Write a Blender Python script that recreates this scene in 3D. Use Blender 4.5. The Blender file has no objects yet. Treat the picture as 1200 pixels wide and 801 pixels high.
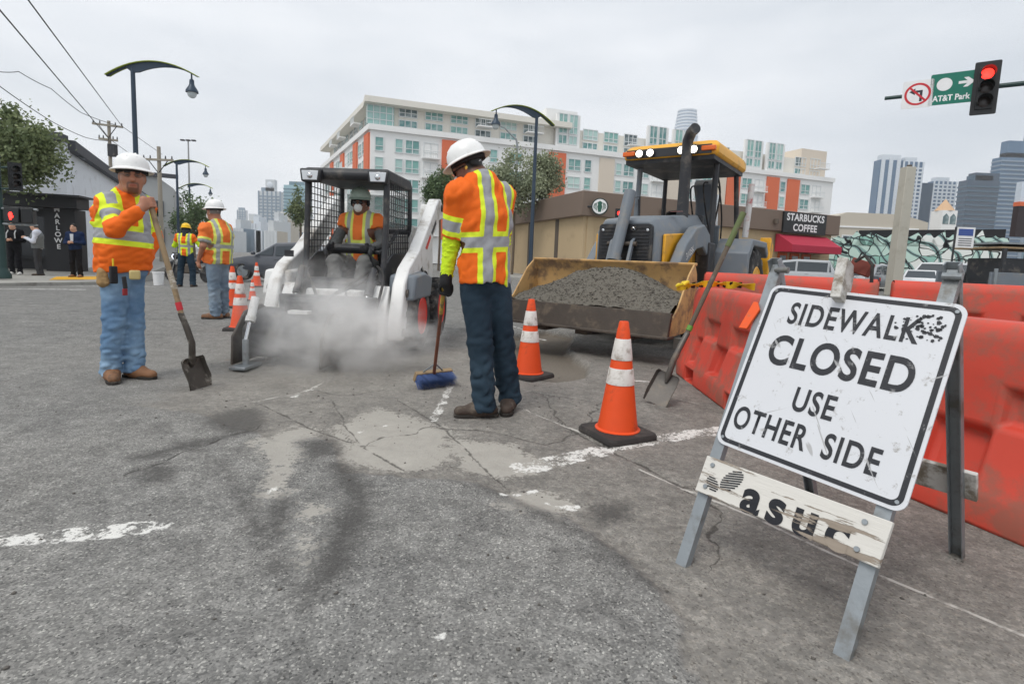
import bpy, bmesh, math, random
import numpy as np
from mathutils import Vector as V, Matrix, Euler
random.seed(7); RNG = np.random.default_rng(11)
R = math.radians; PI = math.pi
SC = bpy.context.scene; COL = SC.collection
# ------------------------------------------------------------------ camera
CAMH = 1.05; FPX = 630.0; HOR = 305.0; PV = 70.0; ROLL = 0.04
PITCH = math.atan(PV/FPX)
cam = bpy.data.cameras.new('camera'); camo = bpy.data.objects.new('camera', cam); COL.objects.link(camo)
cam.sensor_width = 36; cam.lens = FPX/1200*36
cam.shift_y = -(400.5-(HOR+PV))/1200
cam.clip_start = 0.05; cam.clip_end = 6000
_u = V((0, math.sin(PITCH), math.cos(PITCH))); _b = V((0, -math.cos(PITCH), math.sin(PITCH))); _x = V((1, 0, 0))
_r = _x*math.cos(ROLL)+_u*math.sin(ROLL); _up = -_x*math.sin(ROLL)+_u*math.cos(ROLL)
camo.matrix_world = Matrix(((_r.x, _up.x, _b.x, 0), (_r.y, _up.y, _b.y, 0), (_r.z, _up.z, _b.z, CAMH), (0, 0, 0, 1)))
SC.camera = camo
def ray(px, py):
    u = (px-600)/FPX; v = -(py-(HOR+PV))/FPX
    u, v = u*math.cos(ROLL)-v*math.sin(ROLL), u*math.sin(ROLL)+v*math.cos(ROLL)
    return V((u, math.cos(PITCH)+v*math.sin(PITCH), -math.sin(PITCH)+v*math.cos(PITCH)))
def G(px, py, z=0.0):                       # pixel -> point on the level z
    d = ray(px, py); t = (z-CAMH)/d.z; return V((d.x*t, d.y*t, z))
def P(px, py, Y):                           # pixel -> point at distance Y
    d = ray(px, py); t = Y/d.y; return V((d.x*t, Y, CAMH+d.z*t))
# ------------------------------------------------------------------ world, sun, exposure
w = bpy.data.worlds.new('World'); SC.world = w; w.use_nodes = True
nt = w.node_tree; N = nt.nodes; L = nt.links; N.clear()
SUN_EL, SUN_AZ = R(58), R(-40)              # azimuth measured from +Y towards +X
sky = N.new('ShaderNodeTexSky'); sky.sky_type = 'NISHITA'; sky.sun_disc = False
sky.sun_elevation = SUN_EL; sky.sun_rotation = SUN_AZ; sky.dust_density = 4; sky.air_density = 1.5
bg1 = N.new('ShaderNodeBackground'); bg1.inputs['Strength'].default_value = 0.05; L.new(sky.outputs[0], bg1.inputs[0])
tc = N.new('ShaderNodeTexCoord'); mp = N.new('ShaderNodeMapping'); mp.inputs['Scale'].default_value = (1.0, 1.0, 3.4)
L.new(tc.outputs['Generated'], mp.inputs[0])
nz = N.new('ShaderNodeTexNoise'); nz.inputs['Scale'].default_value = 2.2; nz.inputs['Detail'].default_value = 5; nz.inputs['Roughness'].default_value = .5
L.new(mp.outputs[0], nz.inputs['Vector'])
cr = N.new('ShaderNodeValToRGB'); cr.color_ramp.elements[0].position = .28; cr.color_ramp.elements[1].position = .66
cr.color_ramp.elements[0].color = (.56, .605, .66, 1); cr.color_ramp.elements[1].color = (.84, .86, .89, 1)
L.new(nz.outputs['Fac'], cr.inputs[0])
bg2 = N.new('ShaderNodeBackground'); bg2.inputs['Strength'].default_value = 1.07; L.new(cr.outputs[0], bg2.inputs[0])
mx = N.new('ShaderNodeMixShader'); mx.inputs[0].default_value = .88
L.new(bg1.outputs[0], mx.inputs[1]); L.new(bg2.outputs[0], mx.inputs[2])
wo = N.new('ShaderNodeOutputWorld'); L.new(mx.outputs[0], wo.inputs[0])
sl = bpy.data.lights.new('sun', 'SUN'); sl.energy = 1.3; sl.angle = R(24); sl.color = (1, .965, .91)
so = bpy.data.objects.new('sun', sl); COL.objects.link(so)
so.rotation_euler = V((math.sin(SUN_AZ)*math.cos(SUN_EL), math.cos(SUN_AZ)*math.cos(SUN_EL)*-1, math.sin(SUN_EL))).to_track_quat('Z', 'Y').to_euler()
vs = SC.view_settings; vs.view_transform = 'Standard'; vs.look = 'None'; vs.exposure = 0.25; vs.gamma = 1.0; vs.use_curve_mapping = False
SC.cycles.max_bounces = 6; SC.cycles.diffuse_bounces = 3; SC.cycles.glossy_bounces = 3; SC.cycles.transmission_bounces = 4
SC.cycles.transparent_max_bounces = 12; SC.cycles.volume_bounces = 9; SC.cycles.caustics_reflective = False; SC.cycles.caustics_refractive = False
SC.cycles.use_denoising = True
# ------------------------------------------------------------------ materials
def lin(r, g, b): return tuple(((c/255)/12.92 if c/255 <= .04045 else ((c/255+.055)/1.055)**2.4) for c in (r, g, b))
MATS = {}
class NT:
    def __init__(s, name):
        s.m = bpy.data.materials.new(name); s.m.use_nodes = True; s.t = s.m.node_tree; s.b = s.t.nodes['Principled BSDF']
        s.co = s.t.nodes.new('ShaderNodeTexCoord')
    def n(s, t, **k):
        x = s.t.nodes.new(t)
        for a, v in k.items(): setattr(x, a, v)
        return x
    def l(s, a, b): s.t.links.new(a, b)
    def noise(s, scale, detail=4, rough=.55, vec=None, dist=0):
        x = s.n('ShaderNodeTexNoise'); x.inputs['Scale'].default_value = scale; x.inputs['Detail'].default_value = detail
        x.inputs['Roughness'].default_value = rough; x.inputs['Distortion'].default_value = dist
        s.l(vec or s.co.outputs['Object'], x.inputs['Vector']); return x.outputs['Fac']
    def ramp(s, f, a, b, ca=(0, 0, 0, 1), cb=(1, 1, 1, 1)):
        x = s.n('ShaderNodeMapRange'); x.interpolation_type = 'SMOOTHSTEP'
        x.inputs[1].default_value = a; x.inputs[2].default_value = b; s.l(f, x.inputs[0]); return x.outputs[0]
    def mix(s, f, a, b, mode='MIX'):
        x = s.n('ShaderNodeMix', data_type='RGBA', blend_type=mode)
        for sock, v in ((x.inputs[0], f), (x.inputs[6], a), (x.inputs[7], b)):
            if isinstance(v, (int, float)): sock.default_value = v
            elif isinstance(v, tuple): sock.default_value = (*v[:3], 1)
            else: s.l(v, sock)
        return x.outputs[2]
    def math(s, op, a, b=None, c=None):
        x = s.n('ShaderNodeMath', operation=op)
        for i, v in enumerate((a, b, c)):
            if v is None: continue
            if isinstance(v, (int, float)): x.inputs[i].default_value = v
            else: s.l(v, x.inputs[i])
        return x.outputs[0]
    def attr(s, name): return s.n('ShaderNodeAttribute', attribute_name=name).outputs['Fac']
    def bump(s, h, strength=.3, dist=.01):
        x = s.n('ShaderNodeBump'); x.inputs['Strength'].default_value = strength; x.inputs['Distance'].default_value = dist
        s.l(h, x.inputs['Height']); s.l(x.outputs[0], s.b.inputs['Normal'])
def mat(name, col, rough=.6, metal=0.0, var=.12, scale=6, bump=0.0, bscale=40, dirt=None, damt=.5, dscale=3, spec=.5, coat=0, emit=None, trans=0, alpha=1):
    """one procedural material: base colour, mottling, optional dirt/wear blotches and fine relief"""
    if name in MATS: return MATS[name]
    k = NT(name); b = k.b
    a = tuple(min(1, c*(1+var)) for c in col); d = tuple(c*(1-var) for c in col)
    c = k.mix(k.noise(scale, 5), d, a)
    if dirt:
        f = k.ramp(k.noise(dscale, 7, .65), .62-.3*damt, .82-.3*damt)
        f = k.math('MULTIPLY', f, min(1, .45+damt)); c = k.mix(f, c, dirt)
    k.l(c, b.inputs['Base Color']); b.inputs['Roughness'].default_value = rough; b.inputs['Metallic'].default_value = metal
    b.inputs['Specular IOR Level'].default_value = spec; b.inputs['Coat Weight'].default_value = coat
    if bump: k.bump(k.noise(bscale, 4), bump, .01)
    if emit: b.inputs['Emission Color'].default_value = (*emit[0], 1); b.inputs['Emission Strength'].default_value = emit[1]
    if trans: b.inputs['Transmission Weight'].default_value = trans
    if alpha < 1: b.inputs['Alpha'].default_value = alpha
    MATS[name] = k.m; return k.m
# ------------------------------------------------------------------ mesh building
def frame(d):
    d = V(d).normalized(); a = V((0, 0, 1)) if abs(d.z) < .9 else V((1, 0, 0))
    x = a.cross(d).normalized(); return x, d.cross(x)
class B:
    def __init__(s): s.v = []; s.f = []
    def add(s, vs, fs):
        o = len(s.v); s.v += [tuple(p) for p in vs]; s.f += [tuple(i+o for i in f) for f in fs]; return s
    def box(s, c, size, rot=None):
        x, y, z = (q/2 for q in size); vs = [V((i*x, j*y, k*z)) for i in (-1, 1) for j in (-1, 1) for k in (-1, 1)]
        if rot is not None:
            m = rot if isinstance(rot, Matrix) else Euler(rot).to_matrix(); vs = [m @ p for p in vs]
        c = V(c); return s.add([p+c for p in vs], [(0, 1, 3, 2), (4, 6, 7, 5), (0, 4, 5, 1), (2, 3, 7, 6), (0, 2, 6, 4), (1, 5, 7, 3)])
    def bb(s, x0, x1, y0, y1, z0, z1): return s.box(((x0+x1)/2, (y0+y1)/2, (z0+z1)/2), (abs(x1-x0), abs(y1-y0), abs(z1-z0)))
    def loft(s, rings, caps=True, closed=True):
        n = len(rings[0]); vs = [p for r in rings for p in r]; fs = []
        for i in range(len(rings)-1):
            for j in range(n if closed else n-1):
                a = i*n+j; b_ = i*n+(j+1) % n; fs.append((a, b_, b_+n, a+n))
        if caps: fs.append(tuple(reversed(range(n)))); fs.append(tuple(range((len(rings)-1)*n, len(rings)*n)))
        return s.add(vs, fs)
    def prism(s, poly, a0, a1, axis='x', m=None):       # polygon in the plane across axis, extruded a0..a1
        mk = {'x': lambda p, a: V((a, p[0], p[1])), 'y': lambda p, a: V((p[0], a, p[1])), 'z': lambda p, a: V((p[0], p[1], a))}[axis]
        r0 = [mk(p, a0) for p in poly]; r1 = [mk(p, a1) for p in poly]
        if m is not None: r0 = [m @ p for p in r0]; r1 = [m @ p for p in r1]
        return s.loft([r0, r1])
    def cyl(s, p0, p1, r0, r1=None, n=16):
        p0, p1 = V(p0), V(p1); r1 = r0 if r1 is None else r1; x, y = frame(p1-p0)
        ring = lambda c, r: [c+(x*math.cos(t)+y*math.sin(t))*r for t in (2*PI*i/n for i in range(n))]
        return s.loft([ring(p0, r0), ring(p1, r1)])
    def tube(s, pts, r, n=8):
        pts = [V(p) for p in pts]; k = len(pts); rs = r if isinstance(r, (list, tuple)) else [r]*k; rings = []; px = None
        for i, p in enumerate(pts):
            d = (pts[min(i+1, k-1)]-pts[max(i-1, 0)]).normalized()
            if px is None: px, py = frame(d)
            else: px = (px-d*px.dot(d)).normalized(); py = d.cross(px)
            rings.append([p+(px*math.cos(t)+py*math.sin(t))*rs[i] for t in (2*PI*j/n for j in range(n))])
        return s.loft(rings)
    def lathe(s, prof, n=24, c=(0, 0, 0), axis=(0, 0, 1), sx=1, sy=1):
        x, y = frame(axis); z = V(axis).normalized(); c = V(c)
        if abs(z.z) > .99: x, y = V((1, 0, 0)), V((0, 1, 0))
        rings = [[c+z*h+(x*math.cos(t)*sx+y*math.sin(t)*sy)*max(r, 1e-4) for t in (2*PI*j/n for j in range(n))] for r, h in prof]
        return s.loft(rings)
    def ell(s, c, r, n=14, rot=None):
        m = Matrix.Identity(3) if rot is None else (rot if isinstance(rot, Matrix) else Euler(rot).to_matrix()); c = V(c); rings = []
        for i in range(n//2+1):
            ph = PI*i/(n//2); q = max(math.sin(ph), .02)
            rings.append([c+m @ V((r[0]*q*math.cos(t), r[1]*q*math.sin(t), -r[2]*math.cos(ph))) for t in (2*PI*j/n for j in range(n))])
        return s.loft(rings)
    def quad(s, a, b, c, d): return s.add([a, b, c, d], [(0, 1, 2, 3)])
    def mesh(s, name='m'):
        me = bpy.data.meshes.new(name); me.from_pydata(s.v, [], s.f)
        bm = bmesh.new(); bm.from_mesh(me); bmesh.ops.recalc_face_normals(bm, faces=bm.faces); bm.to_mesh(me); bm.free()
        return me
    def obj(s, name, m, parent=None, bev=0, loc=None, rot=None, smooth=35, seg=2):
        return link(name, s.mesh(name), m, parent, bev, loc, rot, smooth, seg)
def link(name, me, m, parent=None, bev=0, loc=None, rot=None, smooth=35, seg=2):
    o = bpy.data.objects.new(name, me); COL.objects.link(o)
    if m is not None and not me.materials: me.materials.append(m)
    if smooth and len(me.polygons):
        me.shade_smooth(); me.set_sharp_from_angle(angle=R(smooth))
    if bev:
        q = o.modifiers.new('bevel', 'BEVEL'); q.width = bev; q.segments = seg; q.limit_method = 'ANGLE'; q.angle_limit = R(40); q.harden_normals = False
    if parent is not None: o.parent = parent
    if loc is not None: o.location = loc
    if rot is not None: o.rotation_euler = rot
    return o
def tag(o, label, cat, group=None, kind=None):
    o['label'] = label
    if cat: o['category'] = cat
    if group: o['group'] = group
    if kind: o['kind'] = kind
    return o
def T(name, label, cat, loc=(0, 0, 0), rz=0, group=None):
    o = bpy.data.objects.new(name, None); COL.objects.link(o); o.empty_display_size = .2
    o.location = loc; o.rotation_euler = (0, 0, rz); return tag(o, label, cat, group)
def struct(o, label, kind='structure'): o['kind'] = kind; o['label'] = label; return o
def dup(o, parent=None):
    c = o.copy(); COL.objects.link(c); c.parent = parent
    for ch in o.children: dup(ch, c)
    return c
def text_mesh(body, size=1.0, offset=0.0, spacing=1.0, align='CENTER', sx=1.0, extrude=0.0):
    cu = bpy.data.curves.new('lettering', 'FONT'); cu.body = body; cu.size = size; cu.offset = offset; cu.space_character = spacing
    cu.align_x = align; cu.align_y = 'CENTER'; cu.extrude = extrude; cu.resolution_u = 6
    o = bpy.data.objects.new('lettering_tmp', cu); COL.objects.link(o)
    me = bpy.data.meshes.new_from_object(o.evaluated_get(bpy.context.evaluated_depsgraph_get()))
    bpy.data.objects.remove(o); bpy.data.curves.remove(cu)
    if sx != 1: me.transform(Matrix.Diagonal((sx, 1, 1, 1)))
    return me
def text(body, m, parent, mtx, size, name='lettering', **k):
    me = text_mesh(body, size, **k); me.transform(mtx); me.materials.clear(); return link(name, me, m, parent, smooth=0)
def basis(o, x, y, z): # matrix from axes
    return Matrix(((x[0], y[0], z[0], o[0]), (x[1], y[1], z[1], o[1]), (x[2], y[2], z[2], o[2]), (0, 0, 0, 1)))
# ------------------------------------------------------------------ smooth numpy noise
def vnoise(X, Y, Z=None, seed=0):
    r = np.random.default_rng(seed); out = 0
    for i in range(7):
        a = r.normal(size=3); a /= np.linalg.norm(a); fq = 1+.35*i; ph = r.uniform(0, 6.28)
        out = out + np.sin((a[0]*X+a[1]*Y+(a[2]*Z if Z is not None else 0))*fq*2.2+ph+1.3*np.sin((a[1]*X-a[0]*Y)*fq+ph*2))
    return out/7
# ================================================================== GROUND
def poly_mask(X, Y, poly):
    """signed distance (negative inside) from points to a polygon"""
    p = np.array([(q[0], q[1]) for q in poly]); d = np.full(X.shape, 1e9); ins = np.zeros(X.shape, bool); n = len(p)
    for i in range(n):
        a, b = p[i], p[(i+1) % n]; e = b-a; wx, wy = X-a[0], Y-a[1]
        t = np.clip((wx*e[0]+wy*e[1])/(e@e), 0, 1); d = np.minimum(d, np.hypot(wx-e[0]*t, wy-e[1]*t))
        c1 = (a[1] > Y) != (b[1] > Y)
        ins ^= c1 & (X < (b[0]-a[0])*(Y-a[1])/(b[1]-a[1]+1e-12)+a[0])
    return np.where(ins, -d, d)
def line_dist(X, Y, pts):
    p = np.array([(q[0], q[1]) for q in pts]); d = np.full(X.shape, 1e9)
    for a, b in zip(p[:-1], p[1:]):
        e = b-a; wx, wy = X-a[0], Y-a[1]; t = np.clip((wx*e[0]+wy*e[1])/(e@e), 0, 1); d = np.minimum(d, np.hypot(wx-e[0]*t, wy-e[1]*t))
    return d
def gp(*pts): return [G(x, y) for x, y in pts]
def axis_pts(segs):
    out = []
    for a, b, h in segs: out += list(np.arange(a, b, h))
    return np.array(out+[segs[-1][1]])
gx = axis_pts([(-700, -60, 40), (-60, -16, 4), (-16, -6, .4), (-6, -4, .06), (-4, 3, .021), (3, 6, .06), (6, 16, .4), (16, 60, 4), (60, 900, 40)])
gy = axis_pts([(-6, .2, .3), (.2, .9, .06), (.9, 5.2, .021), (5.2, 9, .045), (9, 16, .3), (16, 60, 4), (60, 1600, 40)])
GX, GY = np.meshgrid(gx, gy, indexing='ij')
def zg(x, y): return -0.021*np.maximum(0, y-4)*np.clip((-x-7)/8, 0, 1)*np.clip(1-(y-30)/60, 0, 1)     # the cross street falls away to the left
def Gs(px, py, up=0.0):                     # pixel -> point on the sloping street (+up)
    z = 0.0
    for _ in range(12): p = G(px, py, z+up); z = float(zg(p.x, p.y))
    return V((p.x, p.y, z+up))
near = np.clip((9-np.hypot(GX, GY-3))/5, 0, 1)
GZ = zg(GX, GY)+(.006*vnoise(GX*1.6, GY*1.6, seed=1)+.0025*vnoise(GX*7, GY*7, seed=2))*near
# the overlay of newer asphalt in the foreground ends in a low ragged lip
lip = poly_mask(GX, GY, gp((-400, 790), (60, 470), (230, 486), (330, 520), (352, 512), (395, 520), (402, 556), (470, 560), (560, 566), (640, 600), (700, 626), (752, 668), (792, 725), (812, 800), (830, 1000), (500, 1200), (-300, 1100)))
wob = .05*vnoise(GX*5, GY*5, seed=3)+.025*vnoise(GX*14, GY*14, seed=4)
lipw = lip+wob
GZ += .014*np.clip(.5-lipw/.05, 0, 1)*near
# dug-out trench in front of the loader bucket
pit = poly_mask(GX, GY, gp((598, 392), (640, 386), (672, 392), (664, 410), (690, 428), (684, 442), (650, 447), (612, 444), (560, 430), (560, 405)))+.6*wob
GZ -= .085*np.clip(.5-pit/.07, 0, 1)
# low ridges of spoil around the planer
rut = line_dist(GX, GY, gp((250, 430), (300, 420), (370, 445), (470, 436), (540, 420)))
GZ += .03*np.exp(-(rut/.16)**2)*(.6+.8*vnoise(GX*9, GY*9, seed=5))
def band(pts, hw): return hw-line_dist(GX, GY, pts)
paint = np.maximum.reduce([
    band(gp((612, 549), (690, 531), (760, 515), (850, 503)), .075),
    band(gp((-60, 644), (100, 629), (185, 619)), .055),
    band(gp((312, 584), (326, 568)), .012), band(gp((590, 582), (630, 576)), .018), band(gp((640, 590), (676, 596)), .022), band(gp((420, 506), (452, 498)), .012), band(gp((344, 465), (372, 452)), .014), band(gp((515, 752), (519, 748)), .003),
    band(gp((508, 492), (520, 468), (528, 452)), .03), band(gp((745, 446), (788, 450)), .02),
    band(gp((640, 392), (600, 382), (540, 372)), .03)])
paint = np.maximum(paint, np.maximum(band([(-60, 8.6), (-16, 12.6), (-10.6, 13.2)], .16), band([(-60, 13.5), (-15, 15.0), (-10, 15.4)], .12)))
tar = np.minimum.reduce([
    poly_mask(GX, GY, gp((165, 552), (190, 544), (204, 552), (196, 566), (170, 568)))+.4*wob,
    poly_mask(GX, GY, gp((248, 486), (300, 478), (318, 492), (296, 508), (262, 512), (240, 498)))+.9*wob,
    poly_mask(GX, GY, gp((346, 688), (378, 682), (384, 702), (360, 712)))+.5*wob,
    line_dist(GX, GY, gp((396, 548), (424, 582), (404, 630), (384, 680)))-.05+.8*wob,
    poly_mask(GX, GY, gp((300, 600), (340, 575), (352, 620), (330, 668), (300, 640)))+.05+1.6*wob, line_dist(GX, GY, gp((160, 540), (240, 520), (300, 505)))-.03+1.4*wob,
    line_dist(GX, GY, gp((232, 530), (262, 548), (330, 668)))-.02+1.2*wob,
    poly_mask(GX, GY, gp((352, 520), (392, 516), (398, 534), (366, 540)))+.5*wob,
    line_dist(GX, GY, gp((560, 572), (640, 608), (700, 636), (768, 690)))-.012+.7*wob,
    poly_mask(GX, GY, gp((690, 596), (730, 590), (740, 608), (700, 616)))+.6*wob])
pale = np.minimum.reduce([
    poly_mask(GX, GY, gp((312, 590), (318, 548), (300, 520), (350, 500), (380, 502), (352, 522), (344, 548), (336, 580)))+.5*wob,
    np.minimum(poly_mask(GX, GY, gp((395, 500), (440, 478), (520, 500), (530, 540), (470, 552), (404, 540)))+.8*wob, poly_mask(GX, GY, gp((520, 512), (600, 520), (640, 548), (590, 562), (540, 548)))+1.2*wob),
    poly_mask(GX, GY, gp((588, 580), (640, 574), (682, 592), (650, 606), (600, 596)))+.9*wob,
    poly_mask(GX, GY, gp((356, 680), (340, 640), (356, 590), (384, 600), (372, 650)))+.04+.9*wob])
dusty = np.exp(-(np.hypot((GX+1.7)/2.1, (GY-5.0)/1.3))**2)
slab = np.clip(.5+lipw/.12, 0, 1)*np.clip((6.8-GY)/1.2, 0, 1)*np.clip((GX+3.2)/1.6, 0, 1)
cracks = [((300, 470), (360, 500), (420, 520), (470, 548)), ((420, 520), (500, 500), (580, 505), (640, 520), (690, 500)), ((470, 470), (520, 500), (560, 540), (585, 566)),
          ((620, 480), (660, 498), (720, 530), (800, 570), (860, 560)), ((860, 560), (900, 600)), ((560, 450), (640, 462), (700, 470), (760, 462), (830, 476)), ((350, 452), (400, 462), (450, 456)), ((150, 560), (250, 520), (300, 500)),
          ((640, 462), (660, 498)), ((700, 470), (690, 500), (720, 530)), ((800, 570), (850, 600), (838, 660)), ((390, 470), (420, 520))]
crack = np.full(GX.shape, 1e9)
jit = .05*vnoise(GX*4.5, GY*4.5, seed=8)+.022*vnoise(GX*15, GY*15, seed=9)
def signed_line(X, Y, pts):                 # signed, so that it crosses zero cleanly between grid points
    p = np.array([(q[0], q[1]) for q in pts]); d = np.full(X.shape, 1e9)
    for a, b in zip(p[:-1], p[1:]):
        e = b-a; wx_, wy_ = X-a[0], Y-a[1]; t = np.clip((wx_*e[0]+wy_*e[1])/(e@e), 0, 1); q = np.hypot(wx_-e[0]*t, wy_-e[1]*t); q = np.where(e[0]*wy_-e[1]*wx_ < 0, -q, q); d = np.where(np.abs(q) < np.abs(d), q, d)
    return d
for c in cracks: q_ = signed_line(GX+jit, GY-jit, gp(*c)); crack = np.where(np.abs(q_) < np.abs(crack), q_, crack)
GZ -= .008*np.exp(-(crack/.02)**2)*near
thin = np.full(GX.shape, 1e9)
for c in (((740, 546), (880, 604), (1010, 664), (1195, 742)), ((618, 480), (684, 507)), ((300, 470), (345, 462), (376, 450))):
    q_ = signed_line(GX+.25*jit, GY-.25*jit, gp(*c)); thin = np.where(np.abs(q_) < np.abs(thin), q_, thin)
me = bpy.data.meshes.new('road'); nx, ny = GX.shape
idx = np.arange(nx*ny).reshape(nx, ny)
fs = np.stack([idx[:-1, :-1], idx[1:, :-1], idx[1:, 1:], idx[:-1, 1:]], -1).reshape(-1, 4)
co = np.stack([GX, GY, GZ], -1).reshape(-1, 3)
def np_mesh(me, co, fs):
    me.vertices.add(len(co)); me.vertices.foreach_set('co', co.astype(np.float32).ravel())
    k = fs.shape[1]; me.loops.add(fs.size); me.loops.foreach_set('vertex_index', fs.astype(np.int32).ravel())
    me.polygons.add(len(fs)); me.polygons.foreach_set('loop_start', np.arange(0, fs.size, k, dtype=np.int32))
    me.update(calc_edges=True); me.validate(); return me
np_mesh(me, co, fs)
def set_attr(me, name, a):
    at = me.attributes.new(name, 'FLOAT', 'POINT'); at.data.foreach_set('value', np.ascontiguousarray(a, dtype=np.float32).ravel())
for nme, a in dict(lip=lipw, pit=pit, paint=paint, tar=tar, pale=pale, dusty=dusty, slab=slab, crack=crack, thin=thin).items(): set_attr(me, nme, np.clip(a, -5, 5))
k = NT('road_asphalt'); b = k.b
n1 = k.noise(1.3, 6, .6); n2 = k.noise(160, 3, .7); n3 = k.noise(9, 6, .65); n4 = k.noise(45, 5, .7); n5 = k.noise(.35, 4)
vo = k.n('ShaderNodeTexVoronoi'); vo.inputs['Scale'].default_value = 170; k.l(k.co.outputs['Object'], vo.inputs['Vector'])
agg = k.n('ShaderNodeSeparateColor'); k.l(vo.outputs['Color'], agg.inputs[0])
base = k.mix(n1, lin(114, 114, 113), lin(141, 140, 137))
base = k.mix(k.ramp(n5, .35, .65), base, k.mix(.5, base, lin(140, 138, 134)))
stone = k.ramp(agg.outputs[0], .1, .95)
base = k.mix(.42, base, k.mix(stone, (.22, .22, .22), (.80, .79, .77)), 'OVERLAY')
base = k.mix(k.math('MULTIPLY', k.ramp(agg.outputs[1], .90, .97), .55), base, lin(205, 203, 196))
base = k.mix(k.math('MULTIPLY', k.ramp(agg.outputs[2], .90, .96), .6), base, lin(45, 45, 46))
sl_c = k.mix(k.noise(2.2, 7, .7), lin(117, 115, 111), lin(153, 149, 143))
sl_c = k.mix(k.ramp(n4, .45, .75), sl_c, lin(142, 137, 129))
sl_c = k.mix(k.math('MULTIPLY', k.ramp(agg.outputs[1], .86, .95), .5), sl_c, lin(82, 78, 74))
sm = k.ramp(k.math('ADD', k.attr('slab'), k.math('MULTIPLY', k.math('SUBTRACT', n3, .5), .5)), .35, .6)
vo2 = k.n('ShaderNodeTexVoronoi'); vo2.inputs['Scale'].default_value = 62; k.l(k.co.outputs['Object'], vo2.inputs['Vector']); ag2 = k.n('ShaderNodeSeparateColor'); k.l(vo2.outputs['Color'], ag2.inputs[0]); st2 = k.ramp(ag2.outputs[0], .1, .9); sl_c = k.mix(.5, sl_c, k.mix(k.math('MULTIPLY', st2, stone), (.36, .36, .36), (.74, .73, .71)), 'OVERLAY'); c = k.mix(sm, base, sl_c); mo = k.ramp(k.noise(4.2, 9, .78), .30, .72); c = k.mix(1.0, c, k.mix(mo, (.36, .36, .36), (.60, .60, .595)), 'OVERLAY'); c = k.mix(.8, c, k.mix(k.ramp(k.noise(22, 6, .7), .3, .7), (.38, .38, .38), (.62, .62, .62)), 'OVERLAY')
stain = k.math('MULTIPLY', k.ramp(k.noise(3.1, 7, .7), .52, .68), .55); c = k.mix(stain, c, k.mix(.45, c, lin(70, 68, 66)))
c = k.mix(k.math('MULTIPLY', k.ramp(k.math('ADD', k.attr('pale'), k.math('MULTIPLY', k.math('SUBTRACT', k.math('ADD', n4, n3), 1.0), .34)), .03, -.02), .9), c, k.mix(n3, lin(152, 148, 141), lin(190, 186, 177)))
ta = k.math('ADD', k.attr('tar'), k.math('MULTIPLY', k.math('SUBTRACT', n4, .5), .16))
c = k.mix(k.math('MULTIPLY', k.ramp(ta, .07, -.06), .78), c, k.mix(n2, lin(48, 47, 46), lin(86, 84, 82)))
pb = k.ramp(k.math('ADD', k.attr('pit'), k.math('MULTIPLY', k.math('SUBTRACT', n4, .5), .1)), .03, -.04)
c = k.mix(pb, c, k.mix(n4, lin(84, 77, 68), lin(136, 127, 115)))
ck = k.ramp(k.math('ADD', k.math('ABSOLUTE', k.attr('crack')), k.math('MULTIPLY', k.math('SUBTRACT', n3, .45), .05)), .013, .003)
c = k.mix(k.math('MULTIPLY', ck, .7), c, lin(52, 49, 46))
pa = k.ramp(k.math('ADD', k.attr('paint'), k.math('MULTIPLY', k.math('SUBTRACT', n3, .5), .12)), 0, .012)
pw = k.math('MULTIPLY', pa, k.ramp(k.math('ADD', n4, k.math('MULTIPLY', k.math('SUBTRACT', n3, .5), .9)), .45, .53))
pw = k.math('MULTIPLY', pw, k.ramp(n2, .30, .42))
c = k.mix(pw, c, k.mix(n3, lin(206, 204, 198), lin(235, 234, 230)))
tl_ = k.ramp(k.math('ADD', k.math('ABSOLUTE', k.attr('thin')), k.math('MULTIPLY', k.math('SUBTRACT', n4, .5), .012)), .010, .005); tl_ = k.math('MULTIPLY', k.math('MULTIPLY', tl_, k.ramp(k.noise(7, 4, .6), .36, .52)), .7); c = k.mix(tl_, c, lin(214, 211, 204))
c = k.mix(k.math('MULTIPLY', k.attr('dusty'), .45), c, lin(158, 154, 147))
rust = k.ramp(k.noise(1.7, 3, .5, dist=.6), .70, .78); c = k.mix(k.math('MULTIPLY', rust, .22), c, lin(150, 106, 70))
k.l(c, b.inputs['Base Color']); b.inputs['Roughness'].default_value = .86; b.inputs['Specular IOR Level'].default_value = .3
hb = k.math('ADD', k.math('MULTIPLY', stone, k.math('SUBTRACT', 1, k.math('MULTIPLY', sm, .75))), k.math('ADD', k.math('MULTIPLY', n4, .8), k.math('MULTIPLY', n3, 1.1)))
k.bump(hb, .65, .009)
road = link('road', me, k.m, smooth=0); me.shade_smooth(); struct(road, 'worn grey asphalt street torn up for repair')
# loose stones and crumbs of asphalt
def stones(n, fx, name, m, rmin, rmax):
    rr = RNG; vs = []; fs = []; base = np.array([(1, 0, 0), (-1, 0, 0), (0, 1, 0), (0, -1, 0), (0, 0, 1), (0, 0, -1)], float)
    tri = np.array([(0, 2, 4), (2, 1, 4), (1, 3, 4), (3, 0, 4), (2, 0, 5), (1, 2, 5), (3, 1, 5), (0, 3, 5)])
    for i in range(n):
        p = fx(rr); r = rmin+(rmax-rmin)*rr.random()**3
        v = base*(r*(.6+.6*rr.random((6, 1))))*np.array([1, 1, .6]); a = rr.random()*6.28; q = np.array([[math.cos(a), -math.sin(a), 0], [math.sin(a), math.cos(a), 0], [0, 0, 1]])
        vs.append(v @ q.T+np.array([p[0], p[1], p[2]+r*.25])); fs.append(tri+6*i)
    me = np_mesh(bpy.data.meshes.new(name), np.concatenate(vs), np.concatenate(fs)); return link(name, me, m, smooth=0)
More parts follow.
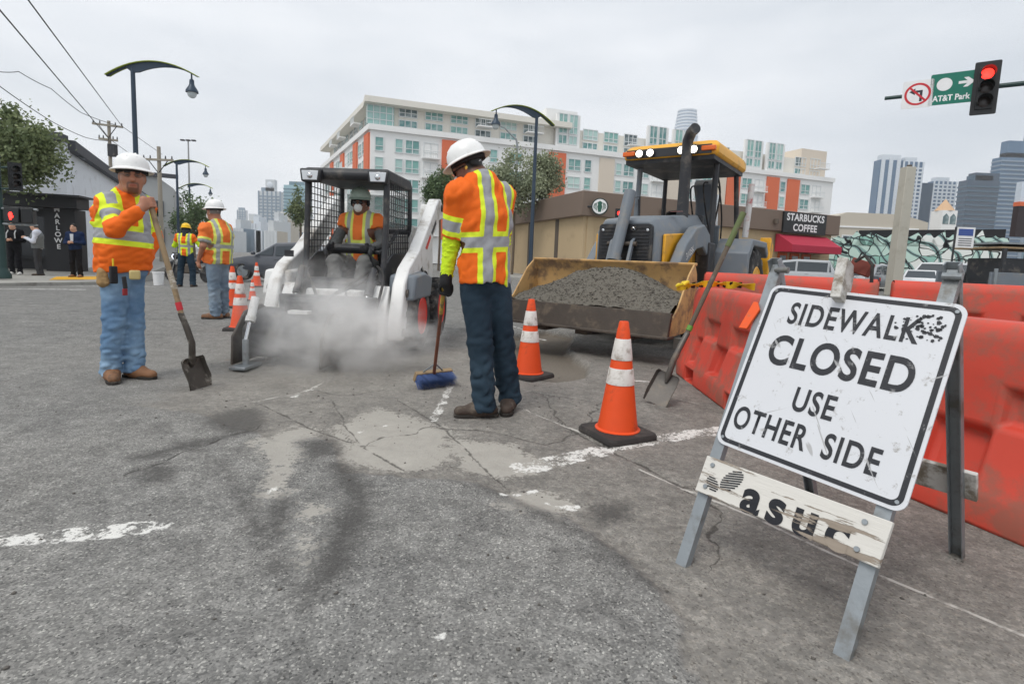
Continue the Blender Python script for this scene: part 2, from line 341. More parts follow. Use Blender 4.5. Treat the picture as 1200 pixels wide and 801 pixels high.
def gz(x, y):
    i = min(max(np.searchsorted(gx, x)-1, 0), nx-2); j = min(max(np.searchsorted(gy, y)-1, 0), ny-2); return float(GZ[i, j])
def _sc(rr):
    q = rr.random()
    if q < .45: px, py = rr.normal(430, 150), rr.normal(455, 30)
    elif q < .7: px, py = rr.normal(640, 90), rr.normal(470, 40)
    else: px, py = rr.uniform(0, 1150), 420+380*rr.random()**1.6
    p = G(px, max(py, 385)); return (p.x, p.y, gz(p.x, p.y))
crumbs = mat('crumbs', lin(96, 92, 87), .9, var=.4, scale=30, bump=.3)
struct(stones(1000, _sc, 'gravel', crumbs, .002, .010), 'loose stones and asphalt crumbs scattered on the street', 'stuff')
# ================================================================== SIGN, CONES, BARRIERS
galv = mat('galvanised_steel', lin(148, 154, 158), .5, .55, .18, 14, .12, 60, lin(112, 108, 100), .45, 6)
def scratched(name, col, dirt_c, sc_c, amt):
    k = NT(name); n_ = k.noise(24, 8, .75); c = k.mix(k.noise(5, 5), tuple(x*.94 for x in col), col); c = k.mix(k.math('MULTIPLY', k.ramp(n_, .57, .68), amt), c, dirt_c)
    for i, (r_, s_) in enumerate(((.5, 9), (-.9, 7), (1.4, 11))):
        mp_ = k.n('ShaderNodeMapping'); mp_.inputs['Rotation'].default_value = (r_, .6*r_, r_*1.7); mp2 = k.n('ShaderNodeMapping'); mp2.inputs['Scale'].default_value = (s_*9, s_*.5, s_*.5); k.l(k.co.outputs['Object'], mp_.inputs[0]); k.l(mp_.outputs[0], mp2.inputs[0])
        c = k.mix(k.math('MULTIPLY', k.ramp(k.noise(1.0, 2, .5, mp2.outputs[0]), .72, .76), .55), c, sc_c)
    k.l(c, k.b.inputs['Base Color']); k.b.inputs['Roughness'].default_value = .45; k.bump(n_, .05, .003); return k.m
white_sheet = scratched('sign_white', lin(216, 218, 222), lin(146, 142, 136), lin(136, 134, 130), .8)
black_print = scratched('sign_black', lin(32, 34, 40), lin(160, 160, 160), lin(205, 205, 205), .75)
old_white_wood = mat('weathered_white_board', lin(205, 203, 198), .75, 0, .08, 6, .35, 30, lin(128, 118, 104), .62, 13)
wood_plain = mat('bare_wood', lin(150, 128, 98), .75, 0, .2, 9, .25, 40, lin(96, 84, 70), .4, 7)
orange_refl = mat('orange_reflector', lin(240, 92, 30), .5, 0, .1, 9, 0, 40, lin(170, 110, 80), .3, 20)
dark_metal = mat('dark_metal', lin(52, 54, 58), .55, .2, .2, 10, .1, 40, lin(92, 88, 82), .35, 5)
rubber = mat('rubber', lin(40, 39, 39), .85, 0, .2, 20, .25, 60, lin(98, 94, 88), .45, 5)

FLp, FRp, BRp = G(797, 662), G(985, 770), G(1128, 650)
wx = (FRp-FLp).normalized(); bk = V((-wx.y, wx.x, 0)); UPZ = V((0, 0, 1))
sb = T('sidewalk_closed_sign_barricade', 'white SIDEWALK CLOSED sign on a folding steel A-frame barricade', 'sign', FLp)
up = (bk*.52+UPZ*1.08).normalized(); nrm = wx.cross(up).normalized()
if nrm.y > 0: nrm = -nrm
W_ = (FRp-FLp).length
def leg_bar(p, q, wdt, thick, nface, name):
    d = (q-p).normalized(); s = d.cross(nface).normalized(); h = wdt/2; t = thick; b = B()
    prof = [(-h, 0), (h, 0), (h, -t), (h-.004, -t), (h-.004, -.004), (-h+.004, -.004), (-h+.004, -t), (-h, -t)]   # C channel
    b.loft([[c+s*x+nface*y for x, y in prof] for c in (p, q)]); return b.obj(name, galv, sb)
Lh = 1.2
bkup = (-bk*.47+UPZ*1.08).normalized(); bn = (wx.cross(bkup)).normalized()
if bn.dot(bk) < 0: bn = -bn
for x0 in (0.0, W_):
    leg_bar(wx*x0, wx*(x0-(.03 if x0 == 0 else .0))+up*Lh, .042, .03, nrm, 'front_leg')
    leg_bar(wx*x0+bk*.99, wx*(x0-(.03 if x0 == 0 else 0))+bk*.99+bkup*Lh, .042, .03, bn, 'rear_leg')
    B().cyl(wx*(x0-.02)+up*1.165+nrm*.012, wx*(x0+.03)+up*1.165+nrm*.012, .012, n=10).obj('hinge_bolt', galv, sb)
def pl(px, py, off=.0):                     # pixel -> point on the tilted front plane, relative to the thing
    d = ray(px, py); o = V((0, 0, CAMH)); p0 = FLp+nrm*off; t = (p0-o).dot(nrm)/d.dot(nrm); return o+d*t-FLp
cs = [pl(*q, .006) for q in ((843, 519), (1053, 600), (1146, 360), (902, 333))]
uv = [(p.dot(wx), p.dot(up)) for p in cs]
sx_ = ((uv[1][0]-uv[0][0])+(uv[2][0]-uv[3][0]))/2; sy_ = ((uv[3][1]-uv[0][1])+(uv[2][1]-uv[1][1]))/2
cx_ = sum(q[0] for q in uv)/4; cy_ = sum(q[1] for q in uv)/4
rotp = (math.atan2(uv[1][1]-uv[0][1], uv[1][0]-uv[0][0])+math.atan2(uv[2][1]-uv[3][1], uv[2][0]-uv[3][0]))/2
rx = wx*math.cos(rotp)+up*math.sin(rotp); ed_ = ((uv[3][0]-uv[0][0])+(uv[2][0]-uv[1][0]), (uv[3][1]-uv[0][1])+(uv[2][1]-uv[1][1])); ry = (wx*ed_[0]+up*ed_[1]).normalized()      # the bent panel hangs slightly out of square
def rrect(w, h, r, n=6):
    out = []
    for qx, qy, a0 in ((1, 1, 0), (-1, 1, 90), (-1, -1, 180), (1, -1, 270)):
        for i in range(n+1):
            a = R(a0+90*i/n); out.append((qx*(w/2-r)+r*math.cos(a), qy*(h/2-r)+r*math.sin(a)))
    return out
MS = basis(wx*cx_+up*cy_+nrm*.006, rx, ry, nrm)
pan = B(); pan.prism(rrect(sx_, sy_, .035), 0, .006, 'z', MS); panel = pan.obj('sign_panel', white_sheet, sb)
bo = B(); o_ = rrect(sx_-.022, sy_-.022, .03); i_ = rrect(sx_-.052, sy_-.052, .02)
bo.loft([[MS @ V((x, y, z)) for x, y in ring] for ring, z in ((o_, .0064), (o_, .0072), (i_, .0072), (i_, .0064))], caps=False); bo.obj('border', black_print, panel)
def lett(s, x, y, size, sx=1, off=.014, sp=1.0): text(s, black_print, panel, MS @ Matrix.Translation((x, y, .0074)), size, sx=sx, offset=off*size, spacing=sp)
q = sy_/.62
lett('SIDEWALK', .0, .205*q, .112*q, .66, .020, 1.14); lett('CLOSED', .0, .062*q, .150*q, .74, .026, 1.10)
lett('USE', -.02, -.088*q, .112*q, .66, .020, 1.12); lett('OTHER', -.135, -.205*q, .112*q, .64, .020, 1.12); lett('SIDE', .13, -.205*q, .112*q, .66, .020, 1.12)
for (x, y) in ((-.46, .46), (.46, .46), (-.46, -.46), (.46, -.46)): B().cyl(MS @ V((x*sx_, y*sy_, .006)), MS @ V((x*sx_, y*sy_, .010)), .006, n=8).obj('bolt_head', galv, panel)
# smear of tar in the upper right of the panel
sm_ = B()
for i in range(70):
    a, rr_ = random.random()*6.28, random.random()**.6*.05; x, y = .205+rr_*math.cos(a)*1.5, .225*q+rr_*math.sin(a); s_ = .002+.006*random.random()
    sm_.add([MS @ V((x+s_*math.cos(t)*random.uniform(.6, 1.4), y+s_*math.sin(t)*random.uniform(.5, 1.2), .0078)) for t in (0, 1.05, 2.1, 3.14, 4.2, 5.2)], [(0, 1, 2, 3, 4, 5)])
sm_.obj('tar_smear', black_print, panel, smooth=0)
# lower wooden board with a faded name on it
bc = [pl(*q_, .02) for q_ in ((815, 572), (1026, 667), (1047, 612), (829, 533))]
ub = [(p.dot(wx), p.dot(up)) for p in bc]
bw = ((ub[1][0]-ub[0][0])+(ub[2][0]-ub[3][0]))/2; bh = ((ub[3][1]-ub[0][1])+(ub[2][1]-ub[1][1]))/2
MB = basis(wx*sum(u[0] for u in ub)/4+up*sum(u[1] for u in ub)/4+nrm*.002, wx, up, nrm)
def peeling(name, col):                     # paint flaking off along the grain of the board
    k = NT(name); mp_ = k.n('ShaderNodeMapping'); mp_.inputs['Rotation'].default_value = (0, 0, -math.atan2(wx.y, wx.x)); mp2 = k.n('ShaderNodeMapping'); mp2.inputs['Scale'].default_value = (4, 16, 40)
    k.l(k.co.outputs['Object'], mp_.inputs[0]); k.l(mp_.outputs[0], mp2.inputs[0]); n_ = k.noise(1.0, 6, .65, mp2.outputs[0]); n2_ = k.noise(5, 4); f = k.ramp(k.math('ADD', n_, k.math('MULTIPLY', k.math('SUBTRACT', n2_, .5), .5)), .54, .585)
    wd = k.mix(n_, lin(116, 104, 92), lin(168, 156, 142)); k.l(k.mix(f, col, wd), k.b.inputs['Base Color']); k.b.inputs['Roughness'].default_value = .85; k.bump(k.math('ADD', n_, k.math('MULTIPLY', f, -.6)), .6, .006); return k.m
peel_w = peeling('peeling_white_board', lin(214, 211, 204)); peel_k = peeling('peeling_black_print', lin(34, 36, 42))
bd = B(); bd.prism([(-bw/2, -bh/2), (bw/2, -bh/2), (bw/2+.004, bh/2), (-bw/2, bh/2)], 0, .02, 'z', MB); board = bd.obj('lower_board', peel_w, sb, bev=.003)
text('asuc', peel_k, board, MB @ Matrix.Translation((.045, -.018, .0215)), .155, sx=.98, offset=.005, spacing=1.3)
lg = B(); m3 = basis((0, 0, 0), wx, up, nrm).to_3x3()
for s_, cx2, cy2, n_ in ((1, -.175, .012, 9), (-1, -.238, -.022, 6)):                     # two striped lobes
    for i in range(n_):
        t0 = -1+2*(i+.5)/n_; hw = math.sqrt(1-t0*t0)*(.036 if s_ > 0 else .024); lg.box(MB @ V((cx2+.010*t0*s_, cy2+t0*(.04 if s_ > 0 else .024), .0215)), (hw*2, .0042, .0015), m3 @ Euler((0, 0, .25 if s_ > 0 else .0)).to_matrix())
em_ = lg.obj('printed_emblem', peel_k, board); em_['kind'] = 'stuff'
for (x, y) in ((-.44, .3), (-.44, -.3), (.40, .3), (.40, -.3)): B().cyl(MB @ V((x*bw, y*bh, .019)), MB @ V((x*bw, y*bh, .026)), .008, n=8).obj('bolt_head', galv, board)
# rear board, side reflector, clamp stick and strap at the top
rbm = basis(wx*(W_/2)+bk*.99+bkup*.34, wx, bkup, bn); rb = B(); rb.prism([(-.32, -.06), (.32, -.06), (.32, .06), (-.32, .06)], .001, .02, 'z', rbm); rb.obj('rear_board', old_white_wood, sb, bev=.003)
rf = B(); cR = pl(880, 371, .004); MR = basis(cR, wx, up, nrm)
rf.prism([(-.028, -.055), (.006, -.055), (.03, .03), (.012, .06), (-.004, .06)], 0, .012, 'z', MR); rf.obj('orange_reflector', orange_refl, sb, bev=.002)
st = B(); p1, p2 = pl(982, 352, .03), pl(991, 306, .03); dd = (p2-p1).normalized()
st.loft([[c+wx*x+nrm*y for x, y in ((-.017, -.05), (.017, -.05), (.017, .03), (-.017, .03))] for c in (p1, p2)]); st.obj('clamp_block', old_white_wood, sb, bev=.003)
B().box(p2+wx*.035-nrm*.045, (.03, .07, .05), (0.3, .2, .6)).obj('rusty_bracket', mat('rusty_red', lin(118, 58, 48), .8, 0, .3, 12), sb, bev=.004)
B().tube([p2+wx*.03, p2+wx*.06+UPZ*.02, p2+wx*.085-UPZ*.01, p2+wx*.088-UPZ*.07], .006).obj('strap', rubber, sb)

# ---- traffic cones
cone_or = mat('cone_orange', lin(236, 82, 28), .55, 0, .12, 6, .06, 40, lin(150, 62, 32), .36, 6)
cone_white = mat('cone_collar', lin(214, 210, 205), .5, 0, .05, 6, .03, 30, lin(150, 138, 126), .42, 12)
cone_base = mat('cone_base', lin(52, 49, 48), .85, 0, .2, 12, .2, 50, lin(88, 82, 76), .4, 6)
def cone_proto(sc=1.0, label='', group=None):
    t = T('traffic_cone', label, 'cone', group=group)
    b = B(); hw = .185; r = .05
    b.loft([[V((x*s_, y*s_, z)) for x, y in rrect(hw*2, hw*2, r, 3)] for s_, z in ((1.0, 0), (1.0, .022), (.95, .036), (.62, .042))]); b.obj('base', cone_base, t)
    rad = lambda z: .125-(z-.035)/(.71-.035)*(.125-.030)
    pr = [(.139, .036), (.139, .046), (.125, .052)]+[(rad(z), z) for z in (.1, .2, .3, .4, .5, .6, .665)]+[(.034, .672), (.030, .70), (.026, .71), (.018, .71), (.017, .69)]
    b = B(); b.lathe(pr, 32); b.obj('body', cone_or, t, smooth=50)
    for z0, z1 in ((.325, .425), (.475, .605)):
        b = B(); b.lathe([(rad(z0)+.0005, z0), (rad(z0)+.003, z0+.002), (rad(z1)+.003, z1-.002), (rad(z1)+.0005, z1)], 32); b.obj('reflective_collar', cone_white, t, smooth=50)
    t.scale = (sc,)*3; return t
c0 = cone_proto(1, 'orange traffic cone with scuffed white bands beside the striped white line'); c0.location = G(723, 509); c0.rotation_euler.z = R(28)
CONES = [((619, 441), 1.0, 'orange traffic cone just behind the dark jeans of the broom worker', 50, None),
         ((282, 386), 1.0, 'orange traffic cone standing by the black planer drum in the dust', 12, None),
         ((301, 336), 1.0, 'orange traffic cone in front of the dark sedan door', 30, None),
         ((273, 360), 1.05, 'tall orange traffic cone beside the second worker in pale jeans', 5, None),
         ((296, 352), .62, 'short orange cone between the taller cones and the dark sedan', 5, None),
         ((619, 336), 1.0, 'distant orange cone at the foot of the dark lamp post by the cafe', 0, None)]
for (px, py), s, lab, a, g in CONES:
    c = dup(c0); c['label'] = lab; c.location = Gs(px, py); c.rotation_euler.z = R(a); c.scale = (s,)*3

# ---- water filled barriers
bar_red = mat('barrier_plastic', lin(206, 72, 54), .6, 0, .18, 2.5, .10, 12, lin(160, 90, 74), .60, 4.5)
BARH = .87
def barrier_mesh(Lb):
    """jersey-shaped hollow plastic barrier: lofted profile, fork slots and square pockets pressed into both faces"""
    prof = [(.245, .0), (.245, .13), (.225, .17), (.15, .42), (.125, .60), (.12, .78), (.105, .84), (.075, BARH)]
    full = [(y, z) for y, z in prof]+[(-y, z) for y, z in reversed(prof)]
    xs = [-Lb/2, -Lb/2+.03]; cells = []
    pk = [(-.62, -.46), (-.13, .13), (.46, .62)]
    cuts = sorted({-Lb/2, -Lb/2+.02, *[a*Lb/1.8 for p_ in pk for a in p_], -.38*Lb/1.8-.0, .38*Lb/1.8, -.78*Lb/1.8, .78*Lb/1.8, Lb/2-.02, Lb/2})
    bm = bmesh.new(); rings = []
    for x in cuts:
        e = abs(x) > Lb/2-.001; rings.append([bm.verts.new((x, y*(.94 if e else 1), z*(.985 if e and z > .5 else 1))) for y, z in full])
    n = len(full); F = {}
    for i in range(len(rings)-1):
        for j in range(n-1): F[i, j] = bm.faces.new((rings[i][j], rings[i][j+1], rings[i+1][j+1], rings[i+1][j]))
        bm.faces.new((rings[i][n-1], rings[i][0], rings[i+1][0], rings[i+1][n-1]))
    bm.faces.new(rings[0]); bm.faces.new(list(reversed(rings[-1])))
    def rng(a, b): return [i for i in range(len(cuts)-1) if cuts[i] >= a-1e-6 and cuts[i+1] <= b+1e-6]
    bmesh.ops.recalc_face_normals(bm, faces=bm.faces)
    def press(keys, th, dp):
        fs = [F[k_] for k_ in keys if k_ in F and F[k_].is_valid]
        if fs: bmesh.ops.inset_region(bm, faces=fs, thickness=th, depth=-dp, use_even_offset=True)
    for a, b_ in pk:                       # upper row of square pockets, and fork slots at the foot
        ks = rng(a*Lb/1.8, b_*Lb/1.8)
        for side in (2, n-2-2):
            press([(i, side) for i in ks], .03, .07)
    for a, b_ in ((-.78, -.62), (-.46, -.38), (.38, .46), (.62, .78)):
        pass
    for side in (3, n-2-3):                 # large sunken panels between the pockets
        press([(i, side) for i in rng(-.46*Lb/1.8, -.13*Lb/1.8)], .03, .05); press([(i, side) for i in rng(.13*Lb/1.8, .46*Lb/1.8)], .03, .05)
    for side in (0, n-2):
        press([(i, side) for i in rng(-.62*Lb/1.8, -.38*Lb/1.8)], .012, .10); press([(i, side) for i in rng(.38*Lb/1.8, .62*Lb/1.8)], .012, .10)
    me = bpy.data.meshes.new('shell'); bm.to_mesh(me); bm.free(); return me
def barrier(p0, p1, label, z=0.0, group='red water-filled barriers along the works'):
    p0, p1 = V(p0), V(p1); d = p1-p0; Lb = d.length
    t = T('water_filled_barrier', label, 'barrier', ((p0.x+p1.x)/2, (p0.y+p1.y)/2, z), math.atan2(d.y, d.x), group)
    link('shell', barrier_mesh(Lb), bar_red, t, bev=.018, smooth=40, seg=3)
    for s_ in (-1, 1):
        for z_ in (.18, .52): B().box((s_*(Lb/2+.018), 0, z_), (.05, .09, .10)).obj('connecting_lug', bar_red, t, bev=.01)
    B().lathe([(.05, 0), (.05, .02), (.035, .03), (.001, .03)], 16, (Lb*.3, 0, BARH-.005)).obj('filler_cap', bar_red, t)
    return t
bA0 = G(786, 436); bA1 = G(845, 483)
da = (V((bA1.x, bA1.y, 0))-V((bA0.x, bA0.y, 0))).normalized(); off = V((.245, 0, 0))
barrier(V((1.64, 5.25, 0))+off, V((1.60, 3.42, 0))+off, 'red water-filled barrier with caution tape on top, beside the loader bucket')
barrier(V((1.66, 3.28, 0))+off, V((2.22, 1.56, 0))+off, 'red water-filled barrier right behind the rear legs of the sign')
for i, (a, b_, lab) in enumerate((((2.25, 6.35), (3.75, 5.55), 'dusty red barrier of the rear row next to the yellow loader'), ((3.85, 5.5), (5.3, 4.6), 'red barrier in the middle of the rear row, seen over the sign'), ((5.4, 4.52), (6.8, 3.5), 'red barrier of the rear row below the parked pickup truck'))):
    barrier((*a, 0), (*b_, 0), lab, .135)
# caution tape lying over the left barrier
yel = mat('caution_yellow', lin(238, 206, 40), .5, 0, .1, 8); blk = mat('tape_black', lin(28, 28, 30), .5)
ct = T('caution_tape', 'yellow and black caution tape draped over the top of the left barrier', 'tape', (1.90, 5.12, BARH+.012))
tp = [V((-.32, .10, -.03)), V((-.22, .05, -.01)), V((-.10, .03, .012)), V((.02, -.02, .022)), V((.10, -.06, .018)), V((.22, -.08, .02)), V((.34, -.12, .012))]
def ribbon(pts, wdt, th, a, b_):
    r_ = []
    for i in range(len(pts)):
        d = (pts[min(i+1, len(pts)-1)]-pts[max(i-1, 0)]).normalized(); s_ = d.cross(V((0, 0, 1))).normalized().lerp(V((0, 0, 1)), .55+.25*math.sin(i*.5)).normalized(); u_ = s_.cross(d)
        r_.append([pts[i]+s_*x+u_*y for x, y in ((-wdt/2, 0), (wdt/2, 0), (wdt/2, th), (-wdt/2, th))])
    return B().loft(r_)
def lerp_pts(pts, n):
    out = []; m_ = len(pts)-1
    for i in range(n+1): t = i/n*m_; j = min(int(t), m_-1); out.append(pts[j].lerp(pts[j+1], t-j))
    return out
fine = lerp_pts(tp, 40); ribbon(fine, .07, .002, 0, 0).obj('tape_strip', yel, ct)
for i in range(4, 36, 4): ribbon([p+V((0, 0, .003)) for p in fine[i:i+3]], .064, .001, 0, 0).obj('black_mark', blk, ct)
B().tube([V((-.30, .10, 0)), V((-.34, .02, -.01)), V((-.30, -.05, .01)), V((-.25, -.02, .03)), V((-.27, .08, .02))], .016, 6).obj('knot', yel, ct)

# ---- long-handled shovel leaning on the barrier
handle_dirty = mat('dirty_handle', lin(96, 86, 74), .8, 0, .3, 14, .2, 60, lin(120, 112, 102), .4, 12)
green_paint = mat('faded_green_paint', lin(92, 104, 62), .7, 0, .2, 14, .1, 40, lin(108, 100, 84), .45, 10)
steel_worn = mat('worn_shovel_steel', lin(104, 100, 96), .5, .5, .25, 9, .15, 40, lin(128, 118, 106), .5, 7)
def shovel(name, label, tip, top, nface, blade, green=None, red=False, bl_w=.24, bl_l=.29, flat=True):
    """square-mouth shovel: tip = middle of the blade's front edge, top = upper end of the handle, nface = blade's open side"""
    tip, top = V(tip), V(top); t = T(name, label, 'shovel', tip); d = (top-tip); Ls = d.length; d.normalize()
    nf = (V(nface)-d*V(nface).dot(d)).normalized(); s_ = d.cross(nf).normalized()
    p = lambda a, b_, c_: s_*a+d*b_+nf*c_
    b = B(); w2 = bl_w/2; rows = []
    for yy, ww, cc in ((0, 1, .0), (.08, 1, -.012), (bl_l*.7, 1, -.03), (bl_l*.93, .97, -.03), (bl_l, .80, -.02)):
        pts = [(-w2*ww, cc+.035*(yy > .01)), (-w2*ww*.86, cc), (0, cc-.006), (w2*ww*.86, cc), (w2*ww, cc+.035*(yy > .01))]
        rows.append([p(a, yy, c_) for a, c_ in pts]+[p(a, yy, c_-.003) for a, c_ in reversed(pts)])
    b.loft(rows); b.obj('blade', blade, t)
    b = B(); b.tube([p(0, bl_l*.72, -.028), p(0, bl_l*.95, -.012), p(0, bl_l+.10, .03), p(0, bl_l+.22, .02), p(0, bl_l+.34, .0)], [.012, .024, .023, .022, .021], 12); b.obj('socket', blade, t)
    b = B(); b.tube([p(0, bl_l+.30, .004), p(0, (Ls+bl_l)/2, .006), p(0, Ls, 0)], [.0175, .019, .019], 12); h = b.obj('handle', handle_dirty if green else wood_plain, t)
    if green: b = B(); b.tube([p(0, Ls*green, .0045), p(0, Ls*.9, .003), p(0, Ls+.004, 0)], [.0215, .023, .024], 12); b.obj('grip_sleeve', green_paint, t)
    if green: b = B(); b.tube([p(0, bl_l+.36, .004), p(0, bl_l+.40, .004)], .0225, 12); b.obj('green_band', mat('green_band', lin(96, 150, 60), .6), t)
    if red:
        b = B(); b.tube([p(0, bl_l+.36, .004), p(0, bl_l+.42, .004)], .0215, 12); b.obj('red_band', mat('red_tape', lin(196, 40, 52), .55, dirt=lin(120, 60, 55), damt=.3), t)
        b = B(); b.tube([p(0, bl_l+.52, .005), p(0, bl_l+.66, .005)], .0205, 12); b.obj('worn_label', mat('worn_label', lin(150, 138, 120), .7, dirt=lin(220, 215, 205), damt=.5, dscale=30), t)
    return t
tip2 = G(767, 474); tip2.z = .008
shovel('long_handled_shovel', 'long-handled shovel with faded green grip leaning on the red barrier', tip2, P(871, 250, 4.28), (-.6, -1, .6), steel_worn, green=.82, bl_w=.20, bl_l=.26)
# ================================================================== PEOPLE (smooth-blended solids, meshed with surface nets)
def glass_mat(name, tint, alpha=.35, rough=.05):
    if name in MATS: return MATS[name]
    k = NT(name); k.b.inputs['Base Color'].default_value = (*tint, 1); k.b.inputs['Roughness'].default_value = rough; k.b.inputs['Alpha'].default_value = alpha; MATS[name] = k.m; return k.m
class Sdf:
    def __init__(s, h): s.h = h; s.p = []
    def _add(s, fn, lo, hi, k, op): s.p.append((fn, np.array(lo)-.05, np.array(hi)+.05, k, op)); return s
    def cap(s, a, b, ra, rb=None, k=.03, op='u', flat=None):
        """tapered capsule; flat=(axis, factor) squashes the section along an axis"""
        a = np.array(a, float); b = np.array(b, float); rb = ra if rb is None else rb; e = b-a; L2 = max(e@e, 1e-9)
        ax, fc = (np.array(flat[0], float), flat[1]) if flat else (None, 1)
        def fn(X, Y, Z):
            qx, qy, qz = X-a[0], Y-a[1], Z-a[2]; t = np.clip((qx*e[0]+qy*e[1]+qz*e[2])/L2, 0, 1)
            qx, qy, qz = qx-e[0]*t, qy-e[1]*t, qz-e[2]*t; r = ra+(rb-ra)*t
            if ax is None: return np.sqrt(qx*qx+qy*qy+qz*qz)-r
            d = qx*ax[0]+qy*ax[1]+qz*ax[2]; g = 1/fc-1; qx, qy, qz = qx+ax[0]*d*g, qy+ax[1]*d*g, qz+ax[2]*d*g
            return (np.sqrt(qx*qx+qy*qy+qz*qz)-r)*min(1, fc)
        m = max(ra, rb)*max(1, fc); return s._add(fn, np.minimum(a, b)-m, np.maximum(a, b)+m, k, op)
    def ell(s, c, r, k=.03, op='u', rot=None):
        c = np.array(c, float); r = np.array(r, float); M3 = np.array(rot) if rot is not None else np.eye(3)
        def fn(X, Y, Z):
            q = [X-c[0], Y-c[1], Z-c[2]]; l = [sum(M3[j][i]*q[j] for j in range(3)) for i in range(3)]
            return (np.sqrt((l[0]/r[0])**2+(l[1]/r[1])**2+(l[2]/r[2])**2)-1)*r.min()
        m = r.max(); return s._add(fn, c-m, c+m, k, op)
    def below(s, fn): return s._add(fn, [-9]*3, [9]*3, 0, 'cut')      # keep where fn<0
    def mesh(s, name, wr=0, wf=18, seed=1, wfn=None):
        us = [p for p in s.p if p[4] == 'u']; lo = np.min([p[1] for p in us], 0); hi = np.max([p[2] for p in us], 0); h = s.h
        ax = [np.arange(lo[i], hi[i]+h, h, dtype=np.float32) for i in range(3)]; D = np.full([len(a) for a in ax], .2, np.float32)
        for fn, l, u, k, op in s.p:
            i0 = [int(max(0, np.searchsorted(ax[i], l[i])-1)) for i in range(3)]; i1 = [int(min(len(ax[i]), np.searchsorted(ax[i], u[i])+1)) for i in range(3)]
            if any(b_-a_ < 2 for a_, b_ in zip(i0, i1)): continue
            sl = tuple(slice(a_, b_) for a_, b_ in zip(i0, i1)); X, Y, Z = np.meshgrid(*[ax[i][sl[i]] for i in range(3)], indexing='ij', sparse=True)
            d = fn(X, Y, Z); d = np.broadcast_to(d, D[sl].shape)
            if op == 'u':
                a = D[sl]; hh = np.maximum(k-np.abs(a-d), 0)/k; D[sl] = np.minimum(a, d)-hh*hh*k*.25
            elif op == 's':
                a = D[sl]; hh = np.maximum(k-np.abs(a+d), 0)/k; D[sl] = np.maximum(a, -d)+hh*hh*k*.25
            else: D[sl] = np.maximum(D[sl], d)
        if wr:
            X, Y, Z = np.meshgrid(*ax, indexing='ij', sparse=True); near_ = np.abs(D) < .05
            full = np.broadcast_arrays(X, Y, Z); xs, ys, zs = (q[near_] for q in full)
            amt = wfn(xs, ys, zs) if wfn else 1
            D[near_] += (wr*amt*(.8*vnoise(xs*wf, ys*wf, zs*wf*1.4, seed)+.55*(1-3.2*np.abs(vnoise(xs*wf*1.3, ys*wf*1.3, zs*wf*1.9, seed+1)))+.25*vnoise(xs*wf*3, ys*wf*3, zs*wf*3, seed+2))).astype(np.float32)
        return surfnet(D, lo, h, name)
def surfnet(D, lo, h, name):
    S = D < 0; n = np.array(D.shape)-1; sm = np.zeros((*n, 3), np.float32); ct = np.zeros(n, np.float32)
    c8 = lambda o: tuple(slice(o[i], o[i]+n[i]) for i in range(3))
    for ax in range(3):
        for o1 in (0, 1):
            for o2 in (0, 1):
                o = [0, 0, 0]; r_ = [i for i in range(3) if i != ax]; o[r_[0]] = o1; o[r_[1]] = o2; o2_ = list(o); o2_[ax] = 1
                a, b = D[c8(o)], D[c8(o2_)]; m = (a < 0) != (b < 0); t = np.where(m, a/np.where(m, a-b, 1), 0)
                ct += m
                for i in range(3): sm[..., i] += m*((t if i == ax else o[i]))
    act = ct > 0; idx = np.full(n, -1, np.int64); idx[act] = np.arange(act.sum()); cell = np.argwhere(act)
    co = (cell+sm[act]/ct[act][:, None])*h+lo; fs = []
    for ax in range(3):
        r_ = [i for i in range(3) if i != ax]; sl0 = [slice(None)]*3; sl1 = [slice(None)]*3; sl0[ax] = slice(0, n[ax]); sl1[ax] = slice(1, n[ax]+1)
        m = S[tuple(sl0)] != S[tuple(sl1)]; e = np.argwhere(m); ok = np.all([(e[:, q] > 0) & (e[:, q] < n[q]) for q in r_], 0); e = e[ok]
        u = np.zeros(3, int); v = np.zeros(3, int); u[r_[0]] = 1; v[r_[1]] = 1
        q = np.stack([idx[tuple((e-u-v).T)], idx[tuple((e-v).T)], idx[tuple(e.T)], idx[tuple((e-u).T)]], 1)
        flip = S[tuple(e.T)]; flip = ~flip if ax == 1 else flip; q[~flip] = q[~flip][:, ::-1]; fs.append(q)
    return np_mesh(bpy.data.meshes.new(name), co, np.concatenate(fs))
def verts(me): a = np.empty(len(me.vertices)*3, np.float32); me.vertices.foreach_get('co', a); return a.reshape(-1, 3)
def smooth_link(name, me, m, parent):
    o = link(name, me, m, parent, smooth=0); me.shade_smooth(); return o
def seg_t(v, a, b):
    a = np.array(a); e = np.array(b)-a; t = ((v-a) @ e)/(e@e); tc_ = np.clip(t, 0, 1); return t*np.linalg.norm(e), np.linalg.norm(v-a-tc_[:, None]*e, axis=1)
# ---- cloth and skin materials
def vest_mat(name, base, yel_, sil):
    k = NT(name); b = k.b; n = k.noise(7, 5); c = k.mix(n, tuple(x*.86 for x in base), base)
    fine = k.math('MULTIPLY', k.math('SUBTRACT', k.noise(60, 3), .5), .004)
    c = k.mix(k.ramp(k.math('ADD', k.attr('tape_y'), fine), -.0015, .0015), c, yel_); c = k.mix(k.ramp(k.math('ADD', k.attr('tape_s'), fine), -.0015, .0015), c, sil)
    c = k.mix(k.math('MULTIPLY', k.ramp(k.noise(4, 6, .7), .55, .75), .18), c, lin(120, 90, 70)); k.l(c, b.inputs['Base Color']); b.inputs['Roughness'].default_value = .75
    b.inputs['Specular IOR Level'].default_value = .25; k.bump(k.math('ADD', k.noise(22, 4), k.math('MULTIPLY', k.noise(240, 2), .2)), .35, .008); return k.m
ORANGE = lin(248, 114, 34); FLY = lin(226, 245, 60); SILV = lin(158, 160, 164)
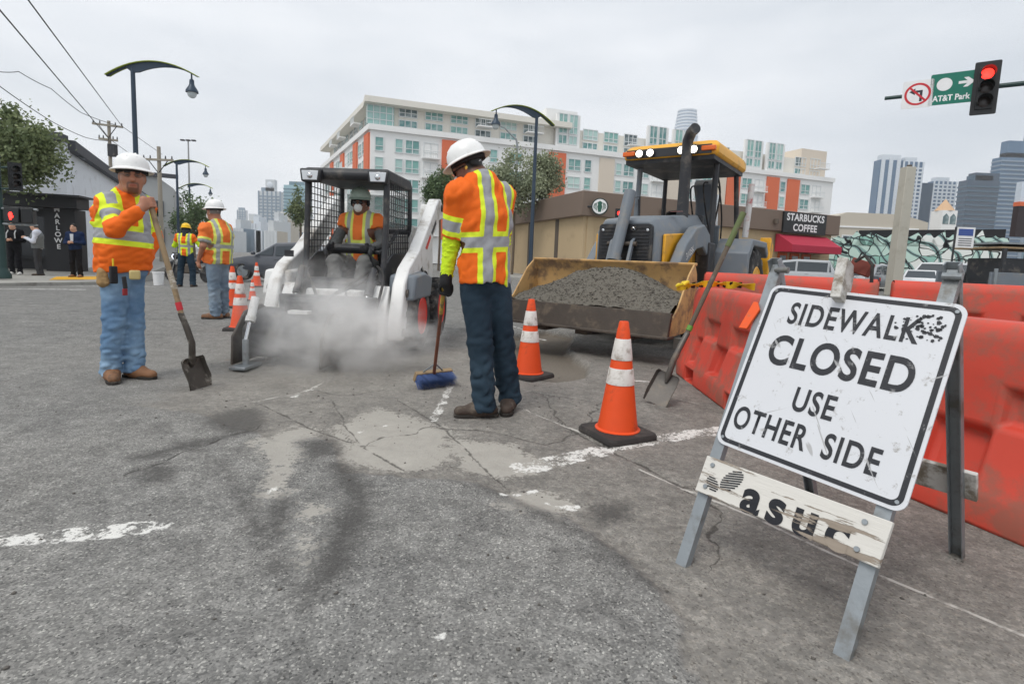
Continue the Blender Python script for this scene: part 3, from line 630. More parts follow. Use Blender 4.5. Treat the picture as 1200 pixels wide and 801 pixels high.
vest_o = vest_mat('hi_vis_orange_cloth', ORANGE, FLY, SILV); vest_f = vest_mat('faded_hi_vis_orange_cloth', lin(246, 128, 60), lin(226, 232, 110), lin(168, 170, 166))
def denim(name, col, fade, fs=2.6):
    k = NT(name); n = k.noise(fs, 4); c = k.mix(k.ramp(n, .35, .68), col, fade); c = k.mix(.25, c, k.mix(k.noise(150, 2), tuple(x*.6 for x in col), fade)); k.l(c, k.b.inputs['Base Color'])
    k.b.inputs['Roughness'].default_value = .85; k.b.inputs['Specular IOR Level'].default_value = .15
    k.bump(k.math('ADD', k.noise(9, 4, dist=.4), k.math('MULTIPLY', k.noise(300, 2), .1)), .3, .012); return k.m
jean_l = denim('light_denim', lin(90, 122, 156), lin(154, 182, 206)); jean_d = denim('dark_denim', lin(36, 50, 62), lin(58, 76, 90)); jean_p = denim('pale_denim', lin(112, 130, 148), lin(158, 172, 184))
cloth = lambda name, c, v=.15: mat(name, c, .85, 0, v, 6, .35, 26, spec=.15)
skin_t = lin(172, 118, 92); 
def skin(name, col):
    k = NT(name); c = k.mix(k.noise(9, 4), tuple(x*.85 for x in col), tuple(x*1.08 for x in col)); c = k.mix(k.attr('hair'), c, lin(26, 22, 20)); c = k.mix(k.attr('lip'), c, tuple(a*b_ for a, b_ in zip(col, (.75, .5, .5))))
    c = k.mix(k.attr('grey'), c, lin(120, 116, 112)); k.l(c, k.b.inputs['Base Color']); k.b.inputs['Roughness'].default_value = .5; k.b.inputs['Subsurface Weight'].default_value = .08; k.b.inputs['Subsurface Scale'].default_value = .01
    k.bump(k.noise(120, 3), .12, .003); return k.m
skin_a = skin('skin_tan', lin(176, 122, 96)); skin_b = skin('skin_brown', lin(122, 84, 66)); skin_c = skin('skin_light', lin(204, 158, 132))
helm_w = mat('helmet_white', lin(236, 236, 234), .35, 0, .03, 5, dirt=lin(180, 176, 168), damt=.25, dscale=9); helm_y = mat('helmet_yellow', lin(246, 196, 20), .35); helm_g = mat('helmet_grey_green', lin(168, 186, 172), .4, dirt=lin(120, 120, 110), damt=.3)
glove_bk = mat('black_glove', lin(30, 30, 33), .8, 0, .3, 12, .4, 40); leather = mat('brown_leather', lin(136, 96, 66), .7, 0, .2, 9, .3, 50, lin(90, 70, 54), .4, 8)
leather_d = mat('dark_leather', lin(66, 54, 46), .75, 0, .25, 9, .3, 50, lin(110, 100, 88), .4, 8); sole = mat('boot_sole', lin(48, 44, 40), .9, 0, .2, 10, .3, 50, lin(110, 104, 96), .4, 9)
lens_dk = mat('dark_lens', lin(20, 20, 24), .1); white_mask = mat('dust_mask_white', lin(232, 232, 228), .8, 0, .04, 8, .15, 60); black_hair = mat('black_hair', lin(24, 21, 20), .7, 0, .3, 30, .6, 90)
fluo = cloth('fluorescent_yellow_cloth', lin(206, 236, 52), .08)
def grip(S, c, axis, palm, r=.019, fr=.0095, sp=.0205, thumb=1, kk=.008):
    """closed hand round a rod: c centre on the rod, axis along it, palm = direction from rod to palm"""
    c = V(c); a = V(axis).normalized(); p = V(palm); p = (p-a*p.dot(a)).normalized(); t = a.cross(p)*thumb
    pc = c+p*(r+.02); S.cap(pc-a*.032, pc+a*.032, .021, .021, .02); S.cap(pc-a*.03+t*.014, pc+a*.03+t*.014, .017, .017, .015)
    for i in range(4):
        o = a*((i-1.5)*sp); rr = r+fr*.9; L_ = (1, 1.08, 1.03, .88)[i]
        pt = [c+o+(p*math.cos(th)+t*math.sin(th))*(rr*(1.25 if j == 0 else 1)) for j, th in enumerate((.5, 1.5, 2.6*L_, 3.7*L_))]
        for u_, v_ in zip(pt[:-1], pt[1:]): S.cap(u_, v_, fr, fr*.92, kk)
    th = [pc-a*.03-t*.012, c-a*.028-t*(r+.012), c-a*.018-t*(r+.006)-p*(r+.004), c-a*.008-p*(r+.012)]
    for u_, v_ in zip(th[:-1], th[1:]): S.cap(u_, v_, .0115, .010, kk)
    return pc
def open_hand(S, w_, d, side, curl=.5, k=.01, fr=.009):
    """relaxed hand: w_ wrist, d pointing to fingertips, side = towards the thumb"""
    w_, d, s = V(w_), V(d).normalized(), V(side); s = (s-d*s.dot(d)).normalized(); n = d.cross(s); pc = w_+d*.055
    S.cap(w_+d*.01, w_+d*.085, .026, .036, .02, flat=(n, .5))
    for i, (o, L_) in enumerate(((.029, .9), (.010, 1.0), (-.009, .95), (-.027, .75))):
        q = w_+d*.092+s*o; dd = d.copy(); prev = q-d*.02
        for j, ln in enumerate((.036, .026, .02)):
            dd = (dd*math.cos(curl*.55)+n*math.sin(curl*.55)).normalized(); nx_ = prev+dd*ln*L_; S.cap(prev, nx_, fr, fr*.9, k); prev = nx_
    q = w_+d*.03+s*.024; S.cap(q, q+(d*.6+s*.8).normalized()*.035, .0125, .011, k); S.cap(q+(d*.6+s*.8).normalized()*.035, q+(d*.6+s*.8).normalized()*.035+(d+s*.1+n*.4).normalized()*.03, .011, .009, k)
def boot(Sx, ank, fwd, L_=.29):
    """boot from ankle point down to the floor"""
    a = V(ank); f = V((fwd[0], fwd[1], 0)).normalized(); z0 = V((a.x, a.y, 0)); l = V((-f.y, f.x, 0))
    Sx.cap(z0+f*-.055+V((0, 0, .046)), z0+f*.06+V((0, 0, .050)), .044, .046, .04); Sx.cap(z0+f*.05+V((0, 0, .045)), z0+f*(L_-.13)+V((0, 0, .04)), .045, .041, .04, flat=((0, 0, 1), .85))
    Sx.cap(z0+V((0, 0, .06)), a+V((0, 0, .07)), .052, .054, .04); Sx.below(lambda X, Y, Z: .0-Z+.004+0*X)
    return z0, f
def person(name, label, loc, heading, J, G_, h=.009, scale=1.0, group=None):
    """J: joints in local coords (x forward, y left, z up); G_: garments and looks. Body is one mesh, clothes are children."""
    t = T(name, label, 'person', loc, heading, group); g = G_.get
    j = {k_: V(v_) for k_, v_ in J.items()}
    hd = j['head']; hf = V(J.get('look', (1, 0, 0))).normalized(); hl = V((0, 0, 1)).cross(hf).normalized(); hu = hf.cross(hl)
    hp = lambda f, l, u: hd+hf*f+hl*l+hu*u; rot = [[hf[i], hl[i], hu[i]] for i in range(3)]
    nb = j['neck']; pel = j['pelvis']; chest = j['chest']; lat = V(J.get('lat', (0, 1, 0))).normalized()
    # ---------------- body
    S = Sdf(h if g('fine', 0) == 0 else g('fine'))
    S.ell(hp(-.012, 0, .035), (.098, .078, .098), .03, rot=rot); S.ell(hp(.03, 0, -.035), (.068, .062, .088), .04, rot=rot)   # cranium, face
    S.cap(hp(.052, -.02, -.095), hp(.052, .02, -.095), .03, .03, .04)                                                          # chin
    S.cap(hp(.088, 0, .012), hp(.108, 0, -.03), .011, .018, .014); S.cap(hp(.084, -.045, .026), hp(.084, .045, .026), .012, .012, .02)  # nose, brow
    for s_ in (1, -1):
        S.ell(hp(.092, s_*.033, .004), (.016, .019, .011), .014, 's', rot); S.ell(hp(.08, s_*.032, .004), (.012, .012, .012), .006, rot=rot)
        S.ell(hp(-.01, s_*.08, -.01), (.022, .011, .034), .01, rot=rot); S.ell(hp(.05, s_*.045, -.03), (.028, .022, .024), .03, rot=rot)
    S.cap(hp(.094, -.02, -.062), hp(.094, .02, -.062), .009, .009, .01); S.cap(hp(.092, -.018, -.074), hp(.092, .018, -.074), .009, .009, .01); S.cap(hp(.11, -.02, -.068), hp(.11, .02, -.068), .004, .004, .006, 's')
    S.cap(nb-V((0, 0, .04)), hp(-.02, 0, -.06), .062, .056, .04)
    S.cap(pel, chest, .12, .125, .06, flat=(lat, 1.25)); S.cap(chest, nb, .12, .07, .06, flat=(lat, 1.3))
    for s_, sd in (('l', 1), ('r', -1)):
        S.cap(j['sho_'+s_], j['elb_'+s_], .052, .041, .04); S.cap(j['elb_'+s_], j['wri_'+s_], .042, .028, .03)
        S.cap(chest, j['sho_'+s_], .09, .06, .05)
        S.cap(j['hip_'+s_], j['kne_'+s_], .085, .058, .05); S.cap(j['kne_'+s_], j['ank_'+s_], .056, .038, .04)
        S.cap(j['ank_'+s_], j['ank_'+s_]*1+V((J['foot_'+s_][0], J['foot_'+s_][1], 0))*.1-V((0, 0, .04)), .035, .03, .03)
        hnd = G_.get('hand_'+s_)
        if hnd and not g('glove_'+s_):
            if hnd[0] == 'grip': pc = grip(S, *hnd[1:]); S.cap(j['wri_'+s_], pc, .028, .024, .03)
            else: open_hand(S, j['wri_'+s_], *hnd[1:])
    me = S.mesh('body'); v = verts(me); q = v-np.array(hd); lf, ll, lu = q@np.array(hf), q@np.array(hl), q@np.array(hu)
    inhead = (np.linalg.norm(q, axis=1) < .2)
    st = lambda x, a, b_: np.clip((x-a)/(b_-a), 0, 1)
    hair = st(lu, .035, .05)*st(-lf, -.075, -.06)+st(-lf, -.005, .01)*st(lu, -.05, -.03)                # scalp and nape
    if g('beard'):
        d1 = np.hypot(ll, (lu+.07)); ring = (lf > .05)*(st(-lu, .083, .089)*st(.038-np.abs(ll), 0, .008)+st(np.abs(ll), .024, .03)*st(.042-np.abs(ll), 0, .006)*(lu < -.05)*(lu > -.1)+st(-lu, .044, .05)*(lu > -.06)*st(.036-np.abs(ll), 0, .006)); hair = hair+np.clip(ring, 0, 1)*.62
    brow = (lf > .07)*st(.012-np.abs(lu-.028), 0, .004)*(np.abs(ll) > .014)*(np.abs(ll) < .052); eye = (lf > .068)*st(.006-np.abs(lu-.003), 0, .003)*st(.012-np.abs(np.abs(ll)-.032), 0, .004)
    hair = np.clip(hair+brow+eye*.9, 0, 1)*inhead; lip = (lf > .08)*st(.011-np.abs(lu+.068), 0, .003)*st(.024-np.abs(ll), 0, .005)*inhead
    set_attr(me, 'hair', np.where(g('grey', 0), hair*.25, hair)); set_attr(me, 'grey', hair*g('grey', 0)); set_attr(me, 'lip', lip*(1-hair)); body = smooth_link('body', me, g('skin'), t)
    # ---------------- trousers
    S = Sdf(h); S.cap(pel, pel+V((0, 0, .07)), .128+g('belly', 0)*.5, .128+g('belly', 0)*.8, .06, flat=(lat, 1.28)); tr = g('legw', 1.0)
    for s_ in 'lr':
        S.cap(j['hip_'+s_], j['kne_'+s_], .107*tr, .083*tr, .035); S.cap(j['kne_'+s_], j['ank_'+s_]-(j['kne_'+s_]-j['ank_'+s_]).normalized()*.03, .082*tr, .082*tr, .03)
    hem = g('hem', .045); wt = pel.z+g('waist', .09)
    S.below(lambda X, Y, Z: np.maximum(hem-Z, Z-wt)+0*X+0*Y)
    smooth_link('trousers', S.mesh('trousers', .013*g('wr', 1), 8.5, g('seed', 3), lambda x, y, z: .35+1.0*np.exp(-((z-.16)/.14)**2)+.6*np.exp(-((z-j['kne_l'].z)/.1)**2)), g('trouser_m'), t)
    # ---------------- boots
    for s_ in 'lr':
        S = Sdf(h*.8); z0, f = boot(S, j['ank_'+s_], J['foot_'+s_]); bt = smooth_link('boot', S.mesh('boot', .002, 40), g('boot_m'), t)
        b = B(); l_ = V((-f.y, f.x, 0)); pts = []
        for aa, ww in ((-.105, .02), (-.09, .036), (-.03, .041), (.03, .038), (.09, .046), (.14, .046), (.18, .036), (.2, .014)): pts.append((aa, ww))
        ring = [(a_, w2) for a_, w2 in pts]+[(a_, -w2) for a_, w2 in reversed(pts)]
        b.loft([[z0+f*a_+l_*w2*1.06+V((0, 0, z_)) for a_, w2 in ring] for z_ in (0.001, .024)]); b.obj('sole', sole, bt, bev=.004)
    # ---------------- upper garment
    S = Sdf(h); be = g('belly', 0); hemz = pel.z-g('shirt_drop', .06); inf = g('bulk', .0)
    S.cap(pel+V((0, 0, g('shirt_z', .0))), chest, .145+be+inf, .15+be*.4+inf, .07, flat=(lat, g('flat', 1.24))); S.cap(chest, nb-V((0, 0, .01)), .145+inf, .085, .07, flat=(lat, 1.3))
    if be: S.ell(V(pel)+(chest-pel)*.38+V((.06+be*.5, 0, 0)), (.12+be, .15+be*.8, .17), .08)
    sl_end = {}
    for s_ in 'lr':
        S.cap(nb-V((0, 0, .035)), j['sho_'+s_], .07, .074+inf*.5, .07); S.cap(chest+V((0, 0, .04)), j['sho_'+s_], .10+inf, .076+inf*.5, .06); a, e = j['sho_'+s_], j['elb_'+s_]
        if g('sleeve', 'short') == 'short': S.cap(a, a.lerp(e, g('sl', .82)), .077, .074, .035)
        elif g('sleeve') == 'long': S.cap(a, e, .074, .062, .035); S.cap(e, e.lerp(j['wri_'+s_], .93), .063, .046, .03)
    S.below(lambda X, Y, Z: hemz-Z+.012*np.sin(14*X+9*Y)+.008*np.sin(23*Y-5*X))
    if g('sleeve', 'short') == 'short':
        for s_ in 'lr':
            a, e = np.array(j['sho_'+s_]), np.array(j['elb_'+s_]); dd = (e-a)/np.linalg.norm(e-a); cc = a+(e-a)*g('sl', .82)
            S._add((lambda cc, dd: lambda X, Y, Z: np.where(np.sqrt((X-cc[0])**2+(Y-cc[1])**2+(Z-cc[2])**2) < .14, (X-cc[0])*dd[0]+(Y-cc[1])*dd[1]+(Z-cc[2])*dd[2], -1))(cc, dd), cc-.16, cc+.16, 0, 'cut')
    me = S.mesh('vest', .011*g('wr', 1), 8, g('seed', 3)+20); v = verts(me)
    dt = np.full(len(v), 9.); ty = np.full(len(v), -1.); ts = np.full(len(v), -1.)
    if g('tape', 1):
        lt = v@np.array(lat)-float(np.array(chest)@np.array(lat)); la = lambda p_: p_
        axz = np.array((nb-pel).normalized()); tz = (v-np.array(pel))@axz
        arm_d = np.full(len(v), 9.); arm_s = np.zeros(len(v)); arm_i = np.zeros(len(v), bool)
        for s_ in 'lr':
            tt, d_ = seg_t(v, j['sho_'+s_], j['elb_'+s_]); use = (d_ < .098+inf*.5) & (tt > .07); arm_i |= use; arm_s = np.where(use, tt, arm_s)
            if g('sleeve') == 'long':
                t2, d2 = seg_t(v, j['elb_'+s_], j['wri_'+s_]); fa = (d2 < .085) & (t2 > .0) & (d2 < d_); arm_i |= fa; arm_s = np.where(fa, 99, arm_s)
        wy, ws = g('tw', (.062, .027)); zb = g('band', .26); av = g('vband', .115)
        hb = np.abs(tz-zb); vb = np.abs(np.abs(lt-g('voff', 0))-av); vb = np.where(g('xback', 0) and True, vb, vb)
        vb = np.where(g('vtop', 0) & (tz < zb) if g('vtop', 0) else False, 9, vb)
        ty_t = np.maximum(wy-hb, (wy*.88)-vb); ts_t = np.maximum(ws-hb, ws*.9-vb)
        ab = np.abs(arm_s-g('aband', .17)); ty_a, ts_a = wy*g('asc', .95)-ab, ws*g('asc', .95)-ab
        ty = np.where(arm_i, ty_a, ty_t); ts = np.where(arm_i, ts_a, ts_t)
        if g('mask_tape') is not None:
            mk = g('mask_tape')(v); ty = np.where(mk, ty, -1); ts = np.where(mk, ts, -1)
    set_attr(me, 'tape_y', ty); set_attr(me, 'tape_s', ts); smooth_link(g('top_name', 'hi_vis_vest'), me, g('top_m'), t)
    # ---------------- undersleeves
    for s_ in 'lr':
        if g('undersleeve'):
            S = Sdf(h); a, e, w_ = j['sho_'+s_], j['elb_'+s_], j['wri_'+s_]; S.cap(a.lerp(e, .55), e, .06, .057, .03); S.cap(e, e.lerp(w_, .95), .058, .04, .03)
            smooth_link('undersleeve', S.mesh('undersleeve', .008, 26, g('seed', 3)+7), g('undersleeve'), t)
        if g('glove_'+s_):
            S = Sdf(h*.75); hnd = G_['hand_'+s_]; ex = dict(fr=.0115) if hnd[0] == 'open' else {}
            if hnd[0] == 'grip': pc = grip(S, *hnd[1:], fr=.0115, kk=.007); S.cap(j['wri_'+s_], pc, .036, .026, .03); S.cap(j['wri_'+s_], j['wri_'+s_].lerp(j['elb_'+s_], .18), .04, .043, .02)
            else: open_hand(S, j['wri_'+s_], *hnd[1:], fr=.0115); S.cap(j['wri_'+s_], j['wri_'+s_].lerp(j['elb_'+s_], .18), .036, .041, .02)
            smooth_link('glove', S.mesh('glove', .002, 40), g('glove_'+s_), t)
    # ---------------- headgear
    hm = basis(hp(-.012, 0, .0), hf, hl, hu)
    if g('helmet'):
        tl = Matrix.Rotation(R(g('htilt', -4)), 4, 'Y')
        b = B(); pr = [(.118, .052), (.1185, .060), (.117, .085), (.109, .115), (.092, .142), (.066, .162), (.035, .173), (.0, .176)]
        b.lathe(pr, 28, sx=1.12, sy=.98); 
        hsh = b; rim = []
        for i in range(36):
            a_ = 2*PI*i/36; full = g('brim', 'full') == 'full'; ex = .034+.018*max(0, math.cos(a_)) if full else .006+.05*max(0, math.cos(a_))**1.5
            ca, sa = math.cos(a_), math.sin(a_); dn = -.006-.006*abs(sa)+(-.012*max(0, ca))
            rim.append([V((.118*1.12*ca*.98, .118*.98*sa*.98, .060)), V((.118*1.12*ca, .118*.98*sa, .058)), V(((.118*1.12+ex)*ca, (.118*.98+ex*.8)*sa, .052+dn)), V(((.118*1.12+ex-.003)*ca, (.118*.98+ex*.8-.003)*sa, .047+dn)), V((.115*1.12*ca, .115*.98*sa, .050))])
        b.loft([[rim[i][q_] for i in range(36)] for q_ in range(5)], caps=False)
        for k_ in (-.02, 0, .02): b.tube([(.10, k_*1.5, .135), (.06, k_*1.3, .166), (0, k_*1.2, .178), (-.07, k_*1.3, .163), (-.105, k_*1.5, .132)], .0055, 6)
        me = b.mesh('helmet'); me.transform(hm @ tl); hel = link('hard_hat', me, g('helmet'), t, smooth=50)
        if g('sticker'):
            s2 = B()
            for yy, cc in ((.0, 0),): s2.prism(rrect(.05, .034, .006, 2), 0, .002, 'z', hm @ tl @ Matrix.Translation((.112, .0, .105)) @ Euler((0, R(66), 0)).to_matrix().to_4x4() @ Euler((0, 0, R(90))).to_matrix().to_4x4())
            s2.obj('sticker', g('sticker'), hel)
        b = B(); b.lathe([(.108, .02), (.112, .02), (.112, .05), (.108, .05)], 24, sx=1.08, sy=.93); me = b.mesh(); me.transform(hm @ tl); link('headband', me, glove_bk, hel)
    else:
        S = Sdf(h); S.ell(hp(-.016, 0, .045), (.106, .086, .100), .03, rot=rot); S.ell(hp(.075, 0, -.02), (.06, .11, .085), .03, 's', rot=rot); S.ell(hp(-.02, 0, -.1), (.14, .14, .07), .03, 's', rot=rot); smooth_link('hair', S.mesh('hair', .004, 50), g('hair_m', black_hair), t)
    if g('glasses'):
        b = B()
        for s_ in (1, -1):
            b.ell(hp(.098, s_*.033, .004), (.006, .028, .019), 12, Matrix(rot)); b.tube([hp(.095, s_*.06, .008), hp(.04, s_*.078, .008), hp(-.02, s_*.086, .0)], .0035, 6)
        b.tube([hp(.102, -.01, .008), hp(.104, 0, .010), hp(.102, .01, .008)], .003, 6); b.obj('safety_glasses', g('glasses'), t)
    if g('mask'):
        S = Sdf(min(h, .008)); S.ell(hp(.092, 0, -.055), (.042, .046, .05), .02, rot=rot); mk_ = smooth_link('dust_mask', S.mesh('dust_mask'), white_mask, t)
        B().tube([hp(.09, .045, -.045), hp(.0, .084, -.03), hp(-.1, .03, .0)], .003, 6).obj('strap', white_mask, mk_)
    if g('muffs'):
        for s_ in (1, -1): B().ell(hp(-.005, s_*.092, -.005), (.03, .02, .04), 12, Matrix(rot)).obj('ear_muff', glove_bk, t)
    return t, j, hp
def standing(sc=1.0, stance=.24, lean=0.0):
    z = lambda q: q*sc
    return dict(head=(.05+lean*.6, 0, z(1.62)), neck=(.0+lean*.5, 0, z(1.47)), chest=(.0+lean*.35, 0, z(1.30)), pelvis=(0, 0, z(.95)), sho_l=(-.01+lean*.42, .185, z(1.41)), sho_r=(-.01+lean*.42, -.185, z(1.41)),
                elb_l=(-.02, .25, z(1.12)), elb_r=(-.02, -.25, z(1.12)), wri_l=(.05, .26, z(.88)), wri_r=(.05, -.26, z(.88)), hip_l=(0, .095, z(.90)), hip_r=(0, -.095, z(.90)),
                kne_l=(.02, stance/2*.9, z(.49)), kne_r=(.02, -stance/2*.9, z(.49)), ank_l=(-.03, stance/2, z(.09)), ank_r=(-.03, -stance/2, z(.09)), foot_l=(1, .15), foot_r=(1, -.15), look=(1, 0, 0))
def to_local(p, loc, hd):
    q = V(p)-V(loc); c, s = math.cos(-hd), math.sin(-hd); return V((q.x*c-q.y*s, q.x*s+q.y*c, q.z))
def rot2(v_, hd): c, s = math.cos(-hd), math.sin(-hd); return V((v_[0]*c-v_[1]*s, v_[0]*s+v_[1]*c, v_[2]))

# ---------------- worker with a square shovel, at the left
m1 = G(152, 443); h1 = R(-38); d1 = m1.y
L1 = lambda px, py, Y=0: to_local(P(px, py, d1+Y), m1, h1)
hand_w = P(176, 238, d1-.18); sh_tip = G(236, 455); sh_tip.z = .004
sh_dir = (hand_w-sh_tip).normalized(); top_w = sh_tip+sh_dir*((hand_w-sh_tip).length+.02)
J1 = standing(1.0, .22)
hw = to_local(hand_w, m1, h1); camd = rot2((V((0, 0, 1.5))-m1), h1)
J1.update(look=(camd.x, camd.y, -.12), head=L1(155, 207), neck=L1(149, 229, .05), chest=L1(144, 254, .03), pelvis=L1(144, 314, .02),
          sho_r=L1(128, 240, -.12), elb_r=L1(134, 268, -.26), wri_r=L1(163, 246, -.24), sho_l=L1(168, 241, .20), elb_l=L1(180, 276, .24), wri_l=L1(172, 305, .16),
          hip_r=L1(135, 322, -.05), hip_l=L1(152, 322, .1), kne_r=L1(134, 378, -.08), kne_l=L1(156, 378, .07), ank_r=L1(130, 430, -.08), ank_l=L1(158, 432, .03), foot_r=(.9, -.15), foot_l=(1.0, .45), lat=(0, 1, 0))
J1['ank_r'].z = .09; J1['ank_l'].z = .09
p1, j1, hp1 = person('person', 'worker in orange hi-vis vest and light jeans, looking up, hand on an upright shovel', m1, h1, J1,
    dict(skin=skin_a, beard=1, belly=.018, flat=1.14, tw=(.078, .037), trouser_m=jean_l, boot_m=leather, top_m=vest_o, sleeve='long', shirt_drop=.03, aband=.14, band=.25, vtop=1, helmet=helm_w, glasses=glass_mat('clear_glasses', lin(90, 84, 80), .22), legw=.92,
         hand_r=('grip', hw+rot2(sh_dir, h1)*-.0, rot2(sh_dir, h1), rot2(V((-.6, -.75, .1)), h1)), hand_l=('open', (0, 0, -1), (1, 0, 0), .6), seed=5, vband=.12), h=.0085, group='road crew in orange vests')
shovel('square_shovel', 'square-mouth shovel with a wooden handle held by the left worker', sh_tip, top_w, (1, -.35, .2), mat('dark_shovel_steel', lin(70, 64, 58), .5, .35, .3, 9, .2, 40, lin(176, 170, 160), .32, 9), red=True, bl_w=.19, bl_l=.24)
# belt, pouches and tape measure (worn by the worker)
bl_ = j1['pelvis']+V((0, 0, .065)); b = B(); b.lathe([(.150, -.022), (.155, -.022), (.155, .022), (.150, .022)], 32, bl_, sx=1.0, sy=1.12); b.obj('tool_belt', leather_d, p1)
S = Sdf(.009); q = L1(122, 322, -.13); S.cap(q+V((0, 0, .02)), q-V((0, 0, .05)), .045, .05, .03); S.cap(q+V((.03, 0, .0)), q+V((.05, 0, -.06)), .02, .02, .01); S.cap(q+V((-.03, 0, .0)), q+V((-.04, 0, -.07)), .022, .02, .01); smooth_link('work_gloves', S.mesh('g', .006, 40), mat('tan_glove', lin(158, 128, 86), .85, 0, .35, 18, .5, 60), p1)
b = B(); q = L1(133, 322, -.20); b.box(q, (.045, .045, .13)); b.obj('radio', glove_bk, p1, bev=.008); B().cyl(q+V((0, 0, .06)), q+V((0, 0, .12)), .006).obj('radio_aerial', yel, p1)
q = L1(158, 322, -.18); B().box(q, (.045, .07, .07), (0, 0, -.3)).obj('tape_measure', mat('tape_measure', lin(200, 180, 120), .4), p1, bev=.012)
q = L1(146, 331, -.205); B().box(q, (.012, .03, .09), (.1, 0, .2)).obj('key_ring', dark_metal, p1, bev=.004); B().box(q-V((0, 0, .07)), (.014, .035, .05), (0, 0, .4)).obj('red_tag', mat('red_tag', lin(150, 40, 44), .6), p1, bev=.004)

# ---------------- worker with the broom, seen from behind
m2 = G(578, 485); h2 = R(140); d2 = m2.y
L2 = lambda px, py, Y=0: to_local(P(px, py, d2+Y), m2, h2)
J2 = standing(1.04, .24)
br_top = P(521, 330, d2+.02); br_foot = G(508, 452); br_foot.z = .085
J2.update(head=L2(549, 197, .06), look=rot2((-.86, .12, -.50), h2), neck=L2(564, 211, .02), chest=L2(565, 252, .04), pelvis=L2(568, 326, .04), sho_l=L2(537, 227, -.09), sho_r=L2(589, 230, .17), elb_l=L2(529, 286, .0), wri_l=L2(522, 330, .0),
          elb_r=L2(588, 282, .30), wri_r=L2(570, 322, .34), hip_l=L2(557, 338, .02), hip_r=L2(581, 338, .08), kne_l=L2(563, 405, -.03), kne_r=L2(589, 402, .12), ank_l=L2(567, 468, -.06), ank_r=L2(597, 459, .14), foot_l=rot2((-.95, -.25, 0), h2)[:2], foot_r=rot2((-.1, -.9, 0), h2)[:2], lat=rot2((.80, .60, 0), h2))
J2['ank_l'].z = .095; J2['ank_r'].z = .095
ax2 = (br_top-br_foot).normalized()
p2_, j2, hp2 = person('person', 'worker in orange vest, white hard hat and dark blue jeans looking down at a broom', m2, h2, J2,
    dict(skin=skin_b, trouser_m=jean_d, boot_m=leather_d, top_m=vest_o, sleeve='short', sl=.86, aband=.20, asc=1.0, band=.24, vband=.10, voff=.055, tw=(.066, .034), helmet=helm_w, htilt=-6, sticker=mat('helmet_sticker', lin(206, 200, 60), .5, dirt=lin(30, 30, 30), damt=.5, dscale=60),
         undersleeve=fluo, glasses=lens_dk, mask=1, glove_l=glove_bk, glove_r=glove_bk, hand_l=('grip', to_local(br_top-ax2*.06, m2, h2), rot2(ax2, h2), rot2(V((.75, -.5, 0)), h2)), hand_r=('open', (0, 0, -1), (1, 0, 0), .8), shirt_drop=.03, seed=9, belly=.0, bulk=.006, legw=1.0), h=.0085, group='road crew in orange vests')
b = B(); b.ell(hp2(-.0, .086, -.015), (.012, .012, .014), 10); b.obj('ear_plug', mat('ear_plug', lin(236, 196, 90), .6), p2_)
# push broom
bm_ = T('push_broom', 'push broom with blue bristles held by the worker in dark jeans', 'broom', br_foot)
hd_l = V((.78, .62, 0)).normalized(); hd_n = V((.62, -.78, 0)).normalized()
o0 = V((0, 0, 0)); b = B(); b.tube([o0+ax2*.02, ax2*.4+V((0, 0, .002)), ax2*((br_top-br_foot).length-.30)], .0135, 12); b.obj('handle', mat('broom_handle', lin(126, 74, 52), .6, 0, .2, 9, .1, 40, lin(90, 70, 60), .4), bm_)
b = B(); b.tube([ax2*((br_top-br_foot).length-.32), ax2*((br_top-br_foot).length+.05)], .0145, 12); b.obj('yellow_grip', mat('broom_grip', lin(190, 160, 70), .6, dirt=lin(70, 70, 80), damt=.5, dscale=16), bm_)
mtx = basis((0, 0, 0), hd_l, hd_n, V((0, 0, 1))) @ Euler((R(62), 0, 0)).to_matrix().to_4x4()
hb_ = B(); hb_.box((0, 0, .012), (.34, .085, .04)); me = hb_.mesh('block'); me.transform(mtx); link('head_block', me, wood_plain, bm_, bev=.006)
for s_ in (-1, 1): B().tube([ax2*.17, mtx @ V((s_*.12, 0, .03))], .006, 6).obj('brace', galv, bm_)
me = B().box((0, 0, .031), (.16, .07, .004)).mesh('plate'); me.transform(mtx); link('bracket_plate', me, galv, bm_)
bb = B(); rr_ = random.Random(3)
for i in range(1500):
    x, y = rr_.uniform(-.165, .165), rr_.uniform(-.034, .034); l_ = rr_.uniform(.10, .12); ex, ey = x*1.06+rr_.gauss(0, .004), y*1.5+rr_.gauss(0, .005); s2 = .0022
    bb.add([mtx @ V(p) for p in ((x-s2, y, -.004), (x+s2, y, -.004), (x, y+s2, -.004), (ex, ey, -l_))], [(0, 1, 3), (1, 2, 3), (2, 0, 3)])
bs = bb.obj('bristles', mat('blue_bristles', lin(62, 86, 136), .7, 0, .35, 40), bm_, smooth=0); bs['kind'] = 'stuff'

# ---------------- third worker: faded vest, pale jeans
m3 = Gs(252, 373); h3 = R(155); d3 = m3.y
L3 = lambda px, py, Y=0: to_local(P(px, py, d3+Y), m3, h3)
J3 = standing(1.0, .22)
J3.update(head=L3(251, 248, .0), look=rot2((-1, .25, -.1), h3), neck=L3(256, 262), chest=L3(257, 276), pelvis=L3(255, 304), sho_l=L3(240, 268, -.2), sho_r=L3(265, 268, .2), elb_l=L3(238, 288, -.26), wri_l=L3(233, 304, -.18), elb_r=L3(262, 290, .25), wri_r=L3(252, 306, .3),
          hip_l=L3(250, 308, -.08), hip_r=L3(259, 308, .08), kne_l=L3(251, 338, -.06), kne_r=L3(261, 338, .1), ank_l=L3(253, 369, -.06), ank_r=L3(262, 368, .12), foot_l=rot2((-.95, -.2, 0), h3)[:2], foot_r=rot2((-.9, .1, 0), h3)[:2])
J3['ank_l'].z = .09; J3['ank_r'].z = .09
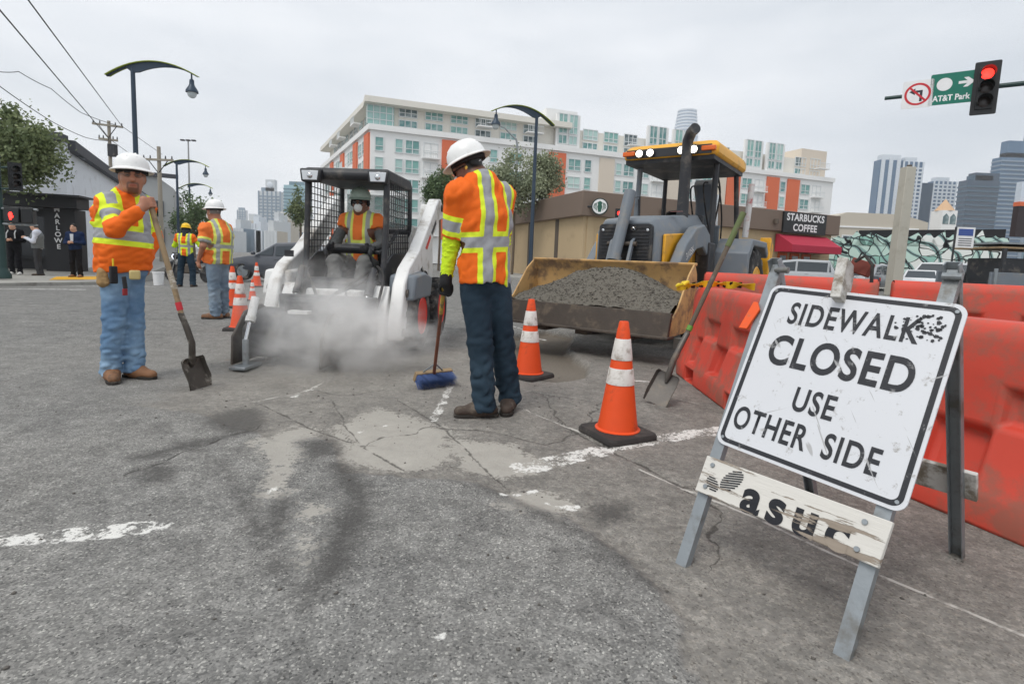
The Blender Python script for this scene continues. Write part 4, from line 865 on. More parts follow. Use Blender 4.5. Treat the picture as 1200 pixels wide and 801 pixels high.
person('person', 'worker in a faded orange vest and pale jeans wearing a white dust mask', m3, h3, J3,
    dict(skin=skin_a, grey=1, trouser_m=jean_p, boot_m=leather, top_m=vest_f, sleeve='short', sl=.8, aband=.19, band=.2, helmet=helm_w, mask=1, hand_l=('open', (.1, 0, -1), (1, 0, 0), .6), hand_r=('open', (0, 0, -1), (1, 0, 0), .6), belly=.03, seed=13), h=.012, group='road crew in orange vests')
# ---------------- fourth worker: yellow hard hat, back to us, arm up with a pole
m4 = Gs(219, 336); h4 = R(100); d4 = m4.y
L4 = lambda px, py, Y=0: to_local(P(px, py, d4+Y), m4, h4)
J4 = standing(1.0, .34)
J4.update(look=(1, .2, -.1), wri_l=(.3, .22, 1.22), elb_l=(.08, .33, 1.15), elb_r=(.05, -.35, 1.18), wri_r=(.22, -.28, 1.36), lat=(0, 1, 0))
p4, j4, hp4 = person('person', 'worker in a yellow hard hat and orange vest with his back turned, beside the motorcycle', m4, h4, J4,
    dict(skin=skin_b, trouser_m=jean_d, boot_m=leather_d, top_m=vest_o, sleeve='short', sl=.5, aband=.3, band=.2, vband=.12, tw=(.075, .03), helmet=helm_y, undersleeve=fluo, glove_l=glove_bk, glove_r=mat('orange_glove', lin(220, 80, 60), .7), hand_l=('open', (1, 0, .1), (0, 1, 0), .5), hand_r=('open', (.2, 0, 1), (1, 0, 0), .3), muffs=1, seed=17), h=.016, group='road crew in orange vests')
S = Sdf(.02); S.cap(j4['neck']+V((-.03, 0, -.06)), hp4(-.06, 0, -.05), .09, .085, .04); smooth_link('dark_hood', S.mesh('hood', .008, 20), cloth('dark_hood', lin(52, 58, 66)), p4)

# ---------------- three pedestrians by the corner entrance
KZ = Gs(150, 327, .13).z                   # level of the corner pavement
def walker(px, py, head_px, label, hd, top, trou, shoe, sk, dz=.14, arms=None, top_name='jacket', extra=None, fs=1.0):
    m = (Gs(px, py) if dz == 0 else G(px, py, KZ)); J = standing(fs, .22)
    if arms: J.update(arms)
    gg = dict(skin=sk, trouser_m=trou, boot_m=shoe, top_m=top, sleeve='long', tape=0, top_name=top_name, hand_l=('open', (.8, -.4, .1), (0, 0, 1), .6), hand_r=('open', (.8, .4, .1), (0, 0, 1), .6), bulk=.0, legw=.9, waist=.08)
    gg.update(extra or {}); return person('person', label, m, hd, J, gg, h=.018, group='people waiting at the corner')
front_arms = dict(elb_l=(.02, .27, 1.13), wri_l=(.2, .06, 1.14), elb_r=(.02, -.27, 1.13), wri_r=(.2, -.06, 1.12))
blkc = cloth('black_cloth', lin(26, 26, 30)); navy = cloth('navy_cloth', lin(30, 44, 74)); greyc = cloth('grey_vest_cloth', lin(116, 120, 120)); white_shoe = mat('white_shoe', lin(210, 208, 204), .6)
w1, jj, hh = walker(19, 322, 0, 'person in black with white trainers and light backpack straps by the red door', R(-75), blkc, blkc, white_shoe, skin_c, arms=front_arms)
for s_ in (1, -1): B().tube([(-.06, s_*.1, 1.46), (.08, s_*.1, 1.46), (.165, s_*.11, 1.36), (.17, s_*.12, 1.2)], .018, 6).obj('backpack_strap', mat('pale_strap', lin(188, 190, 190), .7), w1)
walker(46, 323, 0, 'person in a grey gilet over a pale shirt holding a phone outside the dark entrance', R(-150), cloth('pale_shirt', lin(206, 210, 220)), cloth('charcoal_cloth', lin(62, 62, 64)), leather_d, skin_c, arms=dict(elb_l=(.05, .27, 1.12), wri_l=(.28, .12, 1.24), elb_r=(.05, -.27, 1.12), wri_r=(.28, -.1, 1.24)))
w2 = [o for o in bpy.data.objects if o.get('label', '').startswith('person in a grey gilet')][0]
S = Sdf(.018); S.cap((0, 0, .93), (0, 0, 1.3), .165, .168, .06, flat=((0, 1, 0), 1.2)); S.cap((0, 0, 1.3), (0, 0, 1.43), .165, .1, .06, flat=((0, 1, 0), 1.25)); S.below(lambda X, Y, Z: .9-Z+0*X+0*Y); smooth_link('gilet', S.mesh('gilet', .006, 15), greyc, w2)
walker(90, 325, 0, 'person in a navy jacket with clasped hands standing on the yellow paving', R(-80), navy, blkc, leather, skin_c, arms=front_arms)
w3 = [o for o in bpy.data.objects if o.get('label', '').startswith('person in a navy jacket')][0]
B().prism([(-.05, 1.42), (.05, 1.42), (.035, 1.12), (-.035, 1.12)], .158, .172, 'x').obj('shirt_front', cloth('white_shirt', lin(206, 210, 216)), w3)
# ================================================================== MACHINES
m_white = mat('machine_white', lin(226, 226, 224), .42, 0, .04, 4, .03, 20, lin(150, 142, 130), .42, 3.2)
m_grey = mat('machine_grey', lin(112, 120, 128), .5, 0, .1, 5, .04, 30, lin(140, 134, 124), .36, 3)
m_dark = mat('machine_black', lin(44, 46, 50), .55, 0, .2, 8, .08, 40, lin(104, 98, 90), .38, 4)
m_yel = mat('machine_yellow', lin(232, 170, 42), .45, 0, .08, 5, .03, 30, lin(140, 110, 60), .35, 4)
m_buck = mat('worn_bucket_yellow', lin(198, 160, 106), .75, 0, .18, 7, .15, 40, lin(132, 108, 84), .58, 5)
m_steel = mat('bare_dirty_steel', lin(92, 84, 76), .6, .3, .25, 8, .2, 50, lin(60, 54, 50), .5, 5)
m_red = mat('wheel_red', lin(214, 52, 40), .5, 0, .1, 8, .03, 30, lin(130, 100, 90), .35, 7)
m_tyre = mat('tyre_rubber', lin(46, 46, 47), .9, 0, .2, 12, .2, 50, lin(120, 115, 108), .5, 6)
chrome = mat('chrome_rod', lin(210, 212, 214), .15, 1)
lamp_glass = mat('lamp_glass', lin(210, 214, 218), .15, .2, .05)
lamp_on = mat('lamp_lit', (1, .96, .86), .3, emit=((1, .93, .78), 4.5)); amber = mat('amber_lens', lin(226, 104, 30), .3)
def tyre_mesh(rad, wid, rimr, lugs=18, dep=.03, n=144):
    prof = [(rimr, -.46), (rimr+.02, -.49), (rad*.80, -.5), (rad*.93, -.47), (rad*.985, -.40), (rad, -.22), (rad, 0), (rad, .22), (rad*.985, .40), (rad*.93, .47), (rad*.80, .5), (rimr+.02, .49), (rimr, .46)]
    rings = []
    for i in range(n):
        t = 2*PI*i/n; ring = []
        for r, w_ in prof:
            ph = (t*lugs/(2*PI)+(.28 if w_ > 0 else -.22)+abs(w_)*1.1) % 1.0; lug = 1 if ph < .52 else 0
            rr = r-(dep*(1-lug) if r > rad*.9 else 0); ring.append(V((w_*wid, rr*math.cos(t), rr*math.sin(t))))
        rings.append(ring)
    rings.append(rings[0]); b = B(); k_ = len(prof); vs = [p for r in rings[:-1] for p in r]; fs = []
    for i in range(n):
        for j in range(k_-1):
            a = i*k_+j; c = ((i+1) % n)*k_+j; fs.append((a, a+1, c+1, c))
        fs.append((i*k_+k_-1, i*k_, ((i+1) % n)*k_, ((i+1) % n)*k_+k_-1))
    b.add(vs, fs); return b.mesh('tyre')
def wheel(parent, loc, rad, wid, rimr, rim_m, lugs=18, dep=.03, name='wheel', side=1, cache={}):
    key = (rad, wid, lugs)
    if key not in cache: cache[key] = tyre_mesh(rad, wid, rimr, lugs, dep)
    ty = link('tyre', cache[key], m_tyre, None, smooth=40); w_ = bpy.data.objects.new(name, None); COL.objects.link(w_); w_.parent = parent; w_.location = loc; ty.parent = w_
    s = side; b = B(); b.lathe([(rimr*1.02, s*wid*.47), (rimr*.97, s*wid*.50), (rimr*.88, s*wid*.44), (rimr*.80, s*wid*.30), (rimr*.42, s*wid*.26), (rimr*.40, s*wid*.36), (rimr*.22, s*wid*.38), (rimr*.2, s*wid*.44), (.0, s*wid*.44)], 32, axis=(1, 0, 0)); b.obj('rim', rim_m, w_)
    for i in range(6):
        a = 2*PI*i/6; c = V((s*wid*.27, rimr*.56*math.cos(a), rimr*.56*math.sin(a))); B().cyl(c, c+V((s*.025, 0, 0)), .014, n=6).obj('wheel_nut', galv, w_)
    return w_
def hose(parent, pts, r=.014, m=None):
    pts = [V(p) for p in pts]; out = []                                   # Catmull-Rom
    q = [pts[0]]+pts+[pts[-1]]
    for i in range(1, len(q)-2):
        for k_ in range(6):
            t = k_/6; out.append(.5*((2*q[i])+(-q[i-1]+q[i+1])*t+(2*q[i-1]-5*q[i]+4*q[i+1]-q[i+2])*t*t+(-q[i-1]+3*q[i]-3*q[i+1]+q[i+2])*t**3))
    out.append(pts[-1]); return B().tube(out, r, 8).obj('hose', m or rubber, parent)
def ram(parent, a, b_, r=.04, ext=.45, m=None, name='hydraulic_cylinder'):
    a, b_ = V(a), V(b_); c = a.lerp(b_, 1-ext); cy = B().cyl(a, c, r, n=16).obj(name, m or m_dark, parent); B().cyl(c-(c-a)*.02, b_, r*.5, n=12).obj('rod', chrome, cy)
    d = (c-a).normalized(); B().cyl(c-d*.05, c+d*.004, r*1.18, n=16).obj('gland', m or m_dark, cy); return cy
def side_poly(parent, name, m, poly, x0, x1, bev=.008): return B().prism(poly, x0, x1, 'x').obj(name, m, parent, bev=bev)
def lattice(parent, name, m, pts, nu, nv, r=.004):
    """wire mesh panel over the quad a,b,c,d"""
    a, b_, c, d = [V(p) for p in pts]; g = B()
    for i in range(1, nu): t = i/nu; g.tube([a.lerp(b_, t), d.lerp(c, t)], r, 4)
    for j in range(1, nv): t = j/nv; g.tube([a.lerp(d, t), b_.lerp(c, t)], r, 4)
    o = g.obj(name, m, parent); o['kind'] = 'stuff'; return o
# ---------------------------------------------------------------- skid steer loader
sk_o = P(408, 300, 5.95); sk_o.z = 0; SKA = R(-4)
sk = T('skid_steer_loader', 'white skid-steer loader with red rims driving a planer through dust', 'loader', sk_o, SKA); sk.scale = (.92, .94, .945)
for sx_s in (-1, 1):
    for yy in (.12, 1.22): wheel(sk, (sx_s*.74, yy, .42), .42, .31, .22, m_red, 16, .035, side=sx_s)
b = B(); b.prism([(-.12, .22), (1.75, .22), (1.85, .5), (1.8, .62), (.0, .62), (-.2, .5)], -.54, .54, 'x'); b.obj('chassis', m_dark, sk, bev=.02)
b = B(); b.prism([(.80, .6), (1.84, .6), (1.92, .8), (1.86, 1.38), (1.7, 1.52), (.98, 1.52)], -.52, .52, 'x'); b.obj('engine_cover', m_white, sk, bev=.03)
side_poly(sk, 'tailgate', m_dark, [(1.86, .62), (1.94, .66), (1.93, 1.3), (1.86, 1.36)], -.45, .45)
for i in range(6): B().box((0, 1.3, 1.525+.004), (.7, .02, .01)).obj('vent_slat', m_dark, sk, loc=(0, -.18+i*.075, 0))
for s_ in (-1, 1):
    side_poly(sk, 'rear_tower', m_white, [(1.02, .55), (1.72, .55), (1.70, 1.1), (1.58, 1.80), (1.34, 1.84), (1.18, 1.4)], s_*.53, s_*.64, .015)
    arm = B(); arm.prism([(1.62, 1.66), (1.60, 1.82), (1.44, 1.92), (1.28, 1.90), (.25, 1.18), (-.18, .98), (-.36, .80), (-.52, .36), (-.50, .20), (-.36, .18), (-.26, .34), (-.14, .66), (.06, .84), (.42, .98), (1.36, 1.62)], s_*.65, s_*.80, 'x')
    ao = arm.obj('lift_arm', m_white, sk, bev=.022, seg=3)
    dk_ = B(); dk_.prism([(.55, 1.22), (.80, 1.40), (.84, 1.36), (.64, 1.20)], s_*.802, s_*.805, 'x'); dk_.obj('red_decal', m_red, ao)
    dk_ = B(); dk_.prism([(.86, 1.43), (1.12, 1.61), (1.15, 1.56), (.92, 1.40)], s_*.802, s_*.805, 'x'); dk_.obj('black_decal', m_dark, ao)
    for yy, zz, rr_ in ((1.48, 1.80, .05), (-.30, .70, .045), (-.43, .28, .045)): B().cyl((s_*.64, yy, zz), (s_*.825, yy, zz), rr_, n=16).obj('pivot_pin', m_steel, ao)
    ram(sk, (s_*.70, 1.32, .62), (s_*.70, .62, 1.06), .045, .4)
    ram(sk, (s_*.42, -.30, .95), (s_*.40, -.58, .48), .038, .4)
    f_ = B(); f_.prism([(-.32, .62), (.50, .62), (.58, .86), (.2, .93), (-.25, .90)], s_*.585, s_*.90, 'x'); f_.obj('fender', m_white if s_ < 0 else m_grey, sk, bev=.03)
    side_poly(sk, 'front_upright', m_white, [(-.56, .16), (-.40, .14), (-.28, .55), (-.32, .78), (-.5, .5)], s_*.44, s_*.62, .015)
# cab
cab_m = m_dark
roof = B(); roof.prism([(-.06, 1.94), (-.10, 2.00), (-.06, 2.075), (.9, 2.09), (1.0, 2.02), (1.0, 1.96)], -.50, .50, 'x'); rf_o = roof.obj('roof', cab_m, sk, bev=.025)
for s_ in (-1, 1):
    B().tube([(s_*.47, -.04, 1.97), (s_*.475, -.05, 1.5), (s_*.47, -.10, 1.02), (s_*.45, -.16, .80)], .035, 10).obj('front_pillar', cab_m, sk)
    B().tube([(s_*.47, .96, 1.98), (s_*.47, .98, 1.4), (s_*.46, 1.0, .9)], .032, 10).obj('rear_pillar', cab_m, sk)
    side_poly(sk, 'cab_side_panel', cab_m, [(-.12, .60), (1.0, .60), (1.0, 1.16), (.2, 1.13), (-.08, 1.0)], s_*.455, s_*.485, .01)
    lattice(sk, 'side_grille', cab_m, [(s_*.475, -.03, 1.10), (s_*.475, .96, 1.14), (s_*.475, .95, 1.95), (s_*.475, -.02, 1.95)], 12, 11, .0055)
    lh = B(); lh.prism([(-.11, 0), (.11, 0), (.13, .15), (-.13, .15)] if s_ < 0 else [(-.11, 0), (.11, 0), (.13, .15), (-.13, .15)], -.03, .06, 'y'); hs = lh.obj('lamp_housing', cab_m, sk, bev=.02, loc=(s_*.40, -.12, 1.90))
    g_ = B(); g_.prism([(-.085, .02), (.085, .02), (.10, .125), (-.10, .125)], -.036, -.028, 'y'); g_.obj('lamp_lens', lamp_glass, hs, bev=.01); B().ell((0, -.034, .07), (.035, .02, .035), 12).obj('bulb', chrome, hs)
B().box((0, .97, 1.28), (.9, .03, .36)).obj('rear_panel', cab_m, sk, bev=.01)
B().box((0, .975, 1.68), (.8, .008, .44)).obj('rear_window', glass_mat('cab_glass', lin(150, 180, 176), .45), sk)
B().box((0, .42, .64), (.86, .9, .04)).obj('cab_floor', cab_m, sk)
S_ = B(); S_.box((0, .45, .86), (.48, .46, .14)); seat = S_.obj('seat', m_dark, sk, bev=.04); B().box((0, .72, 1.18), (.46, .14, .55), (R(-8), 0, 0)).obj('seat_back', m_dark, seat, bev=.05)
b = B(); b.tube([(-.40, .66, 1.42), (-.38, .35, 1.22), (-.34, .12, 1.14), (.34, .12, 1.14), (.38, .35, 1.22), (.40, .66, 1.42)], .024, 10); b.obj('lap_bar', m_dark, sk)
B().tube([(-.28, .10, 1.16), (-.15, .07, 1.18), (.15, .07, 1.18), (.28, .10, 1.16)], .045, 10).obj('bar_pad', m_dark, sk)
for s_ in (-1, 1): B().tube([(s_*.30, .06, .66), (s_*.29, .05, .95), (s_*.27, .0, 1.10)], .015, 8).obj('control_lever', m_dark, sk); B().ell((s_*.27, -.005, 1.13), (.03, .03, .05), 10).obj('lever_grip', m_dark, sk)
side_poly(sk, 'front_step', m_dark, [(-.14, .30), (-.34, .34), (-.30, .80), (-.12, .84)], -.43, .43, .02)
side_poly(sk, 'front_plate', m_white, [(-.36, .42), (-.40, .46), (-.34, .70), (-.30, .72)], -.36, .36, .01)
B().box((-.56, -.33, 1.09), (.10, .02, .07)).obj('dark_emblem', m_dark, sk)
for pts in ([(.40, -.12, .98), (.5, -.25, .92), (.55, -.38, .80), (.52, -.52, .50)], [(.36, -.14, .96), (.28, -.42, .84), (.10, -.56, .70), (-.1, -.75, .5)], [(.42, -.16, .90), (.2, -.46, .74), (-.05, -.58, .62), (-.28, -.8, .46)], [(-.40, -.14, .94), (-.30, -.40, .88), (-.1, -.6, .60), (.05, -.9, .42)], [(.1, -.3, .72), (.16, -.5, .5), (.12, -.7, .36)]): hose(sk, pts, .016)
# planer attachment
pn = B(); pn.prism([(-.62, .16), (-.60, .46), (-.85, .54), (-1.10, .50), (-1.26, .36), (-1.26, .12), (-1.25, .10), (-.7, .10)], -.58, .24, 'x'); pn.obj('planer_housing', m_dark, sk, bev=.02)
for x_ in (-.62, .26): side_poly(sk, 'planer_side_plate', m_steel, [(-.60, .03), (-1.38, .03), (-1.36, .30), (-1.15, .52), (-.85, .57), (-.58, .46)], x_, x_+.025)
b = B(); b.cyl((-.57, -1.02, .22), (.23, -1.02, .22), .17, n=20); b.obj('milling_drum', m_steel, sk)
for i in range(24): a = i*2.4; c = V((-.54+i*.032, -1.02+.16*math.cos(a), .22+.16*math.sin(a))); B().cyl(c, c+V((0, math.cos(a)*.05, math.sin(a)*.05)), .016, .005, 6).obj('drum_pick', m_steel, sk)
B().box((0, -.56, .38), (1.1, .06, .56)).obj('quick_attach_plate', m_dark, sk, bev=.015)
ram(sk, (-.46, -1.2, .66), (-.46, -1.38, .26), .04, .45, m_white); B().cyl((-.46, -1.38, .02), (-.46, -1.38, .28), .03).obj('depth_skid_leg', galv, sk); B().box((-.46, -1.38, .03), (.16, .3, .03)).obj('depth_skid', galv, sk, bev=.008)
B().box((-.1, -.88, .58), (.34, .3, .14)).obj('hydraulic_motor', m_dark, sk, bev=.03); B().box((-.05, -1.12, .53), (.2, .10, .03)).obj('white_label', m_white, sk)
# operator
opl = sk_o+Matrix.Rotation(SKA, 3, 'Z') @ V((0, .44, .56)); oh = SKA-PI/2
JO = dict(head=(.08, 0, 1.10-.02), neck=(.04, 0, .95), chest=(.02, 0, .76), pelvis=(0, 0, .40), sho_l=(.03, .18, .88), sho_r=(.03, -.18, .88), elb_l=(.10, .27, .62), elb_r=(.10, -.27, .62), wri_l=(.33, .22, .56), wri_r=(.33, -.22, .56),
          hip_l=(.02, .10, .37), hip_r=(.02, -.10, .37), kne_l=(.40, .17, .40), kne_r=(.40, -.17, .40), ank_l=(.46, .14, .12), ank_r=(.46, -.14, .12), foot_l=(1, .1), foot_r=(1, -.1), look=(1, .06, -.12))
person('person', 'operator in orange vest, grey hard hat and white dust mask seated inside the loader cab', opl, oh, JO, dict(skin=skin_b, trouser_m=cloth('grey_work_trousers', lin(112, 112, 110)), boot_m=leather_d, top_m=vest_f, sleeve='short', sl=.35, aband=.3, band=.2, vband=.11, undersleeve=cloth('grey_sleeve', lin(96, 98, 98)), helmet=helm_g, brim='front', glasses=lens_dk, mask=1, muffs=1,
       glove_l=glove_bk, glove_r=glove_bk, hand_l=('open', (1, -.3, -.1), (0, -.2, 1), .7), hand_r=('open', (1, .3, -.1), (0, .2, 1), .7), shirt_drop=.0, seed=31, hem=.1, waist=.1), h=.012, group='road crew in orange vests')

# ---------------------------------------------------------------- backhoe loader
BHA = R(-35); bo_ = V((1.44, 7.12, 0))
bh = T('backhoe_loader', 'yellow and grey backhoe loader with lit roof lamps and a raised front bucket', 'loader', bo_, BHA)
for s_ in (-1, 1):
    wheel(bh, (s_*.80, .75, .42), .42, .30, .24, m_yel, 20, .02, side=s_, name='front_wheel'); wheel(bh, (s_*.88, 2.75, .70), .70, .46, .40, m_yel, 18, .045, side=s_, name='rear_wheel')
b = B(); b.prism([(.0, .45), (3.4, .45), (3.5, .9), (1.9, 1.0), (.05, .95)], -.40, .40, 'x'); b.obj('chassis', m_dark, bh, bev=.02)
hood = B(); hood.loft([[V((x, y_, z)) for x, z in ((-.44*q_, .80), (.44*q_, .80), (.44*q_, 1.50*z_), (.34*q_, 1.66*z_), (-.34*q_, 1.66*z_), (-.44*q_, 1.50*z_))] for y_, q_, z_ in ((.02, .94, .98), (.10, 1, 1.0), (1.0, 1.05, 1.07), (1.85, 1.08, 1.12))]); hd_ = hood.obj('hood', m_grey, bh, bev=.03, seg=3)
for s_ in (-1, 1): side_poly(bh, 'hood_side_panel', m_yel, [(.14, .86), (1.75, .86), (1.75, 1.58), (.14, 1.46)], s_*.452, s_*.49, .012)
gr = B(); gr.prism(rrect(.74, .76, .05, 3), -.02, .03, 'y'); gro = gr.obj('grille', m_dark, bh, loc=(0, 0, 1.20))
gl = B()
for i in range(16): gl.box((0, -.026, -.33+i*.044), (.66, .012, .012))
glo = gl.obj('grille_slats', m_dark, gro); glo['kind'] = 'stuff'
em = B(); em.lathe([(.001, 0), (.045, 0), (.045, .006), (.001, .006)], 20, (.12, -.034, .33), (0, -1, 0)); em.obj('maker_badge', m_dark, gro)
em = B(); em.tube([(.09, -.043, .32), (.11, -.043, .335), (.13, -.043, .325), (.148, -.043, .345)], .006, 6); em.tube([(.112, -.043, .335), (.10, -.043, .30)], .005, 6); em.tube([(.13, -.043, .326), (.14, -.043, .305)], .005, 6); em.obj('leaping_emblem', chrome, gro)
for x_ in (-.31, .31): B().lathe([(.001, 0), (.02, 0), (.02, .01), (.001, .014)], 12, (x_, -.026, .30), (0, -1, 0)).obj('bolt_cap', chrome, gro)
# loader arms
for s_ in (-1, 1):
    arm = B(); top = [(1.62, 1.30), (1.5, 1.54), (1.2, 1.66), (.85, 1.60), (.45, 1.36), (.12, 1.02), (-.15, .70), (-.38, .50)]; bot = [(-.42, .38), (-.2, .38), (.05, .52), (.3, .82), (.55, 1.10), (.9, 1.30), (1.2, 1.34), (1.45, 1.22)]
    arm.prism(top+bot, s_*.53, s_*.67, 'x'); ao = arm.obj('loader_arm', m_grey, bh, bev=.025, seg=3)
    q_ = Matrix(); mx_ = basis((s_*.675, .62, 1.235), V((0, s_*1, .44)).normalized(), V((0, -s_*.44, 1)).normalized(), V((s_, 0, 0)))
    text('310SK', m_white, ao, mx_ @ Matrix.Translation((-.02, .02, 0)), .13, offset=.002)
    side_poly(bh, 'red_warning_panel', mat('warning_red', lin(200, 46, 56), .5), [(.52, .92), (1.0, 1.12), (.98, 1.26), (.5, 1.06)], s_*.505, s_*.528, .004)
    ram(bh, (s_*.60, 1.5, .75), (s_*.60, .40, 1.0), .05, .4)
    side_poly(bh, 'arm_support_post', m_dark, [(1.42, .5), (1.72, .5), (1.72, 1.42), (1.42, 1.42)], s_*.50, s_*.70, .015)
ram(bh, (.02, .02, 2.0), (-.03, -.30, .98), .075, .12, m_grey, 'bucket_cylinder'); 
for s_ in (-1, 1): side_poly(bh, 'bucket_link', m_grey, [(-.12, 1.36), (-.04, 1.40), (-.26, .82), (-.36, .80)], s_*.14-.02, s_*.14+.02)
B().cyl((-.20, -.10, 1.32), (.20, -.10, 1.32), .03).obj('link_pin', m_steel, bh)
# bucket
bkt = T('tmp', '', '', (0, 0, 0)); bkt.name = 'front_bucket'; bkt.parent = bh; bkt.location = (0, 0, 0)
for k_ in ('label', 'category'): 
    if k_ in bkt: del bkt[k_]
BW = 1.06; z0 = .32; BS = .42; BT = 1.16
prof_o = [(y+BS, z0+(z-.27)*BT) for y, z in ((-1.62, .27), (-1.05, .29), (-.86, .41), (-.80, .61), (-.84, .83), (-.92, .93))]
prof_i = [(y+.0 if i == 0 else (y-.03), z+(.022 if i < 2 else 0)) for i, (y, z) in enumerate(prof_o)]
sh = B(); sh.loft([[V((x, y, z)) for y, z in prof_o+list(reversed(prof_i))] for x in (-BW, BW)]); sh.obj('bucket_shell', m_buck, bkt)
for s_ in (-1, 1): side_poly(bkt, 'bucket_side', m_buck, [(y+BS, z0+(z-.27)*BT) for y, z in ((-1.64, .265), (-1.05, .275), (-.84, .40), (-.78, .61), (-.82, .83), (-.92, .94), (-1.10, .83), (-1.40, .53), (-1.62, .40))], s_*BW-(.02 if s_ < 0 else 0), s_*BW+(.02 if s_ > 0 else 0), .006)
B().box((0, -1.61+BS, z0-.006), (BW*2+.06, .20, .03)).obj('cutting_edge', m_steel, bkt, bev=.006)
lipf = B(); lipf.prism([(-1.70+BS, z0-.02), (-1.62+BS, z0-.022), (-1.57+BS, z0+.25), (-1.615+BS, z0+.255)], -BW-.02, BW+.02, 'x'); lipf.obj('front_lip', mat('dark_worn_steel', lin(70, 62, 55), .6, .25, .3, 8, .2, 50, lin(104, 92, 78), .4, 6), bkt, bev=.006)
B().box((0, -.90+BS, z0+.66*BT), (BW*2+.05, .09, .035)).obj('top_rail', m_buck, bkt, bev=.008)
for x_ in (-.55, .0, .55): B().box((x_, -1.35+BS, z0-.05), (.16, .35, .09)).obj('wear_shoe', m_steel, bkt, bev=.01)
# spoil in the bucket: a heap of crumbled asphalt
nxp, nyp = 110, 60; xs = np.linspace(-BW+.01, BW-.01, nxp); ys = np.linspace(-1.60+BS, -.86+BS, nyp); HX, HY = np.meshgrid(xs, ys, indexing='ij')
hz = z0+.235+.45*np.exp(-((HX-.12)/.9)**2*.9)*np.clip((HY+1.62-BS)/.45, 0, 1)*np.clip((-.76+BS-HY)/.25, .4, 1)+.035*vnoise(HX*4, HY*4, seed=41)+.010*vnoise(HX*22, HY*22, seed=42)+.008*RNG.random(HX.shape)
ii = np.arange(nxp*nyp).reshape(nxp, nyp); me = np_mesh(bpy.data.meshes.new('heap'), np.stack([HX, HY, hz], -1).reshape(-1, 3), np.stack([ii[:-1, :-1], ii[1:, :-1], ii[1:, 1:], ii[:-1, 1:]], -1).reshape(-1, 4))
spoil = mat('spoil', lin(112, 108, 100), .95, 0, .3, 60, .8, 90, lin(74, 70, 66), .5, 22, spec=.1)
hp_ = link('asphalt_spoil_heap', me, spoil, None, smooth=0); hp_.location = bo_; hp_.rotation_euler.z = BHA; me.shade_smooth(); tag(hp_, 'heap of crumbled grey asphalt filling the loader bucket', None, kind='stuff')
def _hs(rr):
    i, j_ = rr.integers(4, nxp-4), rr.integers(2, nyp-4); return (float(HX[i, j_]), float(HY[i, j_]), float(hz[i, j_]))
st_ = stones(2500, _hs, 'asphalt_chunks', spoil, .004, .017); st_.location = bo_; st_.rotation_euler.z = BHA; tag(st_, 'small chunks lying on the spoil heap in the bucket', None, kind='stuff')
# cab: canopy, posts, seat, steering wheel
for s_ in (-1, 1):
    B().tube([(s_*.60, 1.80, 2.68), (s_*.60, 1.78, 2.2), (s_*.62, 1.72, 1.0)], .045, 8).obj('front_post', m_grey if s_ < 0 else m_dark, bh); B().tube([(s_*.60, 3.0, 2.68), (s_*.64, 3.1, 1.9), (s_*.68, 3.2, 1.15)], .04, 8).obj('rear_post', m_dark, bh)
    fe = B(); fe.prism([(1.95, .55), (1.98, 1.30), (2.2, 1.52), (3.3, 1.52), (3.5, 1.35), (3.45, 1.25), (3.2, 1.42), (2.3, 1.42), (2.08, 1.2), (2.08, .55)], s_*.62, s_*1.12, 'x'); fe.obj('rear_fender', m_grey, bh, bev=.02)
    side_poly(bh, 'cab_step', m_dark, [(1.75, .40), (2.05, .40), (2.05, .52), (1.75, .52)], s_*.62, s_*.98)
    side_poly(bh, 'stabiliser', m_yel, [(3.55, .35), (3.75, .35), (3.85, 1.5), (3.6, 1.62)], s_*.95, s_*1.13, .015)
rf = B(); rf.loft([[V((x*sx, y, z)) for x, y in ((-.72, 1.42), (-.58, 1.34), (.58, 1.34), (.72, 1.42), (.73, 3.1), (.62, 3.2), (-.62, 3.2), (-.73, 3.1))] for sx, z in ((.96, 2.66), (1.0, 2.70), (1.0, 2.80))]+[[V((x*.93, 1.42+(y-1.34)*.93, 2.875)) for x, y in ((-.72, 1.42), (-.58, 1.34), (.58, 1.34), (.72, 1.42), (.73, 3.1), (.62, 3.2), (-.62, 3.2), (-.73, 3.1))]]); rfo = rf.obj('canopy_roof', m_yel, bh, bev=.02)
un = B(); un.prism([(-.67, 1.38), (.67, 1.38), (.68, 3.1), (-.68, 3.1)], 2.60, 2.665, 'z'); un.obj('canopy_lining', m_dark, bh)
fas = B(); fas.prism([(-.64, 2.675), (.64, 2.675), (.64, 2.80), (-.64, 2.80)], 1.318, 1.345, 'y'); faso = fas.obj('lamp_fascia', m_dark, bh)
for x_ in (-.42, -.25, .22, .40):
    B().lathe([(.001, 0), (.062, 0), (.07, .03), (.062, .035)], 20, (x_, 1.318, 2.735), (0, -1, 0)).obj('lamp_bezel', m_dark, bh); B().lathe([(.001, .03), (.052, .032), (.05, .045), (.001, .052)], 20, (x_, 1.318, 2.735), (0, -1, 0)).obj('work_lamp', lamp_on, bh)
for x_ in (-.60, .60): B().box((x_, 1.33, 2.745), (.2, .06, .07)).obj('indicator_lamp', amber, bh, bev=.012)
ex = B(); ex.tube([(.30, 1.30, 1.70), (.30, 1.30, 2.0), (.30, 1.30, 2.72), (.31, 1.28, 2.86), (.37, 1.22, 2.96), (.45, 1.14, 2.99)], [.085, .082, .078, .076, .076, .078], 16); ex.obj('exhaust_stack', m_dark, bh)
B().box((0, 2.5, 1.12), (.56, .52, .16)).obj('seat', m_dark, bh, bev=.04); B().box((0, 2.76, 1.48), (.52, .14, .62)).obj('seat_back', m_dark, bh, bev=.05)
